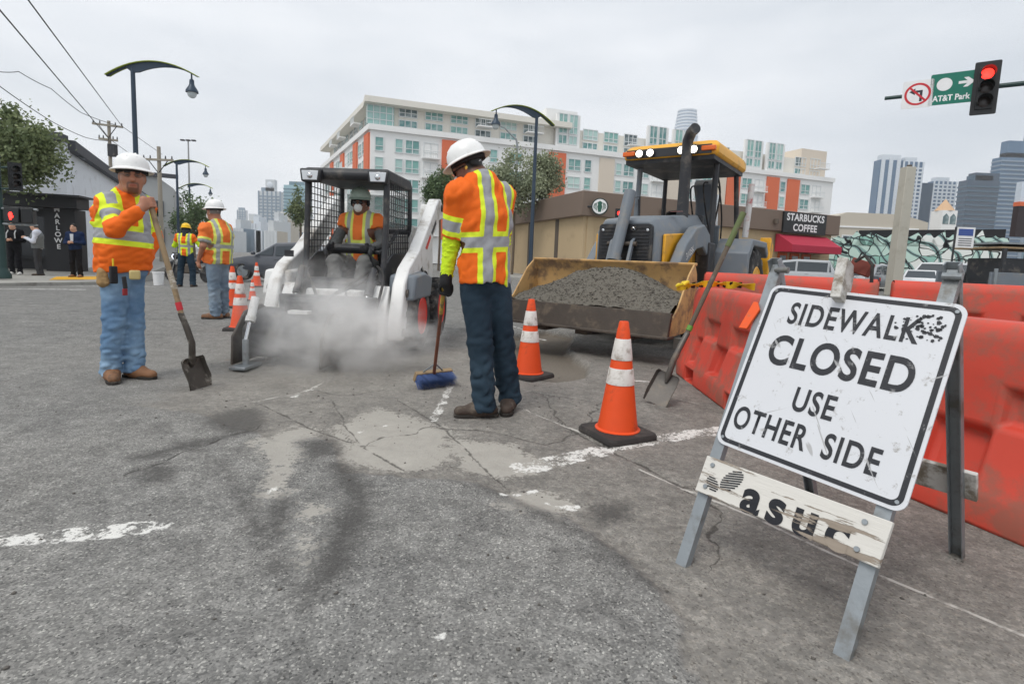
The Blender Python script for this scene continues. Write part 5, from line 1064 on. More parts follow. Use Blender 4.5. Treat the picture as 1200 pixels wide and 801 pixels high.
sw = B(); sw.lathe([(.19, -.012), (.205, 0), (.19, .012), (.178, 0), (.19, -.012)], 28, (0, 2.02, 1.86), (0, .35, 1)); sw.obj('steering_wheel', m_dark, bh); B().tube([(0, 1.9, 1.2), (0, 2.02, 1.86)], .03).obj('steering_column', m_dark, bh)
B().box((0, 1.86, 1.45), (.9, .10, .8)).obj('dashboard', m_dark, bh, bev=.03); B().box((0, 2.4, .95), (1.2, 1.3, .06)).obj('cab_floor', m_dark, bh)
for x_ in (-.70, -.52): B().tube([(x_, 1.7, 1.78), (x_-.02, 1.66, 2.1)], .012, 6).obj('grab_rail', m_dark, bh)
B().tube([(-.70, 1.7, 1.78), (-.70, 1.66, 2.12), (-.52, 1.66, 2.14), (-.52, 1.7, 1.78)], .013, 6).obj('mirror_frame', m_dark, bh)
# digging boom folded up behind the cab
bo2 = B(); bo2.prism([(3.5, .9), (3.85, .9), (3.75, 1.8), (3.55, 2.45), (3.3, 2.62), (3.2, 2.5), (3.4, 2.2), (3.45, 1.5)], -.16, .16, 'x'); bo2.obj('digging_boom', m_grey, bh, bev=.02)
ram(bh, (.22, 3.5, 1.0), (.22, 3.35, 2.35), .07, .4, m_grey); 
for pts in ([(.2, 3.4, 2.5), (.3, 3.2, 2.4), (.35, 3.3, 1.9), (.3, 3.5, 1.3)], [(.1, 3.4, 2.55), (.05, 3.1, 2.5), (.1, 3.2, 2.0), (.2, 3.4, 1.4)], [(-.1, 3.45, 2.5), (-.2, 3.2, 2.45), (-.15, 3.3, 1.9)], [(.55, 1.9, 2.6), (.64, 1.95, 2.2), (.6, 1.9, 1.7)], [(.12, 2.3, 2.88), (.16, 2.2, 2.96), (.24, 2.3, 2.94), (.26, 2.4, 2.88)], [(.32, 2.3, 2.88), (.36, 2.2, 2.95), (.42, 2.3, 2.93), (.44, 2.4, 2.88)]): hose(bh, pts, .014)
B().tube([(.76, 3.3, 1.6), (.80, 3.3, 2.5)], .05, 10).obj('striped_marker_post', mat('striped_marker', lin(210, 208, 206), .6, dirt=lin(170, 40, 44), damt=.5, dscale=5), bh)
B().lathe([(.03, 0), (.04, .02), (.04, .1), (.02, .13), (.001, .135)], 14, (-.62, 1.2, 1.72)).obj('red_beacon', mat('red_beacon', lin(206, 36, 36), .3), bh); B().box((-.62, 1.2, 1.66), (.06, .06, .14)).obj('beacon_bracket', m_dark, bh)
B().box((.42, .70, 1.80), (.14, .10, .003), (R(6), 0, 0)).obj('pink_sticker', mat('pink_sticker', lin(220, 150, 144), .6), bh)
# ================================================================== STREET FURNITURE
SD = V((-.48, .877, 0)); SE = V((-.877, -.48, 0))         # along the cross street, and across it
lamp_green = mat('lamp_post_green', lin(48, 64, 80), .45, .2, .1, 4, .03, 20); lamp_lime = mat('lamp_arm_lime', lin(138, 152, 30), .5, 0, .1, 4)
def at_px(px, py, Y): p = P(px, py, Y); return p
def street_lamp(px, Y, height, arm_dir, label, reach=2.6, tail=1.15, zb=None):
    b0 = P(px, 300, Y); z0 = float(zg(b0.x, Y)) if zb is None else zb; t = T('street_lamp', label, 'street lamp', (b0.x, Y, z0), math.atan2(arm_dir[1], arm_dir[0]), 'curved-arm street lamps'); Hh = height
    B().lathe([(.19, 0), (.19, .5), (.15, .56), (.14, .6)], 12).obj('base', lamp_green, t); B().tube([(0, 0, .5), (0, 0, Hh*.6), (0, 0, Hh)], [.125, .10, .085], 12).obj('pole', lamp_green, t)
    def arc(x): return Hh+.12+.62*(1-((x-.9)/2.1)**2)-.50
    xs = [-tail+i*(reach+.25+tail)/14 for i in range(15)]; b = B(); rings = []; rg2 = []
    for x in xs:
        zt = arc(x); dpt = .03+.34*max(0, 1-abs(x-.25)/2.0)**1.2 if x >= -.12 else .03; wd = .07
        rings.append([V((x, -wd, zt)), V((x, wd, zt)), V((x, wd*.6, zt-dpt)), V((x, -wd*.6, zt-dpt))]); rg2.append([V((x, -.16, zt+.003)), V((x, .16, zt+.003)), V((x, .16, zt+.035)), V((x, -.16, zt+.035))])
    b.loft(rings); b.obj('arm', lamp_green, t); B().loft(rg2).obj('arm_blade', lamp_lime, t)
    zt = arc(reach)-.03; lu = B(); lu.lathe([(.03, .0), (.035, -.2), (.09, -.25), (.10, -.42), (.13, -.5), (.24, -.68), (.25, -.76), (.0, -.76)], 16, (reach, 0, zt)); l_ = lu.obj('luminaire', lamp_green, t)
    B().ell((reach, 0, zt-.78), (.19, .19, .22), 14).obj('glass_globe', glass_mat('lamp_globe', lin(206, 214, 216), .75, .2), l_); return t
street_lamp(163.5, 24, 9.0, (1, -.05), 'tall street lamp with lime-edged curved arm behind the shovel worker')
street_lamp(210, 48, 9.0, (1, -.05), 'second curved street lamp down the street, behind the yellow hard hat')
street_lamp(224, 66, 9.0, (1, -.05), 'farthest curved street lamp beyond the utility pole')
street_lamp(622, 30.5, 8.9, (-.8, -.6), 'curved street lamp at the corner of the brown cafe', 2.7, 1.2, zb=.1)
# tall mast light and plain lamp bracket
t = T('mast_light', 'very tall thin mast with a cluster of floodlights in the distance', 'mast light', (P(224, 300, 120).x, 120, 0)); B().tube([(0, 0, 0), (0, 0, 24)], [.28, .14], 8).obj('mast', mat('pale_pole', lin(150, 152, 152), .6), t)
for x_ in (-1.2, 0, 1.2): B().box((x_, 0, 24.1), (.8, .6, .3)).obj('floodlight', m_dark, t, bev=.03)
t = T('cobra_head_lamp', 'plain grey cobra-head lamp standing behind the trees by the cafe', 'street lamp', (P(601, 300, 46).x, 46, 0)); B().tube([(0, 0, 0), (0, 0, 10.6), (-.1, 0, 11.0), (-1.1, 0, 11.9), (-1.9, 0, 12.2)], [.12, .09, .08, .05, .05], 8).obj('pole', galv, t); B().ell((-2.2, 0, 12.2), (.45, .16, .1), 12).obj('lamp_head', galv, t)
# utility poles and wires
pole_wood = mat('pole_wood', lin(156, 148, 134), .85, 0, .15, 3, .2, 12)
def upole(px, Y, top_py, label, arms, w=.17):
    b0 = P(px, 300, Y); zt = P(px, top_py, Y).z; t = T('utility_pole', label, 'utility pole', (b0.x, Y, float(zg(b0.x, Y))), 0, 'wooden utility poles'); zt -= t.location.z
    B().tube([(0, 0, 0), (0, 0, zt)], [w, w*.7], 10).obj('post', pole_wood, t)
    for z_, L_, ang in arms:
        a = B(); a.box((0, -.12, zt-z_), (L_, .12, .14), (0, 0, ang)); ar = a.obj('crossarm', pole_wood, t)
        for q_ in (-.46, -.25, .25, .46): B().cyl((L_*q_*math.cos(ang), L_*q_*math.sin(ang)-.12, zt-z_+.07), (L_*q_*math.cos(ang), L_*q_*math.sin(ang)-.12, zt-z_+.28), .05, .03, 8).obj('insulator', m_dark, ar)
    for s_ in (-1, 1): B().tube([(s_*.7, -.1, zt-arms[0][0]), (0, -.1, zt-arms[0][0]-.9)], .03, 6).obj('brace', m_dark, t)
    return V((t.location.x, t.location.y, zt+t.location.z))
upole(190, 38, 172, 'wooden utility pole with one crossarm beside the curved lamp', [(.9, 2.1, .0)])
pt1 = upole(134, 42, 142, 'wooden utility pole with stacked crossarms above the white building', [(.35, 1.9, .5), (1.4, 1.2, .5)], .16)
B().box(pt1+V((.35, -.2, -2.2)), (.5, .4, .9)).obj('x', m_dark)
_tr = bpy.data.objects['x']; _tr.name = 'transformer'; _tr.parent = [o for o in bpy.data.objects if o.get('label', '').startswith('wooden utility pole with stacked')][0]; _tr.location = -V(_tr.parent.location)
def wire(pts, label, sag=.0, r=.016):
    pts = [V(p) for p in pts]; out = []
    for a, b_ in zip(pts[:-1], pts[1:]):
        for i in range(13):
            t = i/12; p = a.lerp(b_, t); p.z -= sag*4*t*(1-t); out.append(p)
    o = B().tube(out, r, 6).obj('overhead_cable', rubber); return tag(o, label, 'cable', 'overhead cables')
wire([P(24, -12, 14), P(143, 148, 42), P(190, 181, 60)], 'upper straight black cable running over the utility poles', .0, .02)
wire([P(-12, -2, 15), P(127, 162, 40), P(152, 180, 60)], 'lower straight black cable running over the white building', .0, .022)
wire([P(-10, 83, 26), P(22, 84, 30), P(60, 104, 33), P(95, 132, 37), P(134, 146, 42)], 'slack cable curving from the tree to the stacked crossarms', .05, .02)
wire([P(-10, 94, 24), P(60, 142, 32), P(100, 161, 37), P(126, 165, 40), P(128, 161, 40)], 'thin sagging cable hanging over the roof of the white building', .05, .02)
# ---------------------------------------------------------------- traffic signals and signs
sig_black = mat('signal_black', lin(28, 30, 32), .5); red_on = mat('red_light_lit', (.9, .02, .02), .3, emit=((1, .03, .02), 3.0)); lens_off = mat('dark_signal_lens', lin(44, 36, 32), .25); sig_green = mat('signal_pole_green', lin(28, 58, 56), .45, .1)
def signal_head(parent, c, fx, scale=1.0, lit=0, plate=True, visor=True):
    """three-lens head at c, facing direction fx"""
    f = V(fx).normalized(); s = V((-f.y, f.x, 0)); M_ = basis(c, s, -f, V((0, 0, 1))) @ Matrix.Scale(scale, 4); e = bpy.data.objects.new('signal_head', None); COL.objects.link(e); e.parent = parent; e.matrix_local = M_
    if plate: B().prism(rrect(.50, 1.26, .03, 2), .02, .03, 'y').obj('backplate', sig_black, e)
    B().box((0, .10, 0), (.34, .2, 1.02)).obj('housing', sig_black, e, bev=.02)
    for i in range(3):
        z = .33-i*.33; B().lathe([(.001, .02), (.09, .016), (.128, 0)], 20, (0, .0, z), (0, -1, 0)).obj('lens', red_on if i == lit else lens_off, e)
        if visor:
            rg = [[V((r*math.cos(a), y, z+r*math.sin(a))) for a in [R(-35+250*k_/16) for k_ in range(17)]] for r, y in ((.145, 0.0), (.15, -.24), (.145, -.24), (.14, 0.0))]
            B().loft(rg, caps=False, closed=False).obj('visor', sig_black, e)
    return e
# mast arm at the right
A1, A2 = P(1036, 121.5, 16.2), P(1200, 105.5, 14.55); ad = (A2-A1); ad.z = 0; ad.normalize(); az = 6.12; A1.z = az
pole_p = A1+ad*11.5; pole_p.z = 0
ms = T('traffic_signal_mast', 'long mast arm carrying a red traffic light and street signs', 'traffic signal', pole_p); rel = lambda p: V(p)-pole_p
B().tube([(0, 0, 0), (0, 0, 3), (0, 0, az+.4)], [.16, .14, .12], 12).obj('pole', sig_green, ms); B().tube([rel(A1), rel(A1+ad*6), rel(A1+ad*11.5)], [.05, .075, .10], 10).obj('mast_arm', sig_green, ms)
nf = V((ad.y, -ad.x, 0)); nf = nf if nf.y < 0 else -nf
def on_arm(px): # point on the arm seen at image column px
    d = ray(px, 110); n_ = V((ad.y, -ad.x, 0)); t = (A1.dot(n_))/d.dot(n_); p = V((d.x*t, d.y*t, az)); return p
signal_head(ms, rel(on_arm(1153)+nf*.2+V((0, 0, -.06))), nf, 1.08, 0)
def flat_sign(parent, name, c, w_, h_, m, th=.012): M_ = basis(c, ad, V((0, 0, 1)), nf); return B().prism(rrect(w_, h_, .04, 3), 0, th, 'z', M_).obj(name, m, parent), M_
st_green = mat('street_sign_green', lin(0, 112, 92), .4); st_white = mat('sign_face_white', lin(232, 232, 232), .45)
pk_, M_ = flat_sign(ms, 'street_name_sign', rel(on_arm(1119)+nf*.14+V((0, 0, .04))), 1.14, .82, st_green)
text('AT&T Park', st_white, pk_, M_ @ Matrix.Translation((-.09, -.25, .014)), .215, sx=.80, offset=.006)
dc = B(); dc.lathe([(.001, .013), (.17, .013), (.17, .017), (.001, .017)], 28, M_ @ V((-.26, .12, 0)), nf); dc.obj('white_disc', st_white, pk_)
arw = B(); arw.prism([(.04, .09), (.22, .09), (.14, .0), (.24, .0), (.38, .125), (.24, .25), (.14, .25), (.22, .16), (.04, .16)], .013, .016, 'z', M_); arw.obj('arrow', st_white, pk_)
ns, M_ = flat_sign(ms, 'no_left_turn_sign', rel(on_arm(1075)+nf*.14+V((0, 0, -.02))), .70, .74, st_white)
red_p = mat('sign_red', lin(196, 32, 44), .45); rg = B(); ri = [[M_ @ V((r*math.cos(a), r*math.sin(a), z)) for a in [2*PI*i/32 for i in range(32)]] for r, z in ((.30, .0125), (.30, .015), (.245, .015), (.245, .0125))]; rg.loft(ri, caps=False); rg.obj('red_ring', red_p, ns)
B().box(M_ @ V((0, 0, .0155)), (.50, .05, .002), M_.to_3x3() @ Euler((0, 0, R(-45))).to_matrix()).obj('red_slash', red_p, ns)
tr_ = B(); tr_.prism([(.05, -.2), (.11, -.2), (.11, .10), (-.06, .10), (-.06, .16), (-.19, .07), (-.06, -.02), (-.06, .04), (.05, .04)], .0122, .0138, 'z', M_); tr_.obj('turn_arrow', black_print, ns)
B().box(M_ @ V((0, 0, .0065)), (.70, .02, .001), M_.to_3x3()).obj('rim_line', black_print, ns)
# corner signal at the left edge
lp0 = P(2, 300, 15.5); lz = P(2, 326, 15.5).z
ls = T('corner_signal_post', 'dark green signal post with a red hand light at the left kerb', 'traffic signal', (lp0.x, 15.5, lz)); B().tube([(0, 0, 0), (0, 0, .3), (0, 0, 3.9)], [.16, .11, .10], 12).obj('pole', sig_green, ls)
B().lathe([(.2, 0), (.2, .1), (.13, .25), (.12, .3)], 12).obj('base', sig_green, ls)
rl = lambda px, py, Y=15.5: P(px, py, Y)-V((lp0.x, 15.5, lz))
hd1 = rl(18, 207); e = signal_head(ls, hd1, (.75, -.5, 0), .62, lit=9); B().tube([rl(2, 196), rl(18, 196)], .03, 8).obj('bracket', sig_green, ls); B().tube([rl(2, 221), rl(18, 221)], .03, 8).obj('bracket', sig_green, ls)
pc_ = rl(17, 252); B().box(pc_, (.42, .22, .42)).obj('pedestrian_signal', sig_black, ls, bev=.02); B().box(rl(34, 253), (.26, .3, .42), (0, 0, .4)).obj('side_signal', sig_black, ls, bev=.02)
B().tube([rl(0, 244), rl(44, 246)], .035, 8).obj('upper_bracket', galv, ls); B().tube([rl(0, 262), rl(44, 264)], .03, 8).obj('lower_bracket', galv, ls)
hn = Sdf(.008); open_hand(hn, pc_+V((-.01, -.118, -.10)), (0.0, 0, 1), (1, 0, 0), .02, fr=.013); hm = hn.mesh('hand_symbol'); v_ = verts(hm); c_ = np.array(pc_+V((0, -.118, 0))); v2 = (v_-c_)*np.array([1.35, .12, 1.25])+c_; hm.vertices.foreach_set('co', v2.astype(np.float32).ravel()); smooth_link('hand_symbol', hm, red_on, ls)
# small red signal seen behind the loader
sg = T('side_road_signal', 'small red traffic light in front of the cafe wall, behind the loader hood', 'traffic signal', (P(722, 300, 22).x, 22, 0)); B().tube([(0, 0, 0), (0, 0, 3.1)], .07, 10).obj('pole', sig_green, sg); signal_head(sg, (0, -.1, P(722, 256, 22).z), (-.1, -1, 0), .62, 0)

# ================================================================== LEFT SIDE: PAVEMENT, CORNER RESTAURANT
conc = mat('pavement_concrete', lin(158, 156, 150), .85, 0, .1, 1.5, .15, 30, lin(120, 116, 110), .4, 2)
kc = Gs(150, 327, .13); pv = [G(152, 329.5, KZ), G(40, 331, KZ), G(-260, 336, KZ), V((-90, 20, kc.z)), V((-90, 110, kc.z+.35)), kc+SD*95+V((0, 0, .35)), kc+SD*20+V((0, 0, .05))]
b = B(); b.loft([[p-V((0, 0, .9)) for p in pv], pv]); struct(b.obj('pavement', conc), 'grey concrete corner pavement with kerb')
tact = mat('tactile_yellow', lin(226, 170, 40), .7, 0, .1, 5); a0, a1, a2, a3 = (G(58, 328, KZ), G(118, 327.5, KZ), G(118, 324, KZ), G(66, 324.5, KZ)); b = B(); b.loft([[p+V((0, 0, q_)) for p in (a0, a1, a2, a3)] for q_ in (.002, .014)]); tag(b.obj('tactile_paving', tact), 'yellow tactile paving panel at the corner kerb', 'paving')
wallw = mat('painted_white_brick', lin(228, 232, 238), .8, 0, .04, 1.2, .3, 14, lin(198, 200, 204), .35, 1.5); blk_w = mat('black_shopfront', lin(30, 31, 35), .5, 0, .2, 4); dark_glass = mat('dark_shop_glass', lin(30, 34, 38), .08); trimd = mat('dark_cornice', lin(74, 76, 82), .7)
cb = P(82, 300, 21.6); gz_ = P(82, 320, 21.6).z; CB = V((cb.x, 21.6, gz_))
rs = T('corner_restaurant', 'white painted corner building with black ground floor and sign reading MARLOWE', 'building', CB)
SEl = V((-.96, -.28, 0)); h_t = P(82, 165, 21.6).z-gz_; h_f = P(82, 236, 21.6).z-gz_
def wallbox(parent, name, m, o, d, L_, z0_, z1_, th=.3, inn=None, bev=0):
    """wall slab from o along d, thickness going inwards"""
    d = V(d).normalized(); n_ = inn.normalized(); return B().loft([[V(o)+V((0, 0, z)), V(o)+d*L_+V((0, 0, z)), V(o)+d*L_+n_*th+V((0, 0, z)), V(o)+n_*th+V((0, 0, z))] for z in (z0_, z1_)]).obj(name, m, parent, bev=bev)
innL = V((-.28*-1, .96, 0)); innL = V((-SEl.y, SEl.x, 0)); innL = innL if innL.y > 0 else -innL; innR = V((-SD.y, SD.x, 0)); innR = innR if innR.x < 0 else -innR
wallbox(rs, 'upper_wall', wallw, (0, 0, 0), SEl, 22, h_f, h_t, .4, innL); wallbox(rs, 'side_wall', wallw, (0, 0, 0), SD, 26, 0.0, h_t, .4, innR)
wallbox(rs, 'cornice', trimd, -innL*.25-SD*.25, SEl, 22, h_t-.05, h_t+.22, .7, innL); wallbox(rs, 'side_cornice', trimd, -innR*.30+SD*.25, SD, 26, h_t-.32, h_t+.08, .5, innR)
b = B(); b.prism([(0, 0), (22*SEl.x, 22*SEl.y), (22*SEl.x+26*SD.x, 22*SEl.y+26*SD.y), (26*SD.x, 26*SD.y)], h_t-.1, h_t-.02, 'z'); b.obj('roof', trimd, rs)
# black shopfront standing proud of the wall
pr_ = -innL*.9; wallbox(rs, 'fascia', blk_w, pr_-SD*.4+V((.9, 0, 0)), SEl, 12, h_f-.35, h_f+.06, 1.0, innL); wallbox(rs, 'canopy_edge', mat('canopy_edge', lin(60, 62, 66), .6), pr_*1.2-SD*.4+V((1.1, 0, 0)), SEl, 12.2, h_f+.06, h_f+.13, 1.2, innL)
wallbox(rs, 'recess_back_wall', blk_w, innL*.5, SEl, 12, 0, h_f-.3, .2, innL)
for s0, wd_ in ((-.6, 1.0), (4.6, .35), (7.6, .9), (10.5, .4)): wallbox(rs, 'pier', blk_w, pr_+SEl*s0, SEl, wd_, 0, h_f-.35, .9, innL)
for s0, wd_ in ((.7, 1.5), (2.6, 1.6), (5.2, 2.0)): fr_ = wallbox(rs, 'window', blk_w, innL*.35+SEl*s0, SEl, wd_, .5, 2.3, .1, innL); wallbox(fr_, 'pane', dark_glass, innL*.33+SEl*(s0+.08), SEl, wd_-.16, .6, 2.2, .02, innL)
wallbox(rs, 'red_door', mat('red_door', lin(150, 34, 34), .5), -innL*.3+SEl*8.6, SEl, .9, 0, 2.2, .08, innL); wallbox(rs, 'blue_panel', mat('blue_panel', lin(40, 48, 110), .5), pr_*.7+V((1.15, .55, 0)), SD, .3, 0, h_f-.4, .2, innR)
M_ = basis(pr_+SEl*-.05-innL*.02+V((0, 0, 1.75)), -SEl, V((0, 0, 1)), -innL)
for i, ch in enumerate('MARLOWE'): text(ch, st_white, rs, M_ @ Matrix.Translation((0, .70-i*.235, .012)), .25, name='sign_letter', offset=.006)
B().ell(-innL*.4+SEl*3.6+V((0, 0, h_f-.55)), (.28, .28, .17), 14).obj('globe_lamp', mat('warm_globe', (1, .72, .38), .4, emit=((1, .62, .25), .8)), rs)
for s0 in (1.0, 5.6): B().lathe([(.10, 0), (.12, -.12), (.0, -.12)], 12, -innL*.5+SEl*s0+V((0, 0, h_f-.38))).obj('downlight', galv, rs)
B().tube([SD*2+V((.1, 0, h_t-.3)), SD*2+V((.5, -.2, h_t-.45))], .03, 6).obj('wall_lamp_arm', galv, rs)
wallbox(rs, 'teal_gable_board', mat('teal_board', lin(96, 176, 196), .6), SD*19.5-innR*.35, SD, 1.2, h_t-1.6, h_t-.1, .1, innR); wallbox(rs, 'white_door', st_white, SD*1.2-innR*.03, SD, 1.1, 0, 2.2, .05, innR)
# next building along the street
nb_ = P(200, 300, 52); r2 = T('street_building', 'grey gabled building behind the utility pole', 'building', (nb_.x, 52, float(zg(nb_.x, 52))), math.atan2(SD.y, SD.x)-PI/2); hb2 = P(190, 205, 52).z-r2.location.z
b = B(); b.prism([(-10, 0), (.4, 0), (.4, hb2-1.2), (-1.2, hb2), (-10, hb2)], 0, 16, 'y'); b.obj('wall', mat('pale_grey_wall', lin(176, 178, 178), .8, 0, .06, .6, .1, 6), r2); wallbox(r2, 'cornice', trimd, (-10, -.3, 0), (1, 0, 0), 10.8, hb2-.25, hb2+.1, .6, V((0, 1, 0)))
for i in range(3):
    for j in range(2): w_ = B().box((-1.0-i*2.6, -.03, 2.6+j*2.6), (1.1, .1, 1.5)).obj('window', trimd, r2); B().box((-1.0-i*2.6, -.09, 2.6+j*2.6), (.9, .02, 1.3)).obj('pane', dark_glass, w_)
t = T('white_bucket', 'white plastic bucket on the pavement behind the yellow hard hat worker', 'bucket', Gs(186, 334, .0)); B().lathe([(.13, 0), (.15, .36), (.16, .36), (.16, .40), (.145, .40), (.125, .02), (0, .02)], 20).obj('pail', st_white, t); B().tube([(-.155, 0, .36), (-.1, -.1, .28), (.1, -.1, .28), (.155, 0, .36)], .006, 6).obj('bail_handle', galv, t)

# ================================================================== VEHICLES
car_glass = mat('car_glass', lin(52, 60, 66), .06, 0, .1, 3, spec=.7); head_l = mat('headlamp', lin(214, 216, 220), .12, .3); tail_l = mat('tail_lamp', lin(170, 24, 28), .25)
def car(name, label, loc, rz, paint, kind='sedan', group='parked and passing cars'):
    """x forward. lower body lofted from stations, greenhouse on top, panes, wheels and lamps as parts"""
    K = {'sedan': dict(L=4.6, W=1.78, belt=.92, roof=1.43, st=[(2.3, .80, .50, .62), (2.1, .93, .34, .74), (1.2, 1.0, .24, .90), (0, 1.0, .22, .94), (-1.5, 1.0, .24, .98), (-2.1, .95, .34, .98), (-2.3, .86, .46, .90)], gh=[(1.05, .92), (.25, 1.40), (-.45, 1.44), (-1.15, 1.38), (-1.85, .98)]),
         'suv': dict(L=4.7, W=1.88, belt=1.08, roof=1.76, st=[(2.35, .84, .50, .74), (2.15, .95, .36, .92), (1.2, 1.0, .28, 1.06), (0, 1.0, .26, 1.08), (-1.6, 1.0, .28, 1.10), (-2.2, .97, .36, 1.10), (-2.35, .9, .5, 1.06)], gh=[(1.05, 1.06), (.45, 1.68), (-.3, 1.77), (-1.9, 1.74), (-2.25, 1.10)]),
         'van': dict(L=5.2, W=1.98, belt=1.2, roof=2.05, st=[(2.6, .84, .46, .9), (2.4, .95, .34, 1.12), (1.6, 1.0, .28, 1.2), (0, 1.0, .26, 1.2), (-2.4, 1.0, .28, 1.2), (-2.6, .97, .4, 1.2)], gh=[(1.9, 1.16), (1.2, 1.98), (.2, 2.06), (-2.3, 2.04), (-2.58, 1.2)])}[kind]
    t = T(name, label, 'car', loc, rz, group); W2 = K['W']/2; b = B(); rings = []
    for x, wf, zl, zh in K['st']: w_ = W2*wf; rings.append([V((x, s*w_*q, z)) for s, q, z in ((-1, .90, zl), (-1, 1.0, zl+.16), (-1, 1.0, zh-.16), (-1, .93, zh), (1, .93, zh), (1, 1.0, zh-.16), (1, 1.0, zl+.16), (1, .90, zl))])
    b.loft(rings); b.obj('body', paint, t, bev=.03, seg=2)
    g = K['gh']; b = B(); rings = []
    for x, z in g: tp = (z-K['belt'])/(K['roof']-K['belt']); rings.append([V((x, -W2*.95, K['belt']-.05)), V((x, -W2*(.95-.15*tp), max(z-.06, K['belt']-.04))), V((x, -W2*(.86-.14*tp), max(z, K['belt']-.03))), V((x, W2*(.86-.14*tp), max(z, K['belt']-.03))), V((x, W2*(.95-.15*tp), max(z-.06, K['belt']-.04))), V((x, W2*.95, K['belt']-.05))])
    b.loft(rings); b.obj('cabin', paint, t, bev=.02)
    def yat(tp): return W2*(.95-.15*tp)+.006
    for s in (-1, 1):
        for i in range(len(g)-1):
            (xa, za), (xb, zb) = g[i], g[i+1]; h = K['roof']-K['belt']
            ta, tb_ = max(0, (za-.13-K['belt'])/h), max(0, (zb-.13-K['belt'])/h)
            xa2, xb2 = xa-(.05 if i else .22), xb+(.05 if i < len(g)-2 else .2); pts = [V((xa2, s*yat(0.0), K['belt']+.02)), V((xb2, s*yat(0.0), K['belt']+.02)), V((xb2, s*yat(tb_), K['belt']+max(tb_*h, .03))), V((xa2, s*yat(ta), K['belt']+max(ta*h, .03)))]
            B().loft([pts, [p-V((0, s*.02, 0)) for p in pts]]).obj('side_window', car_glass, t)
    for (a, b_), nm, sg_ in (((g[0], g[1]), 'windscreen', 1), ((g[-1], g[-2]), 'rear_window', -1)):
        p0, p1_ = V((a[0], 0, a[1])), V((b_[0], 0, b_[1])); d = p1_-p0; n_ = V((d.z*sg_, 0, -d.x*sg_)).normalized()*.008; c0_, c1_ = p0+d*.14+n_, p0+d*.92+n_
        B().loft([[V((c0_.x, -W2*.80, c0_.z)), V((c0_.x, W2*.80, c0_.z)), V((c1_.x, W2*.68, c1_.z)), V((c1_.x, -W2*.68, c1_.z))], [V((c0_.x, -W2*.80, c0_.z))-n_*3, V((c0_.x, W2*.80, c0_.z))-n_*3, V((c1_.x, W2*.68, c1_.z))-n_*3, V((c1_.x, -W2*.68, c1_.z))-n_*3]]).obj(nm, car_glass, t)
    st = K['st']; L2 = K['L']/2
    for s in (-1, 1):
        B().box((L2-.12, s*W2*.66, st[1][3]-.14), (.16, .40, .15)).obj('headlight', head_l, t, bev=.03); B().box((-L2+.06, s*W2*.74, st[-2][3]-.22), (.12, .26, .22)).obj('tail_light', tail_l, t, bev=.02); B().box((g[0][0]-.1, s*(W2+.09), K['belt']+.08), (.10, .18, .13)).obj('wing_mirror', paint, t, bev=.03)
        for x_ in (L2*.62, -L2*.60): wheel(t, (x_, s*(W2-.12), .32), .32, .22, .20, galv, 40, .006, side=1).rotation_euler.z = PI/2*s
        for x_ in (.15, -.85): B().box((x_, s*(W2+.006), K['belt']-.12), (.16, .02, .03)).obj('door_handle', paint, t, bev=.005)
    for x_, nm in ((L2-.02, 'front_bumper'), (-L2+.02, 'rear_bumper')): B().box((x_, 0, .46), (.10, W2*1.6, .18)).obj(nm, paint, t, bev=.04)
    B().box((L2-.05, 0, st[1][3]-.16), (.1, W2*.7, .10)).obj('grille', sig_black, t, bev=.01); B().box((L2+.035, 0, .46), (.01, .34, .12)).obj('number_plate', st_white, t); return t
cp = lambda n, c, r=.3, coat=.6: mat('car_paint_'+n, lin(*c), r, 0, .03, 3, coat=coat, dirt=lin(120, 116, 110), damt=.12)
def sits(px, Y, z=None): p = P(px, 300, Y); return V((p.x, Y, float(zg(p.x, Y)) if z is None else z))
car('sedan', 'dark grey sedan behind the cones, seen side-on beside the loader', sits(342, 20.3), R(176), cp('graphite', (74, 78, 86)), 'sedan')
CARS = [('suv', 'silver sport utility car parked in front of the cafe awning', 930, 32, R(146), (176, 180, 184), 'suv'), ('sedan', 'dark sedan parked between the silver car and the mural wall', 985, 36, R(150), (60, 66, 74), 'sedan'),
        ('sedan', 'silver sedan with raised tailgate-like roofline near the concrete pylon', 1018, 36, R(215), (150, 154, 158), 'suv'), ('sedan', 'white car seen from the front at the foot of the concrete pylon', 1082, 31, R(232), (222, 224, 226), 'sedan'), ('van', 'white van parked under the mural behind the rear barriers', 1108, 36, R(205), (226, 228, 230), 'van')]
for nm, lab, px, Y, rz, col, kd in CARS: car(nm, lab, sits(px, Y, .0 if Y > 25 else -.1), rz, cp(nm+str(px), col), kd)
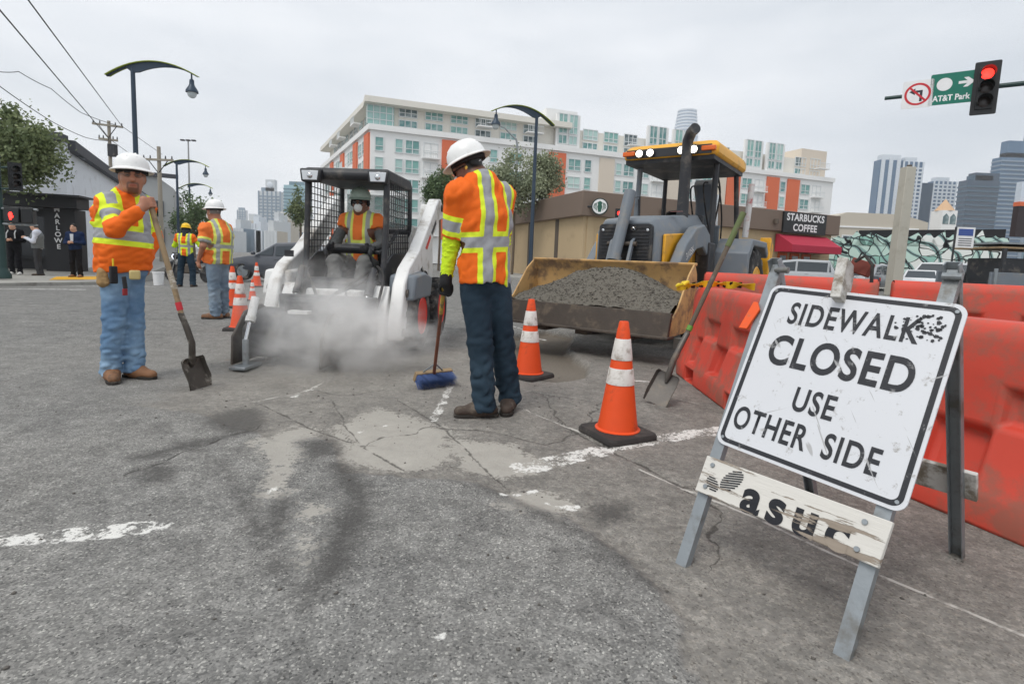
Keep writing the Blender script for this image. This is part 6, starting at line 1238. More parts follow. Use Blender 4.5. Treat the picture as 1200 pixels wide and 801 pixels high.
# motorcycle by the fourth worker
mc = T('motorcycle', 'dark motorcycle parked behind the yellow hard hat worker', 'motorcycle', Gs(224, 331), R(172))
for x_ in (.68, -.68): w_ = wheel(mc, (x_, 0, .31), .31, .13, .21, m_dark, 36, .005); w_.rotation_euler.z = PI/2
S = Sdf(.02); S.cap((.15, 0, .78), (-.12, 0, .76), .13, .11, .05); S.cap((-.2, 0, .74), (-.7, 0, .80), .10, .08, .05); smooth_link('tank_and_seat', S.mesh('tank'), m_dark, mc); B().box((0, 0, .48), (.45, .26, .34)).obj('engine', m_steel, mc, bev=.05)
for s in (-1, 1): B().tube([(.68, s*.09, .31), (.45, s*.09, .98)], .025, 8).obj('fork_leg', chrome, mc); B().tube([(-.68, s*.09, .31), (-.1, s*.1, .46)], .025, 8).obj('swing_arm', m_dark, mc)
B().tube([(.38, -.36, 1.02), (.44, -.2, 1.0), (.44, .2, 1.0), (.38, .36, 1.02)], .015, 8).obj('handlebar', m_dark, mc); B().ell((.56, 0, .88), (.10, .10, .10), 14).obj('headlamp_shell', m_dark, mc); B().lathe([(.001, .012), (.08, 0), (.07, -.02)], 16, (.655, 0, .88), (1, 0, 0)).obj('headlight', mat('bike_headlight', (.8, .84, 1), .2, emit=((.75, .8, 1), 2.0)), mc)
B().tube([(.05, -.14, .35), (-.5, -.16, .33), (-.85, -.16, .40)], [.03, .05, .055], 10).obj('exhaust', chrome, mc); S = Sdf(.02); S.cap((.9, 0, .52), (.68, 0, .68), .06, .07, .03); smooth_link('front_mudguard', S.mesh('mg'), m_dark, mc)
# ================================================================== BUILDINGS
FD = V((.92, .392, 0)).normalized(); FN = V((FD.y, -FD.x, 0))                 # facade direction of the far block, and its outward normal
stucco = mat('cream_stucco', lin(226, 222, 212), .85, 0, .03, .08); stucco2 = mat('warm_stucco', lin(216, 204, 188), .85, 0, .03, .08); st_w = mat('white_stucco', lin(236, 236, 234), .85, 0, .02, .1); terra = mat('terracotta_panel', lin(216, 112, 76), .8, 0, .06, .2)

def pane_mat(name, a, b_):                  # each pane differs a little: blinds, curtains, sky
    k = NT(name); oi = k.n('ShaderNodeObjectInfo'); c = k.mix(oi.outputs['Random'], a, b_); c = k.mix(k.math('MULTIPLY', k.ramp(k.noise(.9, 3), .45, .6), .35), c, lin(190, 204, 202)); k.l(c, k.b.inputs['Base Color']); k.b.inputs['Roughness'].default_value = .15; k.b.inputs['Specular IOR Level'].default_value = .8; return k.m
teal = pane_mat('teal_glass', lin(70, 128, 128), lin(128, 182, 172)); teal_p = pane_mat('pale_teal_glass', lin(124, 178, 172), lin(186, 214, 206)); frame_w = mat('window_frame_white', lin(216, 220, 220), .6); dk_gl = pane_mat('dark_pane_glass', lin(46, 62, 70), lin(92, 116, 120))  # two teal glasses and a dark blue-grey one, each with its own tint
WCACHE = {}
def win_meshes(w_, h_, kind):
    if (w_, h_, kind) in WCACHE: return WCACHE[w_, h_, kind]
    f = B(); t = .13
    for z in (t/2, h_-t/2): f.box((w_/2, -.06, z), (w_, .14, t))
    nm = max(1, round(w_/1.1)); 
    for i in range(nm+1): f.box((t/2+(w_-t)*i/nm, -.061, h_/2), (t, .142, h_))
    if h_ > 1.6: f.box((w_/2, -.059, h_*.36), (w_, .138, t*.8))
    p = B(); p.box((w_/2, -.02, h_/2), (w_-.02, .04, h_-.02)); WCACHE[w_, h_, kind] = (f.mesh('window'), p.mesh('pane')); return WCACHE[w_, h_, kind]
def window(parent, M_, w_, h_, glass, fm=None, kind='a'):
    """M_: x along wall, y into the wall, z up"""
    f, p = win_meshes(w_, h_, kind+glass.name); o = link('window', f, fm or frame_w, parent, smooth=0); o.matrix_local = M_; q = link('pane', p, glass, o, smooth=0); return o
class Wall:
    def __init__(s, parent, o, d, n_): s.p = parent; s.o = V(o); s.d = V(d); s.n = V(n_)
    def M(s, u, z, out=0): return basis(s.o+s.d*u+s.n*out+V((0, 0, z)), s.d, -s.n, V((0, 0, 1)))
    def slab(s, name, m, u0, u1, z0, z1, out0, out1, bev=0):
        return B().loft([[s.o+s.d*u+s.n*q+V((0, 0, z)) for u, q in ((u0, out0), (u1, out0), (u1, out1), (u0, out1))] for z in (z0, z1)]).obj(name, m, s.p, bev=bev)
    def win(s, u, z, w_, h_, g, out=0): return window(s.p, s.M(u, z, out), w_, h_, g)
    def balcony(s, u, z, w_, g=None):
        q = s.slab('balcony_slab', st_w, u, u+w_, z-.18, z, -.1, 1.1); r = B()
        for k_ in range(9): r.box(s.o+s.d*(u+w_*(k_+.5)/9)+s.n*1.05+V((0, 0, z+.5)), (.05, .05, 1.0))
        r.tube([s.o+s.d*u+s.n*1.05+V((0, 0, z+1.0)), s.o+s.d*(u+w_)+s.n*1.05+V((0, 0, z+1.0))], .05, 4); ro = r.obj('railing', frame_w, q); ro['kind'] = 'stuff'; ro.parent = q
# ---------------- long apartment block behind the cafe
FA = V((.943, .332, 0)).normalized(); FNA = V((FA.y, -FA.x, 0)); ac = P(433, 300, 86); AC = V((ac.x, 86, 0)); Ztop = P(433, 113, 86).z; Zm = P(433, 148, 86).z
ab = T('apartment_block', 'long cream and terracotta apartment block with teal windows behind the works', 'building', AC)
wr_ = Wall(ab, (0, 0, 0), FA, FNA); LD = V((-.47, .883, 0)).normalized(); LN = V((-LD.y, LD.x, 0)); LN = LN if LN.x < 0 else -LN; wl = Wall(ab, (0, 0, 0), LD, LN)
b = B(); b.prism([(0, 0), tuple((FA*96)[:2]), tuple((FA*96+LD*14)[:2]), tuple((FA*14+LD*14)[:2]), tuple((FA*14+LD*48)[:2]), tuple((LD*48)[:2])], 0, Zm, 'z'); b.obj('lower_wall', st_w, ab)
b = B(); q0 = FA*1.5+LD*1.5; b.prism([tuple(q0[:2]), tuple((FA*95+LD*1.5)[:2]), tuple((FA*95+LD*13)[:2]), tuple((FA*13+LD*13)[:2]), tuple((FA*13+LD*47)[:2]), tuple((FA*1.5+LD*47)[:2])], Zm, Ztop-.6, 'z'); b.obj('upper_wall', stucco, ab)
wr_.slab('roof_edge', stucco, -1.0, 34, Ztop-.9, Ztop, -14, .5); wl.slab('side_roof_edge', stucco, -.5, 48, Ztop-.88, Ztop-.02, -13, .5); wr_.slab('string_course', st_w, -.4, 96, Zm-.5, Zm+.35, -1, .45); wl.slab('side_string_course', st_w, -.4, 48, Zm-.48, Zm+.33, -1, .45)
rg = random.Random(4); floors = [Zm-3.6-3.05*i for i in range(5)]
def lower_bay(W, u, kind):
    if kind == 'T': W.slab('terracotta_panel', terra, u, u+3.2, 4, Zm-.8, -.1, .28)
    elif kind == 'O': W.slab('warm_panel', stucco2, u, u+3.0, 4, Zm-.8, -.1, .2)
    for z in floors:
        if kind == 'W': W.win(u+.3, z, 2.5, 2.1, rg.choice((teal, teal, teal_p)))
        elif kind == 'N': W.win(u+.2, z, 1.4, 2.2, rg.choice((teal, teal_p)))
        elif kind == 'P': W.win(u+.1, z, 1.3, 2.2, teal_p); W.win(u+1.7, z, 2.3, 2.2, teal)
        elif kind == 'B': W.win(u+.2, z-.3, 2.4, 2.4, rg.choice((dk_gl, teal_p)), -.05); W.balcony(u, z-.35, 2.8)
wid = {'T': 3.4, 'O': 3.2, 'W': 3.3, 'N': 2.0, 'P': 4.4, 'B': 3.2, '.': 1.2}
def fill(W, seq, u):
    for k_ in seq:
        if u+wid[k_] > (95.5 if W is wr_ else 47.5): break
        if k_ != '.': lower_bay(W, u, k_)
        u += wid[k_]
    return u
fill(wr_, 'N.PBTW.N.W.BTWN.OPWBOWPOTWBTNTWBT', .4)
fill(wl, 'TNWTWNBTWNBTWNB', .5)
def upper_bay(W, u, k, out):
    if k == 'g':                                         # projecting glazed bay
        W.slab('glass_bay', st_w, u, u+4.6, Zm+.3, Ztop+1.6, -1.0, out+.9); 
        for z, h in ((Zm+.9, 1.6), (Zm+2.7, 3.4)): W.win(u+.4, z, 1.7, h, teal, out+.92); W.win(u+2.4, z, 1.7, h, rg.choice((teal, teal_p, dk_gl)), out+.92)
        return 5.6
    if k == 'w': W.win(u, Zm+.7, 3.0, 1.2, teal, out); W.win(u, Zm+2.3, 3.0, 1.9, rg.choice((teal, dk_gl, teal_p)), out); return 4.2
    if k == 'b': W.win(u, Zm+2.1, 2.8, 2.2, dk_gl, out); W.balcony(u-.1, Zm+2.0, 3.0); W.win(u, Zm+.6, 2.8, 1.2, dk_gl, out); return 4.4
    return 1.4
u = 4.4
for k_ in 'wwwbwb.gwwbgg.wb.gg..wb.gbg': u += upper_bay(wr_, u, k_, -1.45) if u < 92 else 0
u = 3.5
for k_ in 'wbwwbwbww': u += upper_bay(wl, u, k_, -1.45) if u < 44 else 0
# glazed corner
cg = B(); 
wr_.slab('corner_glazing', teal_p, -.6, 3.6, Zm+.6, Ztop-.9, -2.2, -.8)
for i in range(5): wr_.slab('mullion', frame_w, -.6+i*.98, -.48+i*.98, Zm+.6, Ztop-.9, -.8, -.68)
for i in range(4): wr_.slab('transom', frame_w, -.6, 3.6, Zm+1.3+i*1.05, Zm+1.42+i*1.05, -.8, -.70)
wr_.slab('stair_tower', st_w, 30, 36, Zm, Ztop+2.6, -8, -2); wr_.slab('end_tower', stucco2, 88, 95, Zm, Ztop+1.6, -8, -1.4)
# ---------------- cafe
brown = mat('brown_parapet', lin(122, 106, 94), .8, 0, .05, .5, .05, 10); tan = mat('tan_wall', lin(188, 166, 132), .85, 0, .05, .6, .06, 8, lin(168, 146, 116), .3, .8); tan_d = mat('dark_reveal', lin(92, 82, 72), .8)
cc = P(682, 300, 30.8); CC = V((cc.x, 30.8, 0)); zt_ = P(682, 224, 30.8).z; zp = P(682, 253, 30.8).z
cf = T('cafe_building', 'low tan cafe with brown parapet, black name board and red awning', 'building', CC); wc = Wall(cf, (0, 0, 0), FD, FN); CL = V((-.36, .933, 0)); CN = V((-CL.y, CL.x, 0)); CN = CN if CN.x < 0 else -CN; wcl = Wall(cf, (0, 0, 0), CL, CN)
LW = 20.2; b = B(); b.prism([(0, 0), tuple((FD*LW)[:2]), tuple((FD*LW+CL*14)[:2]), tuple((CL*14)[:2])], 0, zp+.1, 'z'); b.obj('wall', tan, cf); b = B(); b.prism([tuple((-FD*.35-CL*.35)[:2]), tuple((FD*(LW+.35)-CL*.35)[:2]), tuple((FD*(LW+.35)+CL*14)[:2]), tuple((-FD*.35+CL*14)[:2])], zp, zt_, 'z'); b.obj('parapet', brown, cf, bev=.04)
for u in (3.2, 7.6): wcl.slab('reveal', tan_d, u, u+.5, 0, zp, 0, .02)
for u in (.2, 9.8): wc.slab('pilaster', tan, u, u+.45, 0, zp, 0, .06)
uu = lambda px: (lambda d: (lambda t: (V((d.x*t, d.y*t, 0))-CC).dot(FD))(CC.dot(FN)/d.dot(FN)))(V((ray(px, 300).x, ray(px, 300).y, 0)))
u0, u1 = uu(907.5), uu(957); zc = lambda px, py: (lambda d: CAMH+d.z*(CC.dot(FN)/V((d.x, d.y, 0)).dot(FN)))(ray(px, py))
bz0, bz1 = zc(930, 274), zc(930, 249.5); sbk = wc.slab('name_board', sig_black, u0, u1, bz0, bz1, .352, .50, .01); um = (u0+u1)/2; hh_ = bz1-bz0
for s_, dz in (('STARBUCKS', .24), ('COFFEE', -.24)): text(s_, st_white, sbk, basis(FD*um+FN*.505+V((0, 0, (bz0+bz1)/2+dz*hh_)), FD, V((0, 0, 1)), FN), hh_*.46, offset=.02, spacing=1.06, sx=.98)
aw0, aw1 = uu(905), uu(962); za0, za1 = zc(930, 296), zc(930, 275.5); awn = mat('red_awning', lin(176, 42, 66), .75, 0, .06, 1); b = B()
b.loft([[FD*u+FN*o_+V((0, 0, z)) for o_, z in ((.13, za1), (.25, za1), (1.5, za0+.45), (1.5, za0), (.13, za0))] for u in (aw0, aw1)]); b.obj('awning', awn, cf)
od = mat('orange_door', lin(190, 90, 44), .6)
for i in range(3): dn = wc.slab('door_panel', od, uu(911+i*14), uu(921+i*14), .2, 2.3, .0, .1); wc.slab('door_glass', dk_gl, uu(912.5+i*14), uu(919.5+i*14), .9, 2.1, .1, .12)
ls_ = V(P(703, 242, 30.3))-CC; dsk = B(); dsk.lathe([(.001, -.06), (.46, -.06), (.46, .06), (.001, .06)], 32, ls_, (-.25, -1, 0)); dk2 = dsk.obj('round_sign', mat('roundel_dark', lin(22, 44, 40), .5), cf); B().cyl(ls_+V((-.45, .1, 0)), ls_+V((-.9, .35, 0)), .05).obj('sign_bracket', m_dark, dk2)
Mr = basis(ls_, V((1, -.25, 0)).normalized(), V((0, 0, 1)), V((-.25, -1, 0)).normalized()); b = B(); b.lathe([(.001, .061), (.40, .061), (.40, .066), (.001, .066)], 28, Mr @ V((0, 0, 0)), (-.25, -1, 0)); b.obj('white_roundel', st_white, dk2)
b = B(); b.prism([(-.07, -.30), (.07, -.30), (.14, -.02), (.10, .12), (.14, .22), (0, .30), (-.14, .22), (-.10, .12), (-.14, -.02)], .067, .071, 'z', Mr); b.obj('green_motif', mat('roundel_green', lin(40, 92, 76), .5), dk2)
for sx_m in (-1, 1):
    for k_ in range(3): b = B(); b.tube([Mr @ V((sx_m*(.16+.07*k_), -.22+.05*k_, .069)), Mr @ V((sx_m*(.20+.07*k_), .0, .069)), Mr @ V((sx_m*(.17+.05*k_), .2-.02*k_, .069))], .018, 6); b.obj('green_wave', MATS['roundel_green'], dk2)
for px in (768, 899): B().lathe([(.14, 0), (.16, -.3), (.0, -.3)], 12, FD*uu(px)+FN*.5+V((0, 0, zp+.75))).obj('wall_lamp', tan_d, cf)
# pavement in front of the cafe and rear barriers
b = B(); pts = [V((2.0, 6.9, 0)), V((8.5, 2.6, 0)), V((60, 16, 0)), V((60, 60, 0)), V((2, 60, 0)), V((-2.5, 34, 0)), V((2.4, 26.5, 0)), V((16, 32, 0)), V((22, 22, 0)), V((14, 14, 0))]; b.loft([[p+V((0, 0, z)) for p in [V((2.1, 6.9, 0)), V((7.6, 2.6, 0)), V((9.6, 4.6, 0)), V((4.4, 9.0, 0))]] for z in (-.2, .133)]); struct(b.obj('traffic_island', conc), 'raised concrete island under the rear barriers')
b = B(); b.loft([[V(p)+V((0, 0, z)) for p in ((-1.5, 31.5, 0), (2.8, 27.6, 0), (5.5, 27.8, 0), (24, 35.6, 0), (30, 42, 0), (-6, 60, 0))] for z in (-.2, .12)]); struct(b.obj('cafe_pavement', conc), 'pavement round the cafe')
# ---------------- mural wall, low buildings, pylon, church, billboard, notice board
k = NT('mural_paint'); wv = k.n('ShaderNodeTexWave', wave_type='RINGS'); wv.inputs['Scale'].default_value = .5; wv.inputs['Distortion'].default_value = 9; wv.inputs['Detail'].default_value = 1.5; wv.inputs['Detail Scale'].default_value = .8; k.l(k.co.outputs['Object'], wv.inputs[0])
vr = k.n('ShaderNodeTexVoronoi', feature='DISTANCE_TO_EDGE'); vr.inputs['Scale'].default_value = 1.0; vr.inputs['Randomness'].default_value = 1
ds = k.n('ShaderNodeVectorMath', operation='ADD'); nn = k.n('ShaderNodeTexNoise'); nn.inputs['Scale'].default_value = .4; k.l(k.co.outputs['Object'], nn.inputs[0]); sc_ = k.n('ShaderNodeVectorMath', operation='SCALE'); sc_.inputs['Scale'].default_value = 3.0; k.l(nn.outputs['Color'], sc_.inputs[0]); k.l(k.co.outputs['Object'], ds.inputs[0]); k.l(sc_.outputs[0], ds.inputs[1]); k.l(ds.outputs[0], vr.inputs['Vector'])
vc = k.n('ShaderNodeTexVoronoi'); vc.inputs['Scale'].default_value = 1.0; k.l(ds.outputs[0], vc.inputs['Vector']); sepc = k.n('ShaderNodeSeparateColor'); k.l(vc.outputs['Color'], sepc.inputs[0])
c = k.mix(k.ramp(sepc.outputs[0], .3, .7), lin(196, 222, 212), lin(232, 236, 232)); c = k.mix(k.ramp(sepc.outputs[1], .78, .84), c, lin(150, 196, 184)); c = k.mix(k.ramp(sepc.outputs[2], .95, .96), c, lin(176, 206, 96))
c = k.mix(k.ramp(wv.outputs['Color'], .74, .86), c, lin(136, 170, 166)); c = k.mix(k.ramp(wv.outputs['Color'], .96, .985), c, lin(60, 66, 70)); c = k.mix(k.ramp(vr.outputs['Distance'], .045, .02), c, lin(28, 30, 34)); k.l(c, k.b.inputs['Base Color']); k.b.inputs['Roughness'].default_value = .8; mural = k.m
mp0, mp1 = P(962, 300, 46), P(1180, 300, 38); MO = V((mp0.x, mp0.y, 0)); md = (V((mp1.x, mp1.y, 0))-MO); ml = md.length; md.normalize(); mn = V((md.y, -md.x, 0)); mn = mn if mn.y < 0 else -mn
mw = T('mural_wall', 'long wall painted with a pale mint and black graffiti mural', 'wall', MO); wm = Wall(mw, (0, 0, 0), md, mn); hm_ = P(1080, 270, 42).z
wm.slab('wall_base', mural, 0, ml, 0, hm_-.6, -.3, 0); blkp = mat('black_mural_band', lin(30, 31, 35), .8)
wm.slab('black_band', blkp, ml*.22, ml*.98, hm_-.6, hm_, -.31, -.01)
for i in range(15):
    u = ml*(.02+.065*i); w_ = rg.uniform(.7, 1.6); h = rg.uniform(.1, .75); y_ = rg.uniform(-.3, .3); b = B(); pts = [(u-w_*.6, hm_-1.2), (u-w_*.45, hm_-.75), (u+y_, hm_-.62+h*.8), (u+w_*.4, hm_-.7), (u+w_*.6, hm_-1.2)]
    b.loft([[md*x+mn*o_+V((0, 0, z)) for x, z in pts] for o_ in (.0, .03)]); b.obj('painted_letter_tip', mural, mw)
beige = mat('beige_industrial', lin(196, 188, 174), .85, 0, .06, .3, .05, 4); grey_b = mat('grey_roof', lin(140, 142, 144), .8)
lb0 = P(966, 300, 60); lb_ = T('beige_warehouse', 'low beige warehouse behind the mural wall', 'building', (lb0.x, 60, 0)); zt2 = P(1000, 249, 60).z
b = B(); b.prism([(0, 0), (11, 0), (11, zt2*.9), (8, zt2), (2, zt2), (0, zt2*.9)], 0, 20, 'y'); b.obj('wall', beige, lb_)
for i in range(4): w_ = B().box((2.4+i*2.2, -.04, zt2*.62), (1.5, .1, 1.0)).obj('window', frame_w, lb_); B().box((2.4+i*2.2, -.1, zt2*.62), (1.2, .02, .75)).obj('pane', dk_gl, w_)
B().box((5.5, -.05, zt2*.8), (9, .08, .18)).obj('string_course', st_w, lb_)
pyl = P(1051, 300, 29); py_ = T('concrete_pylon', 'tall bare concrete pylon standing among the parked cars', 'pylon', (pyl.x, 29, 0)); zt3 = P(1062, 196, 29).z
B().loft([[V((x*w_+sh, y*w_, z)) for x, y in ((-.5, -.5), (.5, -.5), (.5, .5), (-.5, .5))] for w_, z, sh in ((.56, 0, 0), (.53, zt3*.5, .03), (.50, zt3, .06))]).obj('shaft', mat('pylon_concrete', lin(182, 178, 166), .85, 0, .06, .7, .1, 8, lin(160, 154, 140), .4, 1), py_, bev=.02)
B().cyl((.1, 0, zt3), (.1, 0, zt3+.12), .12).obj('cap_stub', m_steel, py_)
ch0 = P(1100, 300, 70); ch = T('church_tower', 'small white bell tower with a tan spire beyond the mural', 'building', (ch0.x, 70, 0)); z_e = P(1100, 247, 70).z; B().box((0, 0, z_e/2), (1.9, 1.9, z_e)).obj('tower', st_w, ch); B().lathe([(1.1, z_e), (.85, z_e+.35), (.02, z_e+1.5)], 8).obj('spire', mat('tan_spire', lin(206, 172, 138), .8), ch)
for s_ in (-.6, .6): B().prism([(-.35, 0), (.35, 0), (.35, .9), (0, 1.3), (-.35, .9)], -1.0, -.94, 'y').obj('belfry_opening', dk_gl, ch, loc=(s_*.75, 0, z_e-1.7))
bb0 = P(1186, 300, 26); bbd = T('billboard', 'dark roadside billboard at the right with white lettering', 'billboard', (bb0.x, 26, 0)); w_b = lambda py: P(1190, py, 26).z
B().bb(0, 7, 0, .3, w_b(277), w_b(241)).obj('dark_panel', mat('billboard_dark', lin(54, 46, 48), .6), bbd); B().bb(0, 7, -.02, .32, w_b(241), w_b(236)).obj('red_strip', terra, bbd); B().bb(.05, 7, .05, .35, w_b(236), w_b(212)).obj('pale_panel', mat('billboard_pale', lin(206, 216, 226), .5), bbd)
text('Leg', st_white, bbd, basis(V((.35, -.01, w_b(259))), V((1, 0, 0)), V((0, 0, 1)), V((0, -1, 0))), .62, align='LEFT')
for x_ in (1, 6): B().tube([(x_, .3, 0), (x_, .3, w_b(240))], .12, 8).obj('post', m_dark, bbd)
nb0 = P(1117, 300, 15); nbd = T('notice_sign', 'white and blue notice sign on a thin black post', 'sign', (nb0.x, 15, 0)); zz = lambda py: P(1125, py, 15).z
B().tube([(-.02, 0, 0), (-.02, 0, zz(266))], .025, 8).obj('post', m_dark, nbd); pnl = B().bb(0, .5, -.02, .0, zz(290), zz(266)).obj('panel', st_white, nbd); B().bb(.05, .45, -.024, -.02, zz(276), zz(268)).obj('blue_block', mat('blue_print', lin(60, 84, 150), .5), pnl)
for i in range(4): B().bb(.07, .43, -.024, -.021, zz(279+i*2.6), zz(280+i*2.6)).obj('print_line', trimd, pnl)
# flat-bed truck with stacked frames at the right
fl0 = P(1130, 300, 15.5); fb = T('flatbed_truck', 'grey flat-bed truck with a lumber rack behind the rear barriers', 'truck', (fl0.x, 15.5, -.1))
B().bb(0, 6, -.9, .9, .75, .95).obj('bed', m_dark, fb, bev=.02); B().bb(0, 6, -.95, -.88, .95, 1.35).obj('side_board', m_grey, fb, bev=.01); B().bb(0, 6, .88, .95, .95, 1.35).obj('side_board', m_grey, fb, bev=.01)
for x_ in (.1, 2, 4, 5.9): B().bb(x_-.04, x_+.04, -.99, -.951, .7, 1.45).obj('stake', galv, fb)
for z_ in (2.0, 2.12): B().bb(.3, 6.5, -.8, .8, z_, z_+.05).obj('rack_load', galv if z_ > 2.1 else wood_plain, fb)
for x_ in (.4, 3, 5.8): B().bb(x_-.04, x_+.04, -.85, -.77, .95, 2.0).obj('rack_post', m_dark, fb)
B().bb(.6, 3.4, -.6, .6, .95, 1.75).obj('tool_box', m_dark, fb, bev=.03); B().bb(3.7, 4.3, -.5, .4, .95, 1.6).obj('red_drum', mat('drum_red', lin(190, 50, 40), .5), fb, bev=.05)
for x_ in (1.0, 5.0):
    for s_ in (-1, 1): wheel(fb, (x_, s_*.8, .40), .40, .26, .24, galv, 30, .01, side=1).rotation_euler.z = PI/2*s_
# far pedestrian between the cars
walker(1040, 334, 0, 'distant person in white top walking between the parked cars', R(-120), cloth('plain_white_top', lin(214, 214, 214)), blkc, white_shoe, skin_c, dz=.0, extra=dict(hand_l=None, hand_r=None))
# ---------------- towers of the skyline
def tower(name, label, px0, px1, top_py, Y, wall_m, glass_m, style, depth=9, steps=None, zbase=0):
    a, b_ = P(px0, 300, Y), P(px1, 300, Y); W = b_.x-a.x; zt = P((px0+px1)/2, top_py, Y).z; t = T(name, label, 'tower', (a.x, Y, zbase), 0, 'distant skyline towers'); fl = 3.6
    B().bb(0, W, 0, depth, 0, zt).obj('shaft', glass_m, t)
    if style == 'fins':
        n = max(3, int(W/6)); 
        for i in range(n): B().bb(W*(i+.15)/n, W*(i+.62)/n, -.6, 0, 0, zt+1.5).obj('pier', wall_m, t)
        B().bb(W*.1, W*.9, 1, depth-1, zt, zt+5).obj('plant_room', wall_m, t)
    elif style == 'floors':
        g = B()
        for i in range(int(zt/fl)): g.bb(-.3, W+.3, -.8, depth+.5, i*fl, i*fl+1.2)
        o = g.obj('floor_bands', wall_m, t); o['kind'] = 'stuff'; B().bb(W*.2, W*.8, 1, depth-1, zt, zt+4).obj('plant_room', wall_m, t)
    elif style == 'grid':
        g = B(); n = max(3, int(W/4.5))
        for i in range(int(zt/fl)): g.bb(0, W, -.5, 0, i*fl, i*fl+1.5)
        for i in range(n+1): g.bb(W*i/n-.7, W*i/n+.7, -.6, 0, 0, zt)
        o = g.obj('facade_grid', wall_m, t); o['kind'] = 'stuff'; B().bb(W*.1, W*.7, 1, depth-1, zt, zt+4).obj('plant_room', wall_m, t)
    for (q0, q1, dz) in (steps or []): B().bb(W*q0, W*q1, 1, depth-1, zt, zt+dz).obj('stepped_top', glass_m, t)
    return t, W, zt
tw_w = mat('tower_white', lin(214, 220, 226), .7, 0, .03, .05); tw_b = mat('tower_blue_glass', lin(70, 104, 134), .25, 0, .2, .05, spec=.7); tw_d = mat('tower_dark_glass', lin(34, 62, 84), .2, 0, .2, .06, spec=.7); tw_g = mat('tower_grey', lin(136, 152, 166), .7, 0, .05, .05); tw_t = mat('tower_teal_glass', lin(94, 128, 142), .25, 0, .15, .05, spec=.7); tw_pale = mat('tower_pale', lin(206, 210, 212), .8, 0, .05, .05)
tower('skyline_tower', 'white striped high-rise with blue glass strips behind the concrete pylon', 1019, 1046, 187, 520, tw_w, tw_b, 'fins'); tower('skyline_tower', 'blue and white balconied wing joined to the striped high-rise', 1046.5, 1069, 189, 518, tw_w, tw_b, 'grid')
tower('skyline_tower', 'narrow dark blue glass slab beside the white gridded tower', 1068.5, 1084, 214, 560, tw_d, tw_d, 'none'); tower('skyline_tower', 'white gridded apartment tower above the mural', 1084.2, 1110, 212, 560, tw_w, tw_b, 'grid')
tower('skyline_tower', 'dark glass office tower with stepped roof beyond the mural', 1123, 1160, 211, 430, mat('tower_dark_band', lin(62, 90, 110), .5, 0, .1, .05), tw_d, 'floors', steps=[(.25, 1, 6)]); tower('skyline_tower', 'tall banded blue-grey tower behind the dark office tower', 1158, 1192, 184, 470, tw_g, tw_b, 'floors', steps=[(.2, 1, 14)]); tower('skyline_tower', 'tallest glass tower at the far right with a white edge', 1191, 1240, 128, 480, tw_g, tw_t, 'fins')
# rounded tapering tower peeping over the block
a = P(793, 300, 1300); t = T('rounded_tower', 'tall rounded grey tower tip peeping over the apartment block', 'tower', (a.x, 1300, 0), 0, 'distant skyline towers'); zt = P(793, 131, 1300).z; rr0 = 24
B().lathe([(rr0*1.6, 0), (rr0*1.35, zt*.6), (rr0*1.12, zt*.85), (rr0*.9, zt*.95), (rr0*.82, zt), (0, zt)], 28).obj('shaft', mat('sf_tower', lin(176, 190, 204), .4, .1, .05, .02), t)
g = B()
for i in range(9): z = zt*(.84+.02*i); r_ = rr0*(1.15-.035*i); g.lathe([(r_, z), (r_+1.0, z), (r_+1.0, z+3), (r_, z+3)], 28)
o = g.obj('floor_bands', tw_w, t); o['kind'] = 'stuff'
# left skyline
t1, W, zt = tower('skyline_tower', 'grey stone tower with a notched clock-like crown down the street', 304, 329, 224, 620, tw_g, tw_pale, 'grid'); B().bb(W*.3, W*.72, 1, 8, zt, zt+13).obj('crown', tw_pale, t1); B().ell((W*.51, .8, zt+7), (3.6, .8, 3.6), 14).obj('crown_roundel', tw_w, t1)
tower('skyline_tower', 'teal glass office block beside the grey stone tower', 333, 362, 217, 600, tw_t, mat('tower_pale_teal', lin(150, 184, 192), .3, 0, .1, .05), 'floors'); tower('skyline_tower', 'faint far tower low on the left horizon', 279, 288, 246, 900, tw_g, tw_pale, 'grid')
rgg = random.Random(9)
for i in range(17):
    px = 262+i*6.4+rgg.uniform(-2, 2); w_ = rgg.uniform(5, 12); Y = rgg.uniform(170, 330); tp = rgg.uniform(255, 272); wm_, gm_, sy2 = rgg.choice((('pale grey', tw_pale), ('white', tw_w), ('cream', stucco))), rgg.choice((('bluish', tw_g), ('light', tw_pale), ('beige', beige))), rgg.choice((('gridded', 'grid'), ('banded', 'floors'), ('plain', 'none'))); t, W, zt = tower('hillside_building', f"{gm_[0]} {sy2[0]} low house with {wm_[0]} trim {('near the distant worker in faded vest', 'below the grey stone tower', 'below the teal office block')[0 if px < 298 else 1 if px < 330 else 2]}", px, px+w_, tp, Y, wm_[1], gm_[1], sy2[1], 12); t['category'] = 'building'; t['group'] = 'pale houses down the street'; t['label'] = t['label'].replace('low house', ('narrow' if w_ < 7.5 else 'wide')+(' taller' if tp < 263 else ' low')+' house')
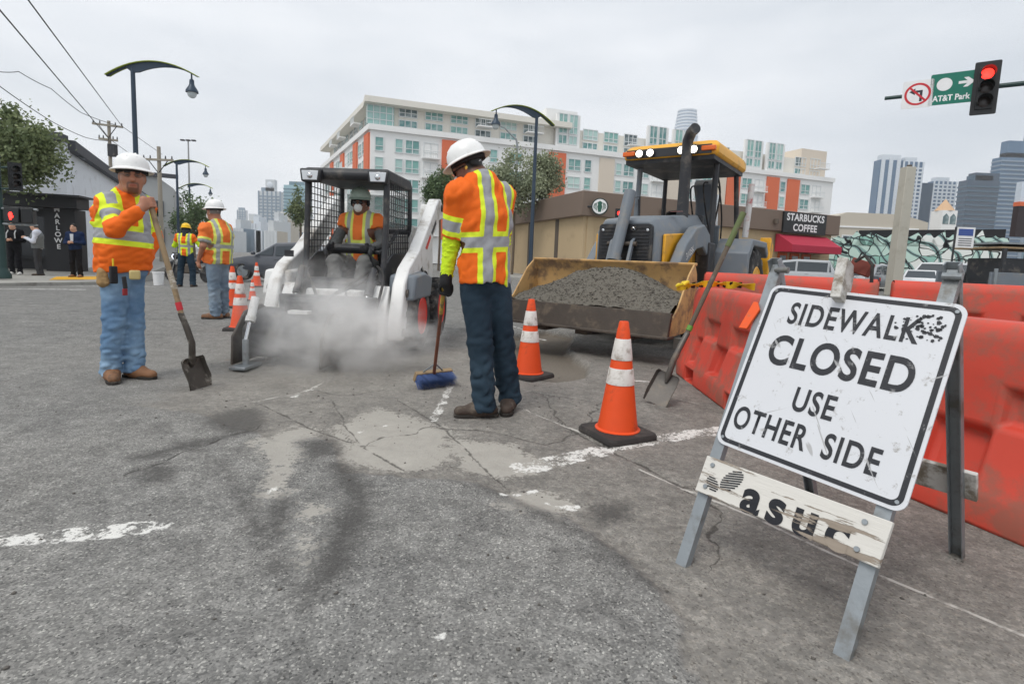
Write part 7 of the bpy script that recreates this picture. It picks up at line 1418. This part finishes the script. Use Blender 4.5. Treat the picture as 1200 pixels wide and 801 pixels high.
# ================================================================== TREES
bark = mat('bark', lin(104, 92, 78), .9, 0, .2, 5, .4, 14)
def leaf_mat(name, a, b_):
    k = NT(name); at = k.n('ShaderNodeAttribute', attribute_name='tone'); c = k.mix(at.outputs['Fac'], a, b_); k.l(c, k.b.inputs['Base Color']); k.b.inputs['Roughness'].default_value = .6; k.b.inputs['Specular IOR Level'].default_value = .25
    tr = k.n('ShaderNodeBsdfTranslucent'); k.l(c, tr.inputs[0]); mxs = k.n('ShaderNodeMixShader'); mxs.inputs[0].default_value = .25; out = [n for n in k.t.nodes if n.type == 'OUTPUT_MATERIAL'][0]; k.l(k.b.outputs[0], mxs.inputs[1]); k.l(tr.outputs[0], mxs.inputs[2]); k.l(mxs.outputs[0], out.inputs[0]); return k.m
def tree(name, label, base, crown_c, crown_r, leafm, n=5000, leaf=.09, seed=1, clumps=26, trunk_r=.12, group='street trees', drop=.0):
    r = np.random.default_rng(seed); base = V(base); cc_ = np.array(crown_c)-np.array(base); cr_ = np.array(crown_r); t = T(name, label, 'tree', base, 0, group)
    cl = []
    for i in range(clumps):
        d = r.normal(size=3); d /= np.linalg.norm(d); cl.append(cc_+d*cr_*(.35+.6*r.random()**.6))
    b = B(); top = V(cc_); fk = V((top.x*.7, top.y*.7, max(top.z-cr_[2]*.9, .6))); b.tube([(0, 0, 0), fk*.5+V((.05, 0, 0)), fk], [trunk_r, trunk_r*.85, trunk_r*.7], 10); tr_ = b.obj('trunk', bark, t)
    for i in range(0, clumps, 2): c = V(cl[i]); m_ = fk.lerp(c, .5)+V(r.normal(size=3)*.1); B().tube([fk-V((0, 0, .1)), m_, c], [trunk_r*.5, trunk_r*.28, trunk_r*.08], 6).obj('limb', bark, tr_)
    per = n//clumps; P_ = []; F_ = []; tone = []; k_ = 0
    for ci, c in enumerate(cl):
        s = cr_*(.22+.16*r.random()); ct = r.random()*.5
        pts = c+r.normal(size=(per, 3))*s*.62; pts[:, 2] -= drop*np.abs(r.normal(size=per))
        for p in pts:
            a = r.normal(size=3); a /= np.linalg.norm(a); q_ = np.cross(a, r.normal(size=3)); q_ /= np.linalg.norm(q_); L_ = leaf*(.6+.8*r.random()); w_ = L_*.34
            P_ += [p-a*L_*.5, p+q_*w_, p+a*L_*.5, p-q_*w_]; F_.append((k_, k_+1, k_+2, k_+3)); k_ += 4; tn = np.clip(ct*1.4+.3*r.random(), 0, 1); tone += [tn]*4
    me = np_mesh(bpy.data.meshes.new('crown'), np.array(P_), np.array(F_)); set_attr(me, 'tone', np.array(tone)); o = link('crown', me, leafm, t, smooth=0); o['kind'] = 'stuff'; return t
lf1 = leaf_mat('leaf_olive', lin(92, 106, 74), lin(150, 160, 116)); lf2 = leaf_mat('leaf_grey_green', lin(112, 122, 100), lin(178, 184, 152)); lf3 = leaf_mat('leaf_dark', lin(70, 92, 66), lin(128, 146, 104))
tb = P(-30, 300, 19); tree('pavement_tree', 'loose olive-green tree hanging over the corner by the white building', (tb.x, 19, -.3), P(14, 170, 18.6), (1.4, 1.2, 1.25), lf1, 12000, .12, 3, 40, .16, drop=.25)
for px, py, Y, rx, rz, sd, lab, m_ in ((604, 214, 36, 1.9, 1.9, 5, 'slim grey-green tree behind the cafe lamp post', lf2), (577, 224, 40, 1.5, 1.7, 6, 'grey-green tree half hidden by the white hard hat worker', lf2), (516, 224, 42, 1.2, 1.6, 7, 'dark green tree between the loader cab and the worker', lf3), (636, 206, 37, 1.3, 1.5, 8, 'thin airy tree in front of the cream facade, by the cafe roof', lf2)):
    p = P(px, py, Y); tree('street_tree', lab, (p.x, Y, 0), p, (rx, rx*.8, rz), m_, 6500, .17, sd, 34, .10)
p = P(226, 252, 52); tree('street_tree', 'round dark green tree by the curved lamps down the street', (p.x, 52, float(zg(p.x, 52))), p, (2.1, 2.0, 2.4), lf3, 4000, .22, 9, 24, .16)
p = P(352, 242, 60); tree('street_tree', 'olive tree beside the loader roof in front of the apartment block', (p.x, 60, 0), p, (1.3, 1.3, 1.8), lf1, 2400, .24, 10, 20, .16)
# ================================================================== DUST
k = NT('dust'); k.t.nodes.remove(k.b); pvn = k.n('ShaderNodeVolumePrincipled'); pvn.inputs['Color'].default_value = (.985, .98, .97, 1); pvn.inputs['Anisotropy'].default_value = 0
gr_ = k.n('ShaderNodeTexGradient', gradient_type='SPHERICAL'); k.l(k.co.outputs['Object'], gr_.inputs[0]); nz_ = k.noise(2.3, 6, .62, dist=.4); fall = k.ramp(gr_.outputs['Fac'], .02, .75); cl_ = k.ramp(nz_, .38, .68)
den = k.math('MULTIPLY', k.math('MULTIPLY', fall, cl_), 4.8); k.l(den, pvn.inputs['Density']); out = [n for n in k.t.nodes if n.type == 'OUTPUT_MATERIAL'][0]; k.l(pvn.outputs[0], out.inputs['Volume'])
db = P(375, 392, 4.7); d_ = B().ell((0, 0, 0), (1, 1, 1), 20).obj('dust_cloud', k.m); d_.location = (db.x+.05, 4.7, .38); d_.scale = (.9, .72, .74); tag(d_, 'pale dust cloud billowing from the planer under the loader', None, kind='stuff')

# second, thinner veil of dust drifting off to the left and towards the camera
d2_ = d_.copy(); COL.objects.link(d2_); d2_.name = 'dust_veil'; q = P(440, 400, 4.9); d2_.location = (q.x, 4.9, .30); d2_.scale = (.8, .5, .42); d2_['label'] = 'thin veil of dust drifting under the loader cab'
# ================================================================== HAZE
k = NT('haze_air'); k.t.nodes.remove(k.b); pvn = k.n('ShaderNodeVolumePrincipled'); pvn.inputs['Color'].default_value = (.95, .97, 1, 1); pvn.inputs['Density'].default_value = .00028; pvn.inputs['Anisotropy'].default_value = .3
out = [n for n in k.t.nodes if n.type == 'OUTPUT_MATERIAL'][0]; k.l(pvn.outputs[0], out.inputs['Volume'])
hz_ = B().bb(-720, 920, -8, 1620, -2.0, 420).obj('haze', k.m); tag(hz_, 'thin grey haze over the far city', None, kind='stuff')
